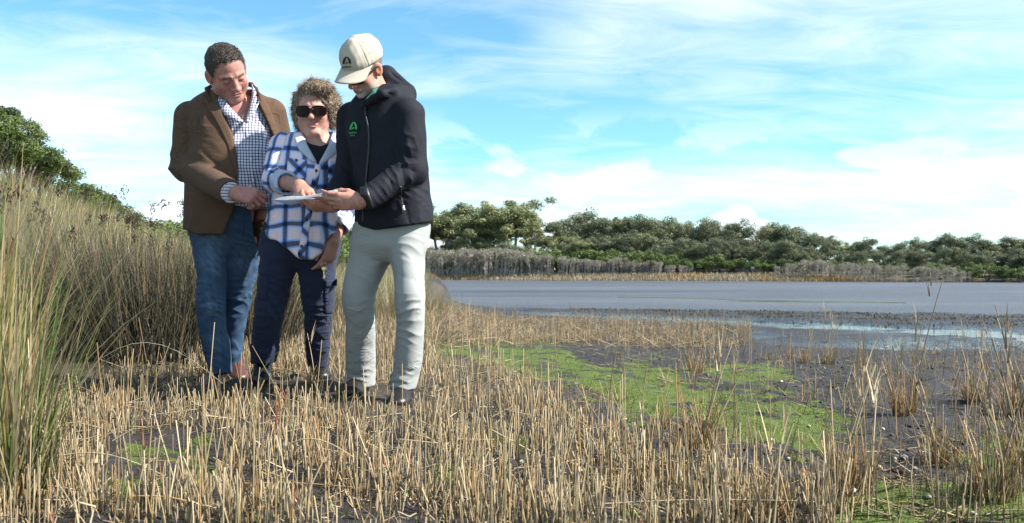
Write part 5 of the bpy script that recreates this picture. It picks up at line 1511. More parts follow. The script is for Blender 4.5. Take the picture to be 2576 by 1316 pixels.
def build_trees():
    r = np.random.default_rng(31)
    gum = [make_tree('gum', 100 + i) for i in range(5)]
    den = [make_tree('dense', 200 + i) for i in range(4)]
    scr = [make_tree('scrub', 300 + i) for i in range(4)]
    bar = [make_tree('bare', 400 + i) for i in range(4)]
    cst = [make_tree('coast', 500 + i) for i in range(4)]
    sky = [(850, 590), (900, 565), (1000, 540), (1100, 528), (1170, 518), (1230, 535), (1290, 511), (1340, 535), (1370, 575), (1420, 562), (1480, 552), (1530, 580), (1600, 546), (1650, 560), (1700, 572), (1760, 572), (1830, 572), (1900, 580), (1960, 588), (2000, 600), (2050, 612), (2120, 615), (2200, 628), (2250, 626), (2310, 618), (2380, 606), (2440, 616), (2500, 618), (2576, 614), (2660, 612)]
    sx, sy = np.array(sky).T; sy = sy - 14 - 8 * (sx > 1900) - 14 * ((sx > 1080) & (sx < 1360))
    # back row
    for i, px in enumerate(np.arange(845, 2800, 21)):
        px = px + r.uniform(-9, 9); top = np.interp(px, sx, sy) + r.uniform(-3, 16)
        x0 = (px - FW / 2) / FOC; d = 200 - 0.6 * max(0, x0 * 190 + 14) + r.uniform(4, 16)
        if px > 1500: d = far_shore(x0 * 140) + r.uniform(22, 34)
        x = x0 * d; zb = float(ground_z(x, d)); h = CAMZ + (HOR - top) / FOC * d - zb
        if px < 1380 or r.uniform() < 0.35:
            plant_tree('gum_tree', gum[r.integers(5)], x, d, h * 1.14, 16.0, ('tall open-crowned gum, %s skyline tree from the left on the far shore' if px < 1380 else 'open gum in the dark wood, %s skyline tree from the left on the far shore') % ordw(i), 'gum trees on the far shore', r, r.uniform(1.0, 1.35))
        else:
            plant_tree('evergreen_tree', den[r.integers(4)], x, d, h * 1.12, 12.0, 'dark dense tree, %s skyline tree from the left on the far shore' % ordw(i), 'dark trees on the far shore', r, r.uniform(0.9, 1.25))
    # second row, lower, filling the wood
    for i, px in enumerate(np.arange(850, 2800, 22)):
        px = px + r.uniform(-8, 8); top = np.interp(px, sx, sy); top = top + (690 - top) * (r.uniform(0.40, 0.62) if px < 1400 else r.uniform(0.22, 0.5))
        x0 = (px - FW / 2) / FOC; d = far_shore(x0 * 150) + r.uniform(14, 20); x = x0 * d
        h = CAMZ + (HOR - top) / FOC * d - float(ground_z(x, d))
        lf = px < 1500
        plant_tree('gum_tree' if lf and r.uniform() < 0.5 else 'evergreen_tree', (gum[r.integers(5)] if lf and r.uniform() < 0.4 else den[r.integers(4)]), x, d, h, 12.0 if not lf else 13.5, ('olive tree, %s from the left in the middle rank of the far shore wood' if lf else 'dark tree, %s from the left in the middle rank of the far shore wood') % ordw(i), 'middle rank of the far shore wood', r, r.uniform(1.0, 1.4))
    # bright scrub at the foot
    for i, px in enumerate(np.concatenate([np.arange(1090, 1960, 30), np.arange(1960, 2680, 44)])):
        px = px + r.uniform(-10, 10); top = np.interp(px, [1090, 1400, 1500, 1900, 2200, 2680], [640, 612, 622, 645, 650, 668]) + r.uniform(-4, 12)
        x0 = (px - FW / 2) / FOC; d = far_shore(x0 * 150) + r.uniform(10, 13); x = x0 * d
        h = CAMZ + (HOR - top) / FOC * d - float(ground_z(x, d))
        plant_tree('scrub_bush', scr[r.integers(4)], x, d, h * 1.1, 5.0, '%s green bush from the left at the foot of the far shore wood' % ordw(i), 'green bushes on the far shore', r, r.uniform(0.9, 1.3), 'bush')
    # grey bare-stemmed thickets at the water's side
    for i, px in enumerate(np.concatenate([np.arange(880, 1740, 17), np.arange(1960, 2270, 17), np.arange(2310, 2440, 20)])):
        px = px + r.uniform(-6, 6); top = np.interp(px, [880, 1200, 1300, 1450, 1600, 1720, 1960, 2050, 2100, 2250, 2380, 2440], [630, 622, 628, 650, 648, 668, 668, 646, 656, 662, 668, 680]) + r.uniform(-3, 8)
        x0 = (px - FW / 2) / FOC; d = far_shore(x0 * 150) + r.uniform(6, 9); x = x0 * d
        h = CAMZ + (HOR - top) / FOC * d - float(ground_z(x, d))
        plant_tree('paperbark', bar[r.integers(4)], x, d, h, 5.2, ('grey bare-stemmed paperbark, %s from the left, in the left far shore thicket' if px < 1800 else 'grey bare-stemmed paperbark, %s from the left, in the right far shore thicket') % ordw(i), 'paperbark thicket on the far shore', r, r.uniform(0.8, 1.0))
    # trees beyond the dune, left
    for i, (px, top, d) in enumerate(((330, 545, 62), (352, 540, 66), (385, 548, 70), (420, 556, 72), (450, 552, 68), (480, 556, 74), (520, 560, 78), (560, 570, 80), (640, 565, 84), (690, 572, 86), (860, 590, 100), (880, 600, 96))):
        x = (px - FW / 2) / FOC * d; h = CAMZ + (HOR - top) / FOC * d - float(ground_z(x, d))
        plant_tree('scrub_bush', scr[r.integers(4)], x, d, h * 1.15, 5.0, 'round green bush beyond the dune, %s from the left of that row' % ordw(i), 'bushes beyond the dune', r, 1.2, 'bush')
    # wind-clipped shrubs on the dune
    for i, (px, py, d, w) in enumerate([(-45, 262, 14.0, 0.7), (4, 268, 15.0, 0.35), (-15, 318, 14.6, 0.7), (30, 326, 15.4, 0.6), (68, 348, 16.0, 0.55), (104, 374, 17.0, 0.55), (136, 408, 17.8, 0.5), (180, 455, 19.2, 0.55), (222, 470, 21.2, 0.6), (260, 488, 23.0, 0.65), (290, 508, 25.0, 0.65), (318, 535, 29, 0.7)]):
        x = (px - FW / 2) / FOC * d; zt = CAMZ + (HOR - py) / FOC * d
        g = float(ground_z(x, d)); h = 1.15 * w; g_ = float(ground_z(x, d)); h = max(h, min(zt - g_, 0.9))
        plant_tree('coastal_shrub', cst[i % 4], x, d, h, 1.25, ('wind-clipped bright green shrub at upper left, %s of the dune shrubs from the left edge' if i < 8 else 'low green shrub, %s of the dune shrubs, on the crest running down right') % ordw(i), 'shrubs on the dune', r, 1.0, 'shrub', z=zt - h)
    # pale grass along the far shore
    N = 26000
    x0 = r.uniform(-0.24, 0.66, N); x = x0 * 150; d = far_shore(x) + r.uniform(-0.5, 7.5, N); x = x0 * d; d = far_shore(x) + (d - far_shore(x)) * 1.0
    base = np.stack([x, d, ground_z(x, d) - 0.05], 1)
    base = base[base[:, 2] > WATER_Z - 0.15]; n = len(base)
    warm = np.clip(n2(base[:, 0], base[:, 1], 14, 2), 0, 1)[:, None]
    c = (np.array([0.36, 0.30, 0.21]) * (1 - warm) + np.array([0.38, 0.25, 0.10]) * warm) * r.uniform(0.7, 1.15, (n, 1))
    V, F, C = stalks(base, r.uniform(0.3, 0.8, n), np.abs(r.normal(0, 0.3, n)), r.uniform(0, 6.28, n), r.uniform(0.03, 0.07, n), c * 0.7, r.normal(0, 0.2, n), 2, 2, 0.3, col_tip=c)
    o = place('shore_grass', fast_mesh('shore_grass', V, F, True, {'col': C}), M_straw)
    tag(o, 'band of pale dry grass along the far shore', 'grass', kind='stuff')
# ================================================================== man in the brown blazer
def build_man_blazer():
    D = 4.65
    root = empty('person', tuple(PX(565, 978, D)))
    tag(root, 'tall man in brown blazer, check shirt and blue jeans, looking down at paper', 'person', 'people reading the map')
    # ---- arms
    shR, elR, wrR = PX(478, 292, 4.64), PX(468, 418, 4.62), PX(580, 484, 4.29)
    shL, elL, wrL = PX(683, 285, 4.70), PX(712, 410, 4.82), PX(668, 498, 4.74)
    body_rows = [(226, 540, 640, 4.68, 0.085), (240, 512, 662, 4.67, 0.11), (262, 482, 688, 4.66, 0.135), (300, 478, 698, 4.65, 0.155),
                 (360, 482, 700, 4.64, 0.175), (430, 476, 706, 4.63, 0.195), (490, 471, 708, 4.63, 0.20), (540, 469, 706, 4.64, 0.195), (612, 467, 704, 4.65, 0.185)]
    torso = rows_loft(body_rows, th=math.radians(8), n=2.2)
    shirt_t = rows_loft([(y, l + 10, r - 10, d, ry - 0.013) for y, l, r, d, ry in body_rows[:-1]] + [(585, 500, 672, 4.65, 0.165)], th=math.radians(8), n=2.2)
    arm_r = s_chain([shR, elR, wrR], [0.080, 0.080, 0.060], 0.02)
    arm_l = s_chain([shL, elL, wrL], [0.078, 0.074, 0.060], 0.02)
    opening = [(538, 190), (541, 224), (553, 256), (566, 290), (583, 336), (593, 390), (597, 450), (591, 510), (579, 548), (561, 588), (537, 600), (505, 594),
               (468, 578), (440, 575), (430, 680), (760, 680), (760, 560), (735, 500), (718, 440), (702, 380), (684, 336), (665, 296), (648, 264), (631, 224), (625, 190)]
    cut = s_outline(opening, D, 3.9, 4.66)
    hemcut = lambda P: (P[:, 2] - PX(560, 588, D)[2]).astype(np.float32)
    def blazer(P):
        d = np.maximum(torso(P), -hemcut(P) - 0.012)
        d = smax(d, -cut(P), 0.008)
        d = smin(d, arm_r(P), 0.010)
        d = smin(d, arm_l(P), 0.035)
        # sleeve ends
        ax = nrm(wrR - elR).astype(np.float32)
        d = np.maximum(d, np.where(np.linalg.norm(P - wrR, axis=1) < 0.16, (P - wrR) @ ax - 0.0, -1.0))
        ax2 = nrm(wrL - elL).astype(np.float32)
        return np.maximum(d, np.where(np.linalg.norm(P - wrL, axis=1) < 0.14, (P - wrL) @ ax2, -1.0)).astype(np.float32)
    inner = (elR + PX(497, 400, 4.5)) / 2
    fr = np.random.default_rng(5)
    fl = []
    c0 = PX(500, 405, 4.52)
    for ang, L, a in ((205, 0.15, 0.010), (185, 0.14, -0.008), (225, 0.16, -0.010), (160, 0.12, 0.008), (250, 0.13, 0.008), (330, 0.16, 0.009), (315, 0.15, -0.008), (345, 0.2, -0.007), (300, 0.12, 0.006)):
        q = np.array([math.cos(math.radians(ang)), -0.1, math.sin(math.radians(ang))])
        fl.append((c0 + q * 0.02, c0 + q * L + np.array([0, 0.02 if ang < 260 else -0.12, 0]), 0.016, a * 1.3))
    fl += [(PX(470, 590, 4.5), PX(520, 480, 4.45), 0.03, 0.006), (PX(560, 560, 4.4), PX(505, 500, 4.42), 0.025, -0.006)]
    fl += [(PX(520, 330, 4.45), PX(590, 440, 4.40), 0.03, 0.006), (PX(505, 380, 4.45), PX(590, 455, 4.4), 0.02, -0.006)]
    fl += [(PX(498, 300, 4.5), PX(502, 395, 4.5), 0.018, -0.014)]
    def disp(P, N):
        m = np.maximum(gauss(P, elR, 0.17), gauss(P, elL, 0.15))
        w = 0.006 * m * wrinkle(P, (0.6, 0.1, 1), 0.085, 2, 1.4)
        return folds(P, fl) + w + 0.0028 * vnoise(P, 0.16, 8, 2)
    bl = garment('blazer', blazer, *bounds([PX(425, 215, 4.9), PX(745, 620, 4.9), PX(425, 620, 4.2), shL, elL], 0.07), 0.006, M_tweed, root, disp)
    # lapels and collar, breast pocket, buttons
    patch('lapel', [(541, 226), (553, 258), (567, 293), (583, 338), (593, 390), (596, 446)], [(516, 250), (515, 262), (530, 287), (548, 316), (574, 368), (595, 450)], D, blazer, 0.006, 0.009, M_tweed, bl, 22, 6)
    patch('lapel', [(631, 226), (648, 266), (665, 298), (684, 338), (698, 372)], [(660, 248), (668, 258), (684, 290), (692, 320), (700, 376)], D, blazer, 0.006, 0.009, M_tweed, bl, 18, 6)
    cs = s_chain([PX(529, 252, 4.485), PX(520, 238, 4.53), PX(521, 224, 4.60), PX(536, 214, 4.68), PX(585, 210, 4.76), PX(632, 213, 4.71), PX(644, 224, 4.63), PX(652, 238, 4.57), PX(656, 252, 4.525)],
                 [0.006, 0.009, 0.011, 0.012, 0.012, 0.012, 0.010, 0.008, 0.006], 0.012)
    garment('collar', cs, *bounds([PX(515, 200, 4.8), PX(660, 256, 4.45)], 0.05), 0.006, M_tweed_d, bl)
    # ---- shirt
    def shirt(P):
        d = shirt_t(P)
        vcut = s_outline([(536, 170), (548, 232), (580, 275), (612, 307), (618, 307), (630, 272), (640, 236), (644, 170)], D, 3.9, 4.70)(P)
        d = smax(d, -vcut, 0.006)
        return np.maximum(d, PX(600, 520, 4.5)[2] - P[:, 2]).astype(np.float32)
    def suv(P):
        u = P[:, 0] * 1.05 + 0.006 * vnoise(P, 0.25, 3, 2) + 0.02 * np.sin((P[:, 2] - 1.2) * 4)
        return np.stack([u, P[:, 2] * 1.0 + 0.006 * vnoise(P, 0.3, 4, 1), P[:, 2] * 0], 1)
    def sdisp(P, N):
        return 0.004 * wrinkle(P, (0.3, 0, 1), 0.10, 6, 1.0, 0) + 0.006 * vnoise(P, 0.2, 2, 2) + 0.006 * np.exp(-((P[:, 2] - 1.03) / 0.05) ** 2) * wrinkle(P, (0.8, 0, 0.5), 0.045, 9)
    sh = garment('shirt', shirt, *bounds([PX(470, 215, 4.9), PX(720, 530, 4.9), PX(480, 520, 4.35)], 0.03), 0.007, M_check, root, sdisp, suv)
    patch('placket', [(612, 306), (620, 360), (628, 430), (632, 512)], [(622, 306), (631, 360), (640, 430), (645, 512)], D, shirt, 0.003, 0.004, M_check, sh, 20, 3, suv)
    for yy, xx in ((345, 623), (400, 631), (455, 637)):
        p = trace_ray(shirt, [xx], [yy], 4.0)[0]
        button_at(p - np.array([0, 0.004, 0]), (0, -1, 0), 0.006, M_pale_button, sh)
    # collar wings: two turned-down leaves round the open neck
    def wing(inner_pts, outer_pts, th):
        L = resample(inner_pts, 14); R = resample(outer_pts, 14)
        t = np.linspace(0, 1, 5)[None, :, None]
        G = (L[:, None] * (1 - t) + R[:, None] * t).astype(np.float32)
        G[..., 1] -= 0.010 * np.sin(np.linspace(0, np.pi, 5))[None]
        V, F = solid_sheet(G, th)
        me = fast_mesh('collar', V, F, True, {'uvw': suv(V) + np.array([0, 0, 0])})
        wplace('collar', me, M_check, sh)
    wing([PX(537, 214, 4.60), PX(552, 240, 4.55), PX(580, 272, 4.51), PX(612, 307, 4.485)], [PX(537, 222, 4.58), PX(546, 256, 4.52), PX(566, 290, 4.485), PX(604, 311, 4.475)], 0.004)
    wing([PX(633, 212, 4.62), PX(634, 238, 4.57), PX(626, 275, 4.51), PX(616, 307, 4.485)], [PX(642, 224, 4.60), PX(652, 258, 4.54), PX(642, 282, 4.495), PX(621, 312, 4.475)], 0.004)
    # shirt cuff at the wrist
    ax = nrm(wrR - elR)
    garment('cuff', (lambda g: lambda P: np.maximum(g(P), np.maximum((P - wrR) @ ax.astype(np.float32) - 0.020, -((P - wrR) @ ax.astype(np.float32)) - 0.03)).astype(np.float32))(s_cone(wrR - ax * 0.05, wrR + ax * 0.05, 0.053, 0.050)),
            *bounds([wrR], 0.09), 0.005, M_check, sh, None, lambda P: np.stack([P[:, 2], (P - wrR) @ ax.astype(np.float32), P[:, 0] * 0], 1))
    # ---- head
    H = Head(PX(571, 183, 4.53), 46, 37, 26, 1.12, wide=1.06, jowl=1.25, nose=1.08, lids=0.4, stern=1.0)
    nb = PX(600, 276, 4.70)
    neck = s_cone(H.wor([(0, -0.03, -0.06)])[0], nb, 0.062, 0.074)
    chest = s_ell(PX(612, 318, 4.68), (0.11, 0.125, 0.115))
    def bodyh(P):
        d = smin(H.f(P), neck(P), 0.016)
        return smin(d, chest(P), 0.03).astype(np.float32)
    def scol(P):
        q = H.loc(P)
        return skin_colours(q, (0.36, 0.175, 0.142), (0.27, 0.09, 0.085), 0.5, (0.05, 0.038, 0.031), ((0.27, 0.165, 0.145), 0.45), 0.95)
    V1, F1 = mesh_sdf(bodyh, *bounds([H.c + 0.15, H.c - 0.17, PX(608, 330, 4.58)], 0.05), 0.0034)
    V1 = relax(V1, F1, 1, 0.35)
    C1 = scol(V1)
    # ---- hands and forearms
    g1, p1 = hand_sdf(PX(585, 483, 4.285), (0.82, -0.12, -0.16), (0.05, -0.85, 0.55), (0.1, 0.1, 1),
                      ((45, 55, 40), (55, 60, 40), (58, 62, 40), (62, 62, 40)), scale=1.16, tdirs=((0.8, 0.55, -0.35), (0.95, 0.1, -0.35), (0.95, -0.25, -0.3)))
    fa = s_cone(elR, PX(590, 483, 4.285), 0.05, 0.033)
    V2, F2 = mesh_sdf(lambda P: smin(g1(P), fa(P), 0.015).astype(np.float32), *bounds(np.concatenate([p1, [wrR - ax * 0.06]]), 0.03), 0.0032)
    g2, p2 = hand_sdf(PX(666, 503, 4.73), (-0.05, -0.05, -1), (0.7, -0.6, 0.0), (-0.6, -0.7, 0),
                      ((25, 35, 20), (30, 38, 20), (34, 40, 20), (38, 40, 20)), scale=1.1)
    V3, F3 = mesh_sdf(lambda P: smin(g2(P), s_cone(elL, PX(666, 505, 4.73), 0.05, 0.032)(P), 0.015).astype(np.float32), *bounds(np.concatenate([p2, [wrL]]), 0.03), 0.004)
    hc = lambda V, s: np.array((0.37, 0.165, 0.135), np.float32) * (1 + 0.10 * vnoise(V, 0.03, s, 3))[:, None]
    # the torso, arms and legs inside the clothes, one figure with the head and hands
    core = s_union([s_chain([shR, elR, wrR - ax * 0.02], [0.055, 0.048, 0.033], 0.02), s_chain([shL, elL, wrL], [0.055, 0.048, 0.033], 0.02),
                    s_chain([PX(600, 290, 4.68), PX(588, 420, 4.67), PX(580, 560, 4.68)], [0.12, 0.13, 0.12], 0.05),
                    s_cone(shR, shL, 0.06, 0.06),
                    s_chain([PX(540, 600, 4.68), PX(533, 745, 4.68), PX(552, 925, 4.72)], [0.075, 0.055, 0.042], 0.03),
                    s_chain([PX(612, 600, 4.74), PX(595, 745, 4.81), PX(585, 915, 5.0)], [0.075, 0.045, 0.03], 0.03)], 0.05)
    V4, F4 = mesh_sdf(core, *bounds([PX(440, 260, 4.6), PX(720, 960, 5.05), PX(560, 500, 4.4)], 0.08), 0.016)
    Vs = [V1, V2, V3, V4]; off = np.cumsum([0] + [len(v) for v in Vs])
    me = fast_mesh('body', np.concatenate(Vs), np.concatenate([f + o for f, o in zip([F1, F2, F3, F4], off)]), True,
                   {'col': np.concatenate([C1, hc(V2, 2), hc(V3, 3), hc(V4, 4)])})
    wplace('body', me, M_skin, root)
    # ---- hair: short, tousled on top
    def hairf(q):
        d = s_ell((0, -0.014, 0.036), (0.0808, 0.103, 0.0945))(q)
        ya = q[:, 1]
        zl = np.interp(ya, [-0.12, -0.06, -0.025, 0.0, 0.022, 0.032, 0.045, 0.066, 0.078, 0.095], [-0.065, -0.055, -0.02, 0.018, -0.004, 0.012, 0.068, 0.096, 0.093, 0.090])
        zl = zl + 0.016 * np.clip(np.abs(q[:, 0]) - 0.03, 0, 1) / 0.03 * (ya > 0.05) + 0.004 * vnoise(q, 0.02, 4, 2)
        d = d + 0.0022 * vnoise(q, 0.028, 12, 2) - 0.003 * np.clip((q[:, 2] - 0.06) / 0.06, 0, 1)
        return smax(d, (zl - q[:, 2]).astype(np.float32), 0.008)
    hb = lambda P: H.wrap(hairf)(P).astype(np.float32)
    V, F = mesh_sdf(hb, *bounds([H.c], 0.17), 0.0036)
    base = np.array((0.050, 0.039, 0.033), np.float32)
    grey = np.clip(0.5 + 0.8 * vnoise(V, 0.018, 3, 3), 0, 1)[:, None] * 0.5
    me = fast_mesh('hair', V, F, True, {'col': base * (1 - grey) + np.array((0.075, 0.062, 0.055), np.float32) * grey})
    ho = wplace('hair', me, M_hair, root)
    r = np.random.default_rng(3)
    q = H.loc(V); N = sdf_normals(hb, V)
    idx = r.choice(len(V), 7000, p=(w := np.clip(q[:, 2] + 0.07, 0.01, 1)) / w.sum())
    dirs = N[idx] * 0.12 + H.M[1] * 0.75 + H.M[0] * 0.2 + r.normal(size=(len(idx), 3)) * 0.22
    hair_locks('hair_lock', V[idx] - N[idx] * 0.001, dirs, 0.012, 0.0007, 0.3, [(0.055, 0.043, 0.036), (0.085, 0.068, 0.058), (0.17, 0.15, 0.135)], M_hair, ho, 4, 5, gk=0.0)
    # ---- jeans
    legL = rows_loft([(560, 478, 600, 4.66, 0.135), (600, 485, 590, 4.66, 0.125), (640, 491, 581, 4.66, 0.115), (677, 497, 575, 4.66, 0.105), (716, 499, 568, 4.655, 0.093), (755, 496, 566, 4.655, 0.085),
                      (814, 500, 566, 4.68, 0.080), (872, 511, 577, 4.70, 0.078), (926, 526, 582, 4.72, 0.074), (938, 527, 583, 4.72, 0.074)], n=2.2)
    legR = rows_loft([(560, 585, 664, 4.70, 0.135), (600, 572, 659, 4.71, 0.125), (677, 568, 646, 4.76, 0.105), (716, 564, 638, 4.79, 0.095), (755, 560, 630, 4.82, 0.088),
                      (814, 558, 617, 4.88, 0.080), (872, 560, 608, 4.94, 0.074), (912, 562, 607, 4.99, 0.070), (925, 562, 607, 5.0, 0.07)], n=2.2)
    hips = rows_loft([(500, 497, 672, 4.66, 0.165), (540, 484, 670, 4.66, 0.165), (580, 482, 664, 4.67, 0.155), (620, 490, 656, 4.69, 0.12), (640, 520, 640, 4.69, 0.08)], n=2.2)
    def jeans(P):
        return smin(smin(legL(P), legR(P), 0.02), hips(P), 0.03).astype(np.float32)
    fl = []
    for (y0, x0, x1, dy, a) in ((735, 500, 566, 10, 0.007), (752, 560, 505, 12, -0.008), (770, 500, 560, 8, 0.006), (790, 564, 510, 14, 0.007), (700, 500, 560, 12, -0.005), (660, 500, 575, 22, 0.005), (625, 490, 580, 30, -0.006),
                               (860, 512, 575, 8, 0.005), (885, 575, 520, 10, 0.007), (897, 515, 575, 4, -0.007), (908, 580, 525, 6, 0.006), (845, 566, 512, 12, -0.005)):
        fl.append((PX(x0, y0, 4.58), PX(x1, y0 + dy, 4.58), 0.014, a))
    for (y0, x0, x1, dy, a) in ((740, 575, 630, 8, 0.008), (765, 628, 575, 10, -0.008), (700, 640, 580, 14, 0.006), (630, 655, 600, 24, -0.006), (860, 575, 606, 6, 0.007), (880, 606, 578, 6, -0.006)):
        fl.append((PX(x0, y0, 4.76), PX(x1, y0 + dy, 4.76), 0.014, a))
    kn = PX(533, 760, 4.6); kn2 = PX(600, 760, 4.75)
    def jd(P, N):
        m = np.maximum(gauss(P, kn, 0.16), gauss(P, kn2, 0.15)) + np.exp(-((P[:, 2] - 0.13) / 0.09) ** 2) + 0.5 * np.exp(-((P[:, 2] - 0.83) / 0.08) ** 2)
        return folds(P, fl) + 0.006 * np.clip(m, 0, 1) * wrinkle(P, (0.35, 0.2, 1), 0.075, 11, 1.5) + 0.003 * vnoise(P, 0.12, 6, 2)
    def jcol(P):
        m = 0.85 * gauss(P * np.array([1, 1, 0.5], np.float32), PX(535, 650, 4.5) * np.array([1, 1, 0.5]), 0.07) + 0.5 * gauss(P, PX(530, 770, 4.55), 0.07) + 0.45 * gauss(P * np.array([1, 1, 0.4], np.float32), PX(550, 880, 4.62) * np.array([1, 1, 0.4]), 0.05)
        m += 0.35 * gauss(P * np.array([1, 1, 0.5], np.float32), PX(612, 660, 4.63) * np.array([1, 1, 0.5]), 0.06)
        m = np.clip(m * (0.8 + 0.5 * vnoise(P, 0.03, 5, 2)), 0, 1) + 0.15 * np.clip(wrinkle(P, (0.35, 0.2, 1), 0.075, 11, 1.5), 0, 1)
        return np.stack([m] * 3, 1)
    jn = garment('jeans', jeans, *bounds([PX(470, 495, 4.95), PX(680, 945, 5.1), PX(480, 500, 4.45)], 0.05), 0.0056, M_denim, root, jd, None, jcol)
    # belt, fly, pocket seam
    patch('belt', [(575, 506), (572, 522)], [(672, 500), (672, 516)], D, jeans, 0.008, 0.012, M_black_leather, jn, 4, 20)
    patch('buckle', [(612, 503), (612, 520)], [(632, 502), (632, 519)], D, jeans, 0.013, 0.006, M_steel, jn, 4, 5)
    patch('fly_seam', [(612, 528), (613, 560), (606, 600)], [(615, 528), (616, 560), (609, 600)], D, jeans, 0.003, 0.004, M_denim, jn, 12, 2)
    # ---- boots
    shoe('boot', PX(549, 958, 4.80) * np.array([1, 1, 0]) + np.array([0, 0, 0.0]), (PX(572, 958, 4.80) * np.array([1, 1, 0]) + np.array([-0.02, -0.27, 0.0])), 0.112, 0.15, M_brown_leather, M_sole, root)
    shoe('boot', PX(588, 930, 5.05) * np.array([1, 1, 0]) + np.array([0, 0, 0.02]), PX(596, 930, 5.05) * np.array([1, 1, 0]) + np.array([0.10, -0.24, 0.02]), 0.105, 0.15, M_brown_leather, M_sole, root)
    return root
# ================================================================== woman in the plaid shirt
def build_woman():
    D = 4.45
    root = empty('person', tuple(PX(735, 972, D)))
    tag(root, 'woman with sunglasses and curly hair in pink and blue plaid shirt, pointing at paper', 'person', 'people reading the map')
    shR, elR, wrR = PX(712, 368, 4.43), PX(690, 454, 4.37), PX(752, 469, 4.13)
    shL, elL, wrL = PX(852, 370, 4.48), PX(880, 490, 4.54), PX(838, 606, 4.38)
    cfR = elR + (wrR - elR) * 0.45; cfL = elL + (wrL - elL) * 0.66
    rows = [(332, 748, 842, 4.46, 0.075), (346, 712, 866, 4.46, 0.105), (380, 702, 868, 4.45, 0.135), (430, 692, 864, 4.44, 0.16),
            (480, 686, 860, 4.44, 0.165), (530, 679, 860, 4.44, 0.17), (580, 667, 858, 4.44, 0.175), (660, 661, 852, 4.45, 0.18)]
    torso = rows_loft(rows, n=2.1)
    tee_t = rows_loft([(y, l + 12, r - 12, d, ry - 0.016) for y, l, r, d, ry in rows[:5]], n=2.1)
    a_r = s_chain([shR, elR, cfR], [0.070, 0.060, 0.047], 0.02)
    a_l = s_chain([shL, elL, cfL], [0.070, 0.060, 0.050], 0.02)
    vneck = s_outline([(748, 290), (756, 330), (772, 365), (790, 400), (800, 416), (808, 402), (822, 372), (836, 335), (842, 290)], D, 3.8, 4.42)
    hem = s_outline([(600, 560), (655, 588), (686, 603), (718, 621), (740, 639), (756, 651), (788, 653), (806, 636), (818, 604), (838, 590), (920, 585), (930, 760), (600, 760)], D, 3.8, 5.2)
    axR = nrm(cfR - elR).astype(np.float32); axL = nrm(cfL - elL).astype(np.float32)
    def shirt(P):
        d = smax(smax(torso(P), -vneck(P), 0.006), -hem(P), 0.008)
        ar = np.maximum(a_r(P), (P - cfR) @ axR); al = np.maximum(a_l(P), (P - cfL) @ axL)
        return smin(smin(d, ar, 0.018), al, 0.018).astype(np.float32)
    def suv(P):
        t, r_, l_ = torso(P), a_r(P), a_l(P)
        u = P[:, 0] * 1.03 + 0.01 * vnoise(P, 0.3, 3, 2) + 0.035; v = P[:, 2] + 0.012 * vnoise(P, 0.25, 4, 2) - 0.006
        ur, vr = sleeve_uv(P, shR, elR, cfR); ul, vl = sleeve_uv(P, shL, elL, cfL)
        isr = (r_ < t) & (r_ < l_); isl = (l_ < t) & ~isr
        u = np.where(isr, vr + 0.02, np.where(isl, ul, u)); v = np.where(isr, ur + 0.01, np.where(isl, vl, v))
        return np.stack([u, v, v * 0], 1)
    fl = [(PX(690, 400, 4.40), PX(735, 425, 4.36), 0.02, -0.008), (PX(680, 430, 4.45), PX(725, 440, 4.36), 0.015, 0.008), (PX(672, 455, 4.5), PX(715, 462, 4.4), 0.015, -0.008),
          (PX(700, 540, 4.3), PX(745, 610, 4.28), 0.02, 0.008), (PX(685, 590, 4.35), PX(730, 540, 4.28), 0.02, -0.009), (PX(690, 500, 4.35), PX(760, 560, 4.27), 0.022, 0.007),
          (PX(820, 520, 4.3), PX(770, 580, 4.27), 0.022, -0.008), (PX(845, 500, 4.35), PX(800, 600, 4.28), 0.02, 0.008), (PX(735, 380, 4.36), PX(700, 350, 4.42), 0.02, -0.006), (PX(742, 430, 4.3), PX(780, 470, 4.28), 0.03, 0.008)]
    def disp(P, N):
        lowz = np.clip((1.02 - P[:, 2]) / 0.25, 0, 1)
        return folds(P, fl) + 0.006 * wrinkle(P, (1, 0.2, 0.35), 0.11, 4, 1.2) * (0.3 + 0.7 * lowz) + 0.005 * vnoise(P, 0.13, 7, 2)
    sh = garment('shirt', shirt, *bounds([PX(650, 325, 4.75), PX(905, 660, 4.75), PX(660, 500, 4.2), cfR], 0.06), 0.0058, M_plaid, root, disp, suv)
    # rolled cuffs showing the pale inside
    for c, ax, r0 in ((cfR, axR, 0.060), (cfL, axL, 0.062)):
        f = (lambda c=c, ax=ax, r0=r0: lambda P: smax(np.maximum(s_cone(c - ax * 0.06, c + ax * 0.06, r0, r0 - 0.002)(P), np.abs((P - c) @ ax + 0.012) - 0.036), -s_cone(c + ax * 0.0, c + ax * 0.1, r0 - 0.014, r0 - 0.012)(P), 0.004).astype(np.float32))()
        garment('cuff', f, *bounds([c], 0.11), 0.005, M_plaid_in, sh, lambda P, N: 0.004 * wrinkle(P, (0.4, 0.5, 1), 0.05, 8, 1.0) + 0.003 * vnoise(P, 0.06, 2, 2))
    # collar leaves, placket, pocket, buttons
    def wing(a, b, mat, lift=0.005):
        L = resample(a, 12); R = resample(b, 12); t = np.linspace(0, 1, 6)[None, :, None]
        G = (L[:, None] * (1 - t) + R[:, None] * t).astype(np.float32)
        G[..., 1] -= lift * np.sin(np.linspace(0, np.pi, 6))[None]
        V, F = solid_sheet(G, 0.004)
        me = fast_mesh('collar', V, F, True, {'uvw': suv(V)})
        wplace('collar', me, mat, sh)
    def onshirt(x, y, o=0.012):
        p = trace_ray(torso, [x], [y], 4.0)[0]; p[1] -= o; return p
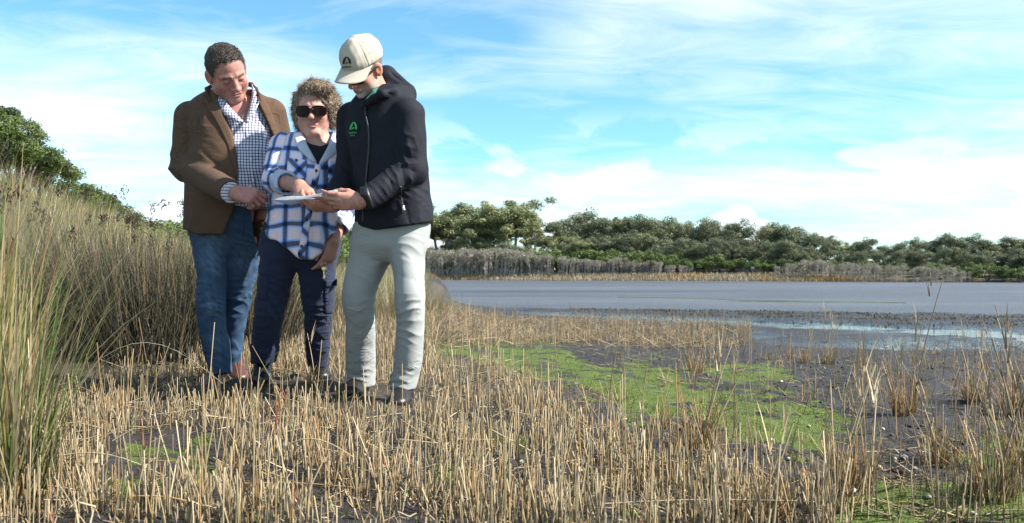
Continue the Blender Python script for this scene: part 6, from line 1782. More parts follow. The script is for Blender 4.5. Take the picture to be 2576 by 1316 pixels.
    wing([PX(764, 326, 4.47), PX(762, 336, 4.40), onshirt(774, 366), onshirt(797, 408)], [PX(752, 330, 4.48), onshirt(742, 350, 0.016), onshirt(752, 376, 0.016), onshirt(788, 410)], M_plaid_in)
    wing([PX(836, 330, 4.48), PX(836, 340, 4.41), onshirt(826, 370), onshirt(804, 410)], [PX(846, 334, 4.49), onshirt(858, 356, 0.016), onshirt(852, 384, 0.016), onshirt(814, 414)], M_plaid_in)
    rot = lambda V: np.stack([(V[:, 0] + V[:, 2]) * 0.7071, (V[:, 2] - V[:, 0]) * 0.7071, V[:, 2] * 0], 1)
    patch('placket', [(793, 414), (780, 476), (765, 553), (748, 648)], [(808, 416), (796, 477), (781, 554), (766, 651)], D, shirt, 0.006, 0.006, M_plaid, sh, 30, 4, rot)
    patch('pocket', [(726, 398), (722, 440), (736, 452)], [(772, 404), (770, 446), (748, 454)], D, shirt, 0.006, 0.006, M_plaid, sh, 14, 10, rot)
    patch('pocket', [(826, 404), (824, 446), (836, 454)], [(862, 398), (862, 440), (852, 452)], D, shirt, 0.006, 0.006, M_plaid, sh, 14, 10, rot)
    for x, y in ((788, 475), (773, 553), (747, 404), (760, 620), (797, 430)):
        p = trace_ray(shirt, [x], [y], 4.0)[0]
        button_at(p + np.array([0, -0.012, 0]), (0, -1, 0), 0.0075, M_dark_button, sh)
    # ---- black tee under the shirt
    neckline = s_outline([(740, 250), (760, 340), (772, 358), (788, 366), (806, 368), (822, 362), (834, 350), (850, 250)], D, 3.8, 4.50)
    garment('undershirt', lambda P: smax(tee_t(P), -neckline(P), 0.006), *bounds([PX(690, 335, 4.6), PX(870, 490, 4.6), PX(780, 400, 4.25)], 0.03), 0.008, M_black_tee, root, lambda P, N: 0.003 * vnoise(P, 0.06, 3, 2))
    # ---- head
    H = Head(PX(788, 281, 4.42), 7, 9, 2, 1.03, wide=1.02, jowl=0.7, nose=0.86, mouth_open=0.35, lids=1)
    neck = s_cone(H.wor([(0, -0.012, -0.07)])[0], PX(798, 362, 4.46), 0.056, 0.066)
    chest = s_ell(PX(800, 385, 4.47), (0.125, 0.115, 0.10))
    bodyh = lambda P: smin(smin(H.f(P), neck(P), 0.03), chest(P), 0.04).astype(np.float32)
    V1, F1 = mesh_sdf(bodyh, *bounds([H.c + 0.15, H.c - 0.16, PX(800, 410, 4.45)], 0.05), 0.0034)
    V1 = relax(V1, F1, 1, 0.35)
    q = H.loc(V1)
    C1 = skin_colours(q, (0.42, 0.225, 0.180), (0.31, 0.135, 0.125), 0.30, (0.2, 0.14, 0.10), None, 0.4)
    teeth = np.exp(-(q[:, 0] / 0.014) ** 4) * np.exp(-((q[:, 2] + 0.0665) / 0.0022) ** 2) * (q[:, 1] > 0.07)
    C1 = C1 * (1 - 0.6 * teeth[:, None]) + np.array((0.6, 0.55, 0.5), np.float32) * 0.6 * teeth[:, None]
    # ---- hands
    g1, p1 = hand_sdf(PX(752, 467, 4.13), (0.42, -0.62, -0.36), (-0.15, -0.55, 0.8), (1, 0.2, 0.1),
                      ((38, 18, 12), (52, 30, 18), (58, 40, 25), (62, 45, 25)), scale=0.98, tdirs=((0.7, 0.5, -0.5), (0.85, 0.1, -0.5), (0.9, -0.1, -0.45)))
    fa = s_cone(elR, PX(754, 467, 4.125), 0.044, 0.029)
    V2, F2 = mesh_sdf(lambda P: smin(g1(P), fa(P), 0.02).astype(np.float32), *bounds(np.concatenate([p1, [elR]]), 0.04), 0.0034)
    g2, p2 = hand_sdf(PX(838, 606, 4.38), (-0.20, -0.16, -0.95), (0.75, -0.65, 0.0), (-0.65, -0.75, 0.0),
                      ((22, 25, 15), (32, 42, 25), (40, 50, 30), (44, 50, 30)), scale=0.98, tdirs=((0.85, 0.4, -0.35), (0.95, 0.0, -0.35), (0.95, -0.1, -0.3)))
    fb = s_cone(elL, PX(838, 607, 4.38), 0.044, 0.029)
    V3, F3 = mesh_sdf(lambda P: smin(g2(P), fb(P), 0.02).astype(np.float32), *bounds(np.concatenate([p2, [cfL - axL * 0.05]]), 0.04), 0.0034)
    hc = lambda V, s: np.array((0.38, 0.19, 0.145), np.float32) * (1 + 0.12 * vnoise(V, 0.025, s, 3))[:, None]
    core = s_union([s_chain([shR, elR], [0.05, 0.042], 0.02), s_chain([shL, elL, cfL], [0.05, 0.042, 0.036], 0.02), s_cone(shR, shL, 0.05, 0.05),
                    s_chain([PX(798, 375, 4.47), PX(785, 470, 4.46), PX(762, 580, 4.48)], [0.09, 0.10, 0.11], 0.05),
                    s_chain([PX(715, 620, 4.48), PX(684, 760, 4.47), PX(664, 905, 4.58)], [0.075, 0.05, 0.036], 0.03),
                    s_chain([PX(800, 620, 4.50), PX(803, 760, 4.54), PX(800, 900, 4.72)], [0.075, 0.045, 0.033], 0.03)], 0.05)
    V4, F4 = mesh_sdf(core, *bounds([PX(670, 340, 4.5), PX(885, 930, 4.75), PX(780, 480, 4.3)], 0.06), 0.016)
    Vs = [V1, V2, V3, V4]; off = np.cumsum([0] + [len(v) for v in Vs])
    me = fast_mesh('body', np.concatenate(Vs), np.concatenate([f + o for f, o in zip([F1, F2, F3, F4], off)]), True,
                   {'col': np.concatenate([C1, hc(V2, 2), hc(V3, 3), hc(V4, 4)])})
    wplace('body', me, M_skin, root)
    # ---- hair: full, curly, blown to the right of the picture
    def hairf(q):
        d = s_ell((0.006, -0.022, 0.050), (0.084, 0.106, 0.101))(q)
        d = smin(d, s_ell((0.080, -0.022, 0.028), (0.044, 0.06, 0.066))(q), 0.04)
        d = smin(d, s_ell((0.084, -0.03, -0.030), (0.034, 0.05, 0.048))(q), 0.03)
        d = smin(d, s_ell((-0.070, -0.018, 0.0), (0.022, 0.05, 0.070))(q), 0.04)
        d = smin(d, s_ell((-0.066, -0.012, -0.050), (0.018, 0.035, 0.035))(q), 0.03)
        d = d + 0.009 * vnoise(q, 0.048, 3, 2) + 0.0035 * np.sin(vnoise(q, 0.12, 5, 1) * 9 + q[:, 0] * 70 + q[:, 2] * 60)
        face = s_ell((-0.004, 0.088, -0.024), (0.068, 0.088, 0.106))(q)
        fr = s_ell((0.03, 0.052, 0.112), (0.075, 0.05, 0.036))(q)             # swept fringe
        d = smax(d, -face, 0.012)
        return smin(d, smax(fr, -face - 0.006, 0.01), 0.02)
    hb = lambda P: H.wrap(hairf)(P).astype(np.float32)
    V, F = mesh_sdf(hb, *bounds([H.c], 0.19), 0.0045)
    qv = H.loc(V)
    g = np.clip(0.5 + 0.7 * vnoise(qv, 0.03, 6, 3), 0, 1)[:, None]
    base = np.array((0.10, 0.068, 0.048), np.float32) * (1 - g) + np.array((0.28, 0.21, 0.145), np.float32) * g
    me = fast_mesh('hair', V, F, True, {'col': base})
    ho = wplace('hair', me, M_hair, root)
    r = np.random.default_rng(8)
    N = sdf_normals(hb, V)
    fd = s_ell((-0.004, 0.088, -0.024), (0.068, 0.088, 0.106))(H.loc(V))
    pr = np.where(fd > 0.010, 1.0, 0.03); idx = r.choice(len(V), 12000, p=pr / pr.sum()); qi = H.loc(V[idx]); Nq = N[idx]
    part = np.array([-0.03, 0.02, 0.15])
    flow = qi - part; flow /= np.linalg.norm(flow, axis=1, keepdims=True)
    flow = flow + np.array([0.40, -0.15, -0.45])
    fw_ = flow @ H.M
    fw_ = fw_ - Nq * (fw_ * Nq).sum(1, keepdims=True)
    dirs = fw_ / (np.linalg.norm(fw_, axis=1, keepdims=True) + 1e-9) + r.normal(size=(len(idx), 3)) * 0.16 + Nq * np.where(r.uniform(size=(len(idx), 1)) < 0.08, 0.35, 0.0)
    hair_locks('hair_lock', V[idx] - Nq * 0.0005, dirs, 0.026, 0.00065, 0.55, [(0.14, 0.10, 0.075), (0.24, 0.18, 0.13), (0.38, 0.30, 0.22), (0.44, 0.375, 0.31), (0.09, 0.068, 0.054), (0.20, 0.155, 0.12)], M_hair, ho, 4, 6, gk=0.05)
    # ---- sunglasses
    def squircle(qb, a, b2, th):
        x = (qb[:, 0] - 0.037) * (1 - 0.10 * qb[:, 2] / b2) ; z = qb[:, 2] + 0.001
        g = ((np.abs(x) / a) ** 2.9 + (np.abs(z) / b2) ** 2.9) ** (1 / 2.9)
        return np.maximum((g - 1) * b2, np.abs(qb[:, 1] - 0.112) - th)
    def bent(q):
        qa = q.copy(); qa[:, 0] = np.abs(qa[:, 0])
        return qa, np.stack([qa[:, 0], qa[:, 1] + 5.4 * qa[:, 0] ** 2, qa[:, 2]], 1)
    def rims(q):
        qa, qb = bent(q)
        d = np.maximum(squircle(qb, 0.0350, 0.0275, 0.0040), -squircle(qb, 0.0312, 0.0235, 0.02))
        d = np.minimum(d, s_cone((0.0, 0.112, 0.008), (0.008, 0.112, 0.007), 0.0042, 0.0042)(qb))
        return np.minimum(d, s_cone((0.070, 0.083, 0.012), (0.083, -0.005, 0.014), 0.0045, 0.003)(qa))
    def lens(q):
        qa, qb = bent(q)
        return squircle(qb, 0.0322, 0.0245, 0.0026)
    lo, hi = bounds([H.wor([(0, 0.07, 0)])[0]], 0.14)
    gl = garment('sunglasses', lambda P: H.wrap(rims)(P).astype(np.float32), lo, hi, 0.0025, M_frame, root, it=0)
    garment('lens', lambda P: H.wrap(lens)(P).astype(np.float32), lo, hi, 0.0025, M_lens, gl, it=0)
    # ---- trousers
    legA = rows_loft([(590, 660, 760, 4.46, 0.135), (620, 657, 756, 4.46, 0.13), (650, 656, 750, 4.45, 0.12), (700, 651, 736, 4.45, 0.105), (740, 647, 726, 4.45, 0.095), (775, 643, 717, 4.45, 0.088), (830, 637, 706, 4.49, 0.082), (895, 632, 697, 4.54, 0.080), (912, 634, 695, 4.55, 0.078)], n=2.2)
    legB = rows_loft([(590, 752, 856, 4.48, 0.135), (620, 750, 852, 4.48, 0.13), (677, 752, 843, 4.50, 0.115), (740, 758, 839, 4.52, 0.10), (794, 766, 836, 4.55, 0.090), (840, 768, 832, 4.60, 0.085), (895, 771, 829, 4.66, 0.080), (922, 775, 828, 4.69, 0.076)], n=2.2)
    hips = rows_loft([(560, 668, 850, 4.46, 0.16), (600, 658, 856, 4.46, 0.16), (640, 657, 850, 4.47, 0.145), (665, 680, 835, 4.48, 0.10), (680, 700, 815, 4.48, 0.06)], n=2.2)
    tr = lambda P: smin(smin(legA(P), legB(P), 0.015), hips(P), 0.025).astype(np.float32)
    fl = []
    for y0, x0, x1, dy, a in ((700, 655, 735, 30, 0.006), (730, 735, 655, 20, -0.006), (755, 645, 715, 12, 0.008), (772, 715, 650, 14, -0.008), (790, 645, 705, 10, 0.007), (860, 638, 700, 8, 0.006), (880, 697, 640, 10, -0.007), (897, 636, 694, 6, 0.007), (675, 745, 700, 40, -0.006)):
        fl.append((PX(x0, y0, 4.38), PX(x1, y0 + dy, 4.37), 0.014, a))
    for y0, x0, x1, dy, a in ((700, 756, 830, 26, 0.006), (735, 838, 765, 18, -0.006), (765, 768, 832, 10, 0.008), (785, 834, 770, 12, -0.008), (805, 770, 830, 8, 0.006), (870, 773, 826, 8, 0.006), (890, 826, 775, 8, -0.007), (670, 758, 800, 40, 0.006)):
        fl.append((PX(x0, y0, 4.44), PX(x1, y0 + dy, 4.44), 0.014, a))
    def td(P, N):
        m = gauss(P, PX(680, 775, 4.4), 0.16) + gauss(P, PX(800, 785, 4.45), 0.16) + np.exp(-((P[:, 2] - 0.2) / 0.07) ** 2)
        return folds(P, fl) + 0.006 * np.clip(m, 0, 1) * wrinkle(P, (0.3, 0.2, 1), 0.08, 21, 1.5) + 0.004 * vnoise(P, 0.12, 9, 2)
    to = garment('trousers', tr, *bounds([PX(625, 555, 4.7), PX(862, 930, 4.85), PX(700, 600, 4.25)], 0.05), 0.0058, M_navy, root, td)
    patch('cargo_pocket', [(652, 694), (649, 752)], [(676, 698), (672, 756)], D, tr, 0.006, 0.008, M_navy, to, 10, 6)
    patch('cargo_pocket', [(816, 712), (816, 790)], [(842, 708), (838, 786)], D, tr, 0.006, 0.008, M_navy, to, 10, 6)
    patch('pocket_flap', [(814, 706), (814, 722)], [(844, 702), (843, 718)], D, tr, 0.012, 0.007, M_navy, to, 5, 8)
    z0 = 0.055
    f0 = lambda x, d, z: np.array([(x - FW / 2) / FOC * d, d, z])
    shoe('boot', f0(663, 4.66, z0), f0(658, 4.41, z0), 0.095, 0.20, M_black_leather, M_sole, root)
    shoe('boot', f0(801, 4.82, z0), f0(812, 4.58, z0), 0.095, 0.20, M_black_leather, M_sole, root)
    return root, p2
# ================================================================== man in the cap and black jacket
def build_man_cap():
    D = 4.15
    root = empty('person', tuple(PX(960, 1010, D)))
    tag(root, 'man in beige cap, black hooded jacket and pale trousers, holding the paper', 'person', 'people reading the map')
    TH = math.radians(-28)
    shR, elR, wrR = PX(887, 296, 4.28), PX(880, 436, 4.30), PX(834, 514, 4.10)
    shL, elL, wrL = PX(1026, 290, 4.07), PX(1036, 428, 4.07), PX(914, 505, 3.92)
    rows = [(222, 925, 1020, 4.21, 0.08), (240, 893, 1040, 4.20, 0.105), (270, 872, 1056, 4.20, 0.125), (320, 868, 1062, 4.19, 0.135), (380, 880, 1066, 4.18, 0.14),
            (450, 890, 1077, 4.18, 0.145), (520, 892, 1087, 4.18, 0.15), (596, 892, 1095, 4.18, 0.155)]
    torso = rows_loft(rows, th=TH, n=2.15)
    a_r = s_chain([shR, elR, wrR], [0.075, 0.070, 0.050], 0.02)
    a_l = s_chain([shL, elL, wrL], [0.080, 0.076, 0.052], 0.02)
    hem = s_outline([(860, 560), (892, 566), (942, 578), (1007, 570), (1091, 558), (1120, 556), (1120, 700), (860, 700)], D, 3.4, 5.0)
    axR = nrm(wrR - elR).astype(np.float32); axL = nrm(wrL - elL).astype(np.float32)
    hood = s_union([s_cone(PX(976, 192, 4.24), PX(1008, 240, 4.24), 0.048, 0.075), s_ell(PX(968, 196, 4.25), (0.045, 0.06, 0.050)),
                    s_chain([PX(944, 246, 4.04), PX(962, 236, 4.03), PX(990, 230, 4.08), PX(1015, 232, 4.2)], [0.012, 0.018, 0.024, 0.028], 0.02)], 0.03)
    stand = s_chain([PX(905, 270, 4.16), PX(918, 262, 4.07), PX(940, 250, 4.05), PX(962, 236, 4.10), PX(976, 222, 4.2)], [0.014, 0.016, 0.016, 0.020, 0.03], 0.015)
    def jacket(P):
        d = smax(torso(P), -hem(P), 0.008)
        d = smin(d, np.maximum(a_l(P), (P - wrL) @ axL), 0.018)
        d = smin(d, np.maximum(a_r(P), (P - wrR) @ axR), 0.018)
        d = smin(d, hood(P), 0.02)
        return smin(d, stand(P), 0.02).astype(np.float32)
    c0 = PX(992, 418, 3.99)
    fl = []
    for ang, L, a in ((60, 0.13, 0.010), (35, 0.13, -0.009), (10, 0.13, 0.010), (-15, 0.12, -0.009), (-40, 0.10, 0.009), (85, 0.12, -0.006), (-170, 0.11, 0.007)):
        q = np.array([math.cos(math.radians(ang)), -0.05, math.sin(math.radians(ang))])
        fl.append((c0 + q * 0.015, c0 + q * L, 0.014, a))
    for i, t in enumerate((0.18, 0.3, 0.42, 0.54, 0.66)):
        m = elL + (wrL - elL) * t + np.array([0, -0.055, 0.0]); sgn = 1 if i % 2 == 0 else -1
        fl.append((m + np.array([0.02, 0, 0.065]), m + np.array([0.045, 0, -0.055]), 0.016, 0.007 * sgn))
    fl += [(PX(985, 320, 4.0), PX(990, 400, 4.0), 0.016, -0.016), (PX(1000, 330, 3.98), PX(1040, 345, 4.0), 0.016, 0.006), (PX(1000, 365, 3.98), PX(1040, 372, 4.0), 0.016, 0.007), (PX(1003, 385, 3.97), PX(1045, 400, 4.0), 0.016, -0.006),
           (PX(975, 200, 4.17), PX(1000, 230, 4.14), 0.018, -0.012), (PX(985, 180, 4.19), PX(1010, 205, 4.2), 0.016, -0.010), (PX(955, 225, 4.03), PX(1000, 246, 4.05), 0.014, -0.010),
           (PX(1040, 470, 4.05), PX(1055, 555, 4.05), 0.03, 0.008), (PX(960, 500, 4.03), PX(975, 570, 4.03), 0.03, -0.007), (PX(1010, 480, 4.02), PX(1030, 560, 4.02), 0.02, -0.006)]
    def disp(P, N):
        m = gauss(P, elL, 0.15) + gauss(P, elR, 0.15) + 0.6 * gauss(P, (elL + wrL) / 2, 0.12) + 0.5 * gauss(P, PX(1000, 210, 4.2), 0.1)
        return folds(P, fl) + 0.005 * np.clip(m, 0, 1) * wrinkle(P, (0.8, 0.1, 0.7), 0.07, 13, 1.3) + 0.004 * vnoise(P, 0.15, 3, 2)
    jk = garment('jacket', jacket, *bounds([PX(850, 160, 4.45), PX(1100, 590, 4.5), PX(900, 560, 3.9), wrL, wrR], 0.07), 0.0058, M_softshell, root, disp)
    patch('zip', [(917, 268), (919, 294), (927, 328), (927, 376), (921, 440), (915, 500), (911, 562)], [(921, 268), (923, 294), (931, 328), (931, 376), (925, 440), (919, 500), (915, 562)], D, jacket, 0.006, 0.005, M_softshell_d, jk, 40, 3)
    patch('pocket_zip', [(1005, 468), (1007, 495), (1013, 524)], [(1008, 467), (1010, 495), (1016, 523)], D, jacket, 0.006, 0.004, M_softshell_d, jk, 14, 2)
    patch('zip_pull', [(1010, 518), (1014, 532)], [(1016, 517), (1020, 531)], D, jacket, 0.009, 0.005, M_steel, jk, 5, 3)
    patch('cuff_strap', [(906, 474), (912, 500), (922, 526)], [(924, 470), (932, 498), (938, 520)], 4.0, jacket, 0.007, 0.006, M_softshell_d, jk, 12, 5)
    # chest emblem: an arch over two cupped shapes, with two lines of small lettering
    def emblem(cx, cy, w, h, f, d0, mat, parent, skew=0.0, lines=(), lmat=None, off=0.003):
        outline = [[(-0.50, -0.5), (-0.47, -0.1), (-0.36, 0.2), (-0.18, 0.42), (0.0, 0.5), (0.0, 0.34), (-0.14, 0.22), (-0.10, 0.10), (-0.22, 0.0), (-0.16, -0.12), (-0.26, -0.26), (-0.30, -0.5)],
                   [(0.50, -0.5), (0.48, -0.1), (0.38, 0.2), (0.20, 0.42), (0.03, 0.5), (0.03, 0.36), (0.16, 0.20), (0.10, 0.06), (0.24, -0.02), (0.22, -0.22), (0.30, -0.34), (0.34, -0.5)],
                   [(-0.24, -0.5), (-0.10, -0.28), (0.02, -0.16), (0.10, -0.28), (0.20, -0.30), (0.14, -0.42), (0.05, -0.34), (-0.05, -0.40), (-0.14, -0.5)]]
        bm = bmesh.new()
        for o in outline:
            bm.faces.new([bm.verts.new((x, y, 0)) for x, y in o])
        bmesh.ops.triangulate(bm, faces=bm.faces)
        bmesh.ops.subdivide_edges(bm, edges=bm.edges, cuts=1, use_grid_fill=True)
        me = bpy.data.meshes.new('emblem'); bm.to_mesh(me); bm.free()
        def drop(me, name, fx, fy):
            n = len(me.vertices); co = np.zeros(n * 3, np.float32); me.vertices.foreach_get('co', co); co = co.reshape(-1, 3)
            X, Y = fx(co), fy(co)
            P = trace_ray(f, X, Y, d0 - 0.5).astype(np.float32)
            P = P + sdf_normals(f, P) * off
            me.vertices.foreach_set('co', P.ravel()); me.update()
            b2 = bmesh.new(); b2.from_mesh(me)
            g = bmesh.ops.extrude_face_region(b2, geom=b2.faces[:])
            for v in [e for e in g['geom'] if isinstance(e, bmesh.types.BMVert)]: v.co.y -= 0.0012
            bmesh.ops.recalc_face_normals(b2, faces=b2.faces); b2.to_mesh(me); b2.free()
            return wplace(name, me, mat, parent)
        drop(me, 'emblem', lambda c: cx + c[:, 0] * w + c[:, 1] * skew * h, lambda c: cy - c[:, 1] * h)
        for txt, ty, tw, thh in lines:
            cu = bpy.data.curves.new('lettering', 'FONT'); cu.body = txt; cu.align_x = 'CENTER'; cu.align_y = 'CENTER'; cu.size = 1.0
            to = bpy.data.objects.new('lettering', cu); COL.objects.link(to)
            dg = bpy.context.evaluated_depsgraph_get()
            me = bpy.data.meshes.new_from_object(to.evaluated_get(dg))
            bpy.data.objects.remove(to)
            n = len(me.vertices); co = np.zeros(n * 3, np.float32); me.vertices.foreach_get('co', co); co = co.reshape(-1, 3)
            W = np.ptp(co[:, 0]); Hh = np.ptp(co[:, 1])
            drop(me, 'lettering', lambda c: cx + c[:, 0] / W * tw - (ty - cy) * skew, lambda c: ty - c[:, 1] / Hh * thh)
    emblem(891.5, 317, 18, 19, jacket, D, M_print_green, jk, 0.1, (('Landcare', 334, 19, 6), ('Tasmania', 341, 12, 4)), off=0.005)
    # ---- head and cap
    H = Head(PX(914, 171, 4.10), -38, 42, -15, 1.03, wide=1.0, jowl=0.0, nose=1.0, lids=1)
    neck = s_cone(H.wor([(0, -0.02, -0.06)])[0], PX(952, 246, 4.19), 0.055, 0.062)
    bodyh = lambda P: smin(H.f(P), neck(P), 0.03).astype(np.float32)
    V1, F1 = mesh_sdf(bodyh, *bounds([H.c + 0.14, H.c - 0.16, PX(955, 255, 4.2)], 0.04), 0.0034)
    V1 = relax(V1, F1, 1, 0.35)
    C1 = skin_colours(H.loc(V1), (0.45, 0.225, 0.165), (0.27, 0.11, 0.095), 0.6, (0.25, 0.2, 0.16), ((0.52, 0.46, 0.41), 1.0), 0.6)
    g1, p1 = hand_sdf(PX(908, 507, 3.925), (-0.96, -0.10, -0.02), (0.05, -0.88, -0.35), (0, 0.1, 1),
                      ((18, 22, 15), (24, 28, 18), (30, 32, 20), (34, 36, 22)), (4, 1, -2, -6), scale=1.05, tdirs=((0.85, 0.28, -0.55), (0.95, 0.02, -0.4), (1.0, -0.1, -0.15)))
    fa = s_cone(elL, PX(905, 507, 3.925), 0.046, 0.032)
    V2, F2 = mesh_sdf(lambda P: smin(g1(P), fa(P), 0.02).astype(np.float32), *bounds(np.concatenate([p1, [wrL - axL * 0.06]]), 0.03), 0.0033)
    g2, p2 = hand_sdf(PX(838, 519, 4.10), (-0.86, -0.34, -0.06), (0.0, -0.45, -0.9), (-0.1, -1, 0.1),
                      ((30, 38, 25), (34, 42, 28), (38, 44, 30), (42, 46, 30)), scale=1.0, tdirs=((0.6, 0.75, 0.1), (0.9, 0.35, -0.2), (0.95, 0.1, -0.35)))
    fb = s_cone(elR, PX(836, 518, 4.10), 0.046, 0.031)
    V3, F3 = mesh_sdf(lambda P: smin(g2(P), fb(P), 0.02).astype(np.float32), *bounds(np.concatenate([p2, [wrR - axR * 0.06]]), 0.03), 0.0035)
    hc = lambda V, s: np.array((0.40, 0.195, 0.150), np.float32) * (1 + 0.12 * vnoise(V, 0.025, s, 3))[:, None]
    core = s_union([s_chain([shR, elR, wrR], [0.05, 0.044, 0.032], 0.02), s_chain([shL, elL, wrL], [0.05, 0.044, 0.032], 0.02), s_cone(shR, shL, 0.05, 0.05),
                    s_chain([PX(955, 262, 4.2), PX(975, 400, 4.19), PX(988, 560, 4.2)], [0.085, 0.10, 0.10], 0.05),
                    s_chain([PX(935, 620, 4.24), PX(903, 755, 4.26), PX(906, 955, 4.44)], [0.075, 0.05, 0.036], 0.03),
                    s_chain([PX(1030, 620, 4.18), PX(1032, 755, 4.12), PX(1016, 965, 4.18)], [0.075, 0.05, 0.036], 0.03)], 0.05)
    V4, F4 = mesh_sdf(core, *bounds([PX(840, 240, 4.3), PX(1060, 990, 4.5), PX(900, 500, 3.85)], 0.06), 0.016)
    Vs = [V1, V2, V3, V4]; off = np.cumsum([0] + [len(v) for v in Vs])
    me = fast_mesh('body', np.concatenate(Vs), np.concatenate([f + o for f, o in zip([F1, F2, F3, F4], off)]), True,
                   {'col': np.concatenate([C1, hc(V2, 2), hc(V3, 3), hc(V4, 4)])})
    wplace('body', me, M_skin, root)
    # hair below the cap, cropped and grey
    def hairf(q):
        d = s_ell((0, -0.014, 0.036), (0.080, 0.102, 0.092))(q) + 0.001 * vnoise(q, 0.01, 3, 2)
        zl = np.interp(q[:, 1], [-0.12, -0.06, -0.025, 0.0, 0.022, 0.03, 0.045], [-0.06, -0.05, -0.02, 0.02, -0.015, 0.02, 0.06])
        return smax(d, (zl - q[:, 2]).astype(np.float32), 0.006)
    hb = lambda P: H.wrap(hairf)(P).astype(np.float32)
    V, F = mesh_sdf(hb, *bounds([H.c], 0.15), 0.005)
    wplace('hair', fast_mesh('hair', V, F, True, {'col': np.array((0.14, 0.115, 0.095), np.float32) * (1 + 0.3 * vnoise(V, 0.012, 3, 2))[:, None]}), M_hair, root)
    # cap crown: six panels with seams
    def crown(q):
        d = s_ell((0, -0.012, 0.052), (0.089, 0.110, 0.098))(q)
        d = d + 0.0030 * vnoise(q, 0.07, 5, 2)
        a = np.arctan2(q[:, 0] / 0.089, (q[:, 1] + 0.012) / 0.110)
        seam = np.abs(np.sin(a * 3))                                 # zero on each of the six seams
        d = d + 0.0022 * np.exp(-(seam / 0.07) ** 2) - 0.0010 * np.exp(-((seam - 0.16) / 0.05) ** 2)
        low = 0.040 - 0.10 * np.clip(q[:, 1] - 0.02, -1, 1) * 0.0 - 0.25 * np.clip(-q[:, 1] - 0.02, 0, 1)
        return smax(d, (low - q[:, 2]).astype(np.float32), 0.004)
    cf = lambda P: H.wrap(crown)(P).astype(np.float32)
    cp = garment('cap', cf, *bounds([H.c], 0.17), 0.0038, M_cap, root, it=0)
    # brim
    ph = np.radians(np.linspace(-72, 72, 25))[:, None]; t = np.linspace(0, 1, 9)[None]
    ix = 0.086 * np.sin(ph); iy = -0.012 + 0.108 * np.cos(ph)
    ox = 0.080 * np.sin(ph) * 1.02; oy = 0.030 + 0.145 * np.cos(ph) ** 0.75
    G = np.stack([ix * (1 - t) + ox * t, iy * (1 - t) + oy * t, 0.047 - 0.018 * t - 0.032 * (np.sin(ph) ** 2) * (0.35 + 0.65 * t)], -1)
    Gw = H.wor(G.reshape(-1, 3)).reshape(G.shape)
    V, F = solid_sheet(Gw[:, ::-1], 0.004)
    wplace('brim', fast_mesh('brim', V, F), M_cap, cp)
    pt = H.wor([(0, -0.012, 0.148)])[0]
    button_at(pt, H.M[2], 0.007, M_cap, cp)
    emblem(872.5, 152, 21, 19, cf, D, M_print_black, cp, -0.02, (('Landcare', 168, 22, 6),), off=0.0015)
    # glasses
    def rims(q):
        qa = q.copy(); qa[:, 0] = np.abs(qa[:, 0])
        qb = np.stack([qa[:, 0], qa[:, 1] + 5 * qa[:, 0] ** 2, qa[:, 2]], 1)
        d = smax(s_box((0.034, 0.112, 0.0), (0.030, 0.0035, 0.018), 0.003)(qb), -s_box((0.034, 0.112, 0.0), (0.027, 0.02, 0.0145), 0.006)(qb), 0.001)
        d = np.minimum(d, s_cone((0.0, 0.110, 0.006), (0.006, 0.111, 0.005), 0.003, 0.003)(qb))
        return np.minimum(d, s_cone((0.068, 0.088, 0.008), (0.086, -0.008, 0.014), 0.0052, 0.0042)(qa))
    def lens(q):
        qa = q.copy(); qa[:, 0] = np.abs(qa[:, 0])
        qb = np.stack([qa[:, 0], qa[:, 1] + 5 * qa[:, 0] ** 2, qa[:, 2]], 1)
        return s_box((0.034, 0.112, 0.0), (0.0285, 0.0022, 0.016), 0.002)(qb)
    lo, hi = bounds([H.wor([(0, 0.07, 0)])[0]], 0.13)
    gl = garment('glasses', lambda P: H.wrap(rims)(P).astype(np.float32), lo, hi, 0.0026, M_frame, root, it=0)
    garment('lens', lambda P: H.wrap(lens)(P).astype(np.float32), lo, hi, 0.0026, M_lens, gl, it=0)
    # green polo collar at the neck
    garment('polo_collar', s_chain([PX(912, 262, 4.10), PX(926, 250, 4.055), PX(940, 232, 4.07), PX(950, 220, 4.10)], [0.007, 0.009, 0.009, 0.006], 0.01), *bounds([PX(932, 240, 4.08)], 0.08), 0.005, M_green, root)
    # ---- trousers
    legA = rows_loft([(566, 889, 990, 4.24, 0.12), (619, 880, 984, 4.24, 0.13), (650, 877, 980, 4.24, 0.125), (697, 869, 962, 4.24, 0.11), (755, 861, 943, 4.25, 0.095), (814, 871, 943, 4.30, 0.092), (872, 870, 944, 4.36, 0.09), (926, 871, 943, 4.41, 0.09), (950, 868, 943, 4.43, 0.09), (970, 868, 943, 4.44, 0.09)], n=2.2)
    legB = rows_loft([(566, 975, 1080, 4.18, 0.12), (619, 975, 1074, 4.17, 0.13), (650, 984, 1067, 4.16, 0.125), (697, 991, 1068, 4.13, 0.11), (755, 994, 1069, 4.10, 0.098), (814, 999, 1068, 4.12, 0.095), (872, 994, 1064, 4.15, 0.092), (926, 989, 1057, 4.18, 0.09), (950, 982, 1051, 4.19, 0.09), (978, 982, 1046, 4.19, 0.09)], n=2.2)
    hips = rows_loft([(545, 905, 1072, 4.20, 0.12), (580, 890, 1082, 4.20, 0.135), (615, 884, 1073, 4.20, 0.13), (645, 905, 1050, 4.20, 0.09), (660, 930, 1030, 4.2, 0.06)], n=2.2)
    tr = lambda P: smin(smin(legA(P), legB(P), 0.015), hips(P), 0.025).astype(np.float32)
    fl = []
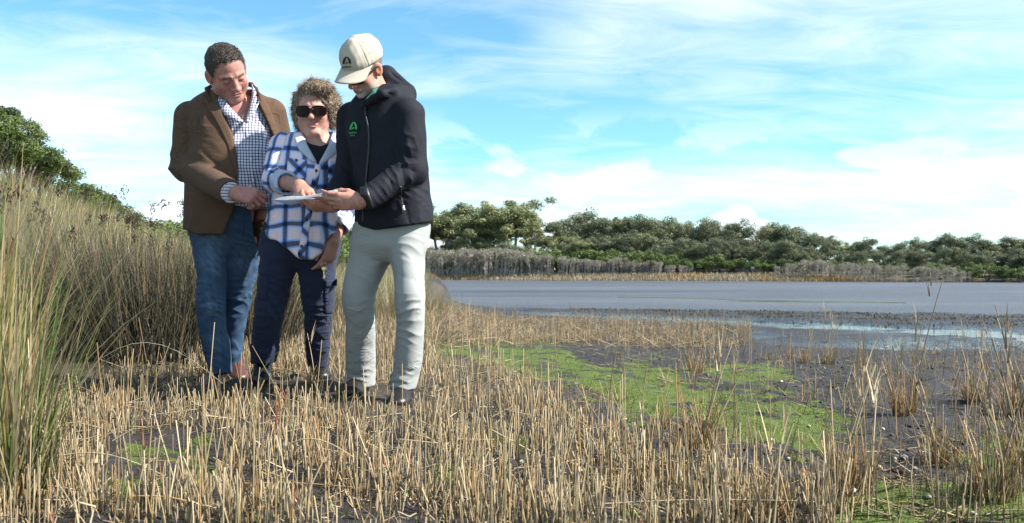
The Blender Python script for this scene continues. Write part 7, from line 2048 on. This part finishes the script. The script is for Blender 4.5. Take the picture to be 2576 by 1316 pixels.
    for y0, x0, x1, dy, a in ((735, 866, 940, 26, 0.008), (760, 940, 870, 14, -0.008), (775, 868, 938, 16, 0.008), (795, 872, 935, 8, -0.006), (700, 955, 880, 40, 0.006), (660, 970, 900, 50, -0.006),
                              (925, 872, 938, 8, 0.008), (938, 940, 876, 8, -0.010), (950, 872, 940, 6, 0.010), (962, 940, 874, 4, -0.009)):
        fl.append((PX(x0, y0, 4.17 if y0 < 850 else 4.33), PX(x1, y0 + dy, 4.17 if y0 < 850 else 4.33), 0.012, a * 0.62))
    for y0, x0, x1, dy, a in ((735, 998, 1066, 22, 0.009), (757, 1066, 1005, 12, -0.009), (775, 1000, 1064, 14, 0.008), (690, 1000, 1066, 26, -0.006), (640, 985, 1060, 30, 0.006), (800, 1064, 1005, 12, -0.006),
                              (920, 994, 1054, 10, 0.008), (934, 1052, 990, 8, -0.010), (948, 988, 1050, 8, 0.010), (962, 1046, 986, 4, -0.008)):
        fl.append((PX(x0, y0, 4.03 if y0 < 850 else 4.10), PX(x1, y0 + dy, 4.03 if y0 < 850 else 4.10), 0.012, a * 0.62))
    def td(P, N):
        m = gauss(P, PX(903, 775, 4.2), 0.15) + gauss(P, PX(1032, 770, 4.05), 0.15) + np.exp(-((P[:, 2] - 0.12) / 0.07) ** 2) + 0.5 * np.exp(-((P[:, 2] - 0.76) / 0.06) ** 2)
        return folds(P, fl) + 0.0045 * np.clip(m, 0, 1) * wrinkle(P, (0.35, 0.2, 1), 0.07, 31, 1.5) + 0.003 * vnoise(P, 0.16, 19, 2)
    to = garment('trousers', tr, *bounds([PX(855, 540, 4.5), PX(1098, 985, 4.5), PX(900, 600, 3.98)], 0.05), 0.0055, M_chino, root, td)
    f0 = lambda x, d, z: np.array([(x - FW / 2) / FOC * d, d, z])
    shoe('shoe', f0(1020, 4.24, 0.0), f0(994, 4.00, 0.0), 0.105, 0.12, M_black_leather, M_sole, root)
    shoe('shoe', f0(910, 4.47, 0.01), f0(876, 4.26, 0.01), 0.105, 0.12, M_black_leather, M_sole, root)
    return root
# ================================================================== things held
def build_paper():
    u = np.linspace(0, 1, 26)[:, None]; v = np.linspace(0, 1, 14)[None]
    near = resample([PX(696, 499, 4.02), PX(738, 495, 3.99), PX(797, 487, 3.95), PX(849, 479, 3.91)], 26)
    far = resample([PX(682, 502, 4.24), PX(726, 512, 4.21), PX(813, 508, 4.16), PX(853, 495, 4.12)], 26)
    G = near[:, None] * (1 - v[..., None]) + far[:, None] * v[..., None]
    G[..., 2] += 0.004 * np.sin(u * 9 + v * 3) - 0.006 * np.sin(np.pi * v)
    V, F = solid_sheet(G.astype(np.float32), 0.0012)
    uv = np.concatenate([np.stack([np.broadcast_to(u, G.shape[:2]), np.broadcast_to(v, G.shape[:2]), np.zeros(G.shape[:2])], -1).reshape(-1, 3)] * 2)
    mt, t, b = material('printed_map')
    q = t.attr('uvw', 'Vector')
    sp = t.new('ShaderNodeSeparateXYZ'); t.put(sp.inputs[0], q)
    n = t.noise(q, 4.0, 5, 0.6)
    c = t.ramp(n, [(0.36, (0.82, 0.85, 0.90)), (0.47, (0.62, 0.72, 0.84)), (0.54, (0.80, 0.84, 0.82)), (0.66, (0.66, 0.66, 0.70))])
    m = t.m('MULTIPLY', t.m('MULTIPLY', t.m('GREATER_THAN', sp.outputs[0], 0.05), t.m('LESS_THAN', sp.outputs[0], 0.95)), t.m('MULTIPLY', t.m('GREATER_THAN', sp.outputs[1], 0.07), t.m('LESS_THAN', sp.outputs[1], 0.93)))
    c = t.mix(m, (0.9, 0.9, 0.92), c)
    t.put(b.inputs['Base Color'], c); b.inputs['Roughness'].default_value = 0.55
    tr = t.new('ShaderNodeBsdfTranslucent'); t.put(tr.inputs[0], c)
    mx = t.new('ShaderNodeMixShader'); mx.inputs[0].default_value = 0.5
    t.l.new(b.outputs[0], mx.inputs[1]); t.l.new(tr.outputs[0], mx.inputs[2]); t.l.new(mx.outputs[0], t.n['Material Output'].inputs[0])
    o = wplace('paper_map', fast_mesh('paper_map', V, F, True, {'uvw': uv}), mt, None)
    tag(o, 'printed paper map held flat between the woman and the capped man', 'map')

def build_key():
    root = empty('key_ring', tuple(PX(815, 668, 4.29)))
    tag(root, 'brass key hanging from a ring in the woman\'s lowered hand', 'keys')
    c = PX(814, 667, 4.29)
    a = np.linspace(0, 2 * np.pi, 20)
    tube_mesh('ring', np.stack([c[0] + 0.012 * np.cos(a), c[1] + 0.004 * np.cos(a), c[2] + 0.012 * np.sin(a)], 1), 0.0012, M_steel, root, 5)
    for dx, ang in ((0.000, 0.06), (0.005, -0.10)):
        M = np.array([[math.cos(ang), 0, -math.sin(ang)], [0, 1, 0], [math.sin(ang), 0, math.cos(ang)]])
        k = c + np.array([dx, -0.003 + dx, -0.010])
        f = s_union([s_ell(k + M @ np.array([0, 0, -0.008]), (0.0105, 0.0022, 0.0105), M.T), s_box(k + M @ np.array([0, 0, -0.036]), (0.0036, 0.0015, 0.024), 0.001, M.T), s_box(k + M @ np.array([0.004, 0, -0.046]), (0.003, 0.0013, 0.008), 0.0008, M.T)], 0.002)
        garment('key', f, *bounds([k + np.array([0, 0, -0.03])], 0.045), 0.0016, M_brass if dx == 0 else M_steel, root, it=0)

# ================================================================== assemble
build_ground()
build_trees()
build_left_bank()
build_stubble()
build_tussocks()
build_man_blazer()
build_woman()
build_man_cap()
build_paper()
build_key()
build_litter()
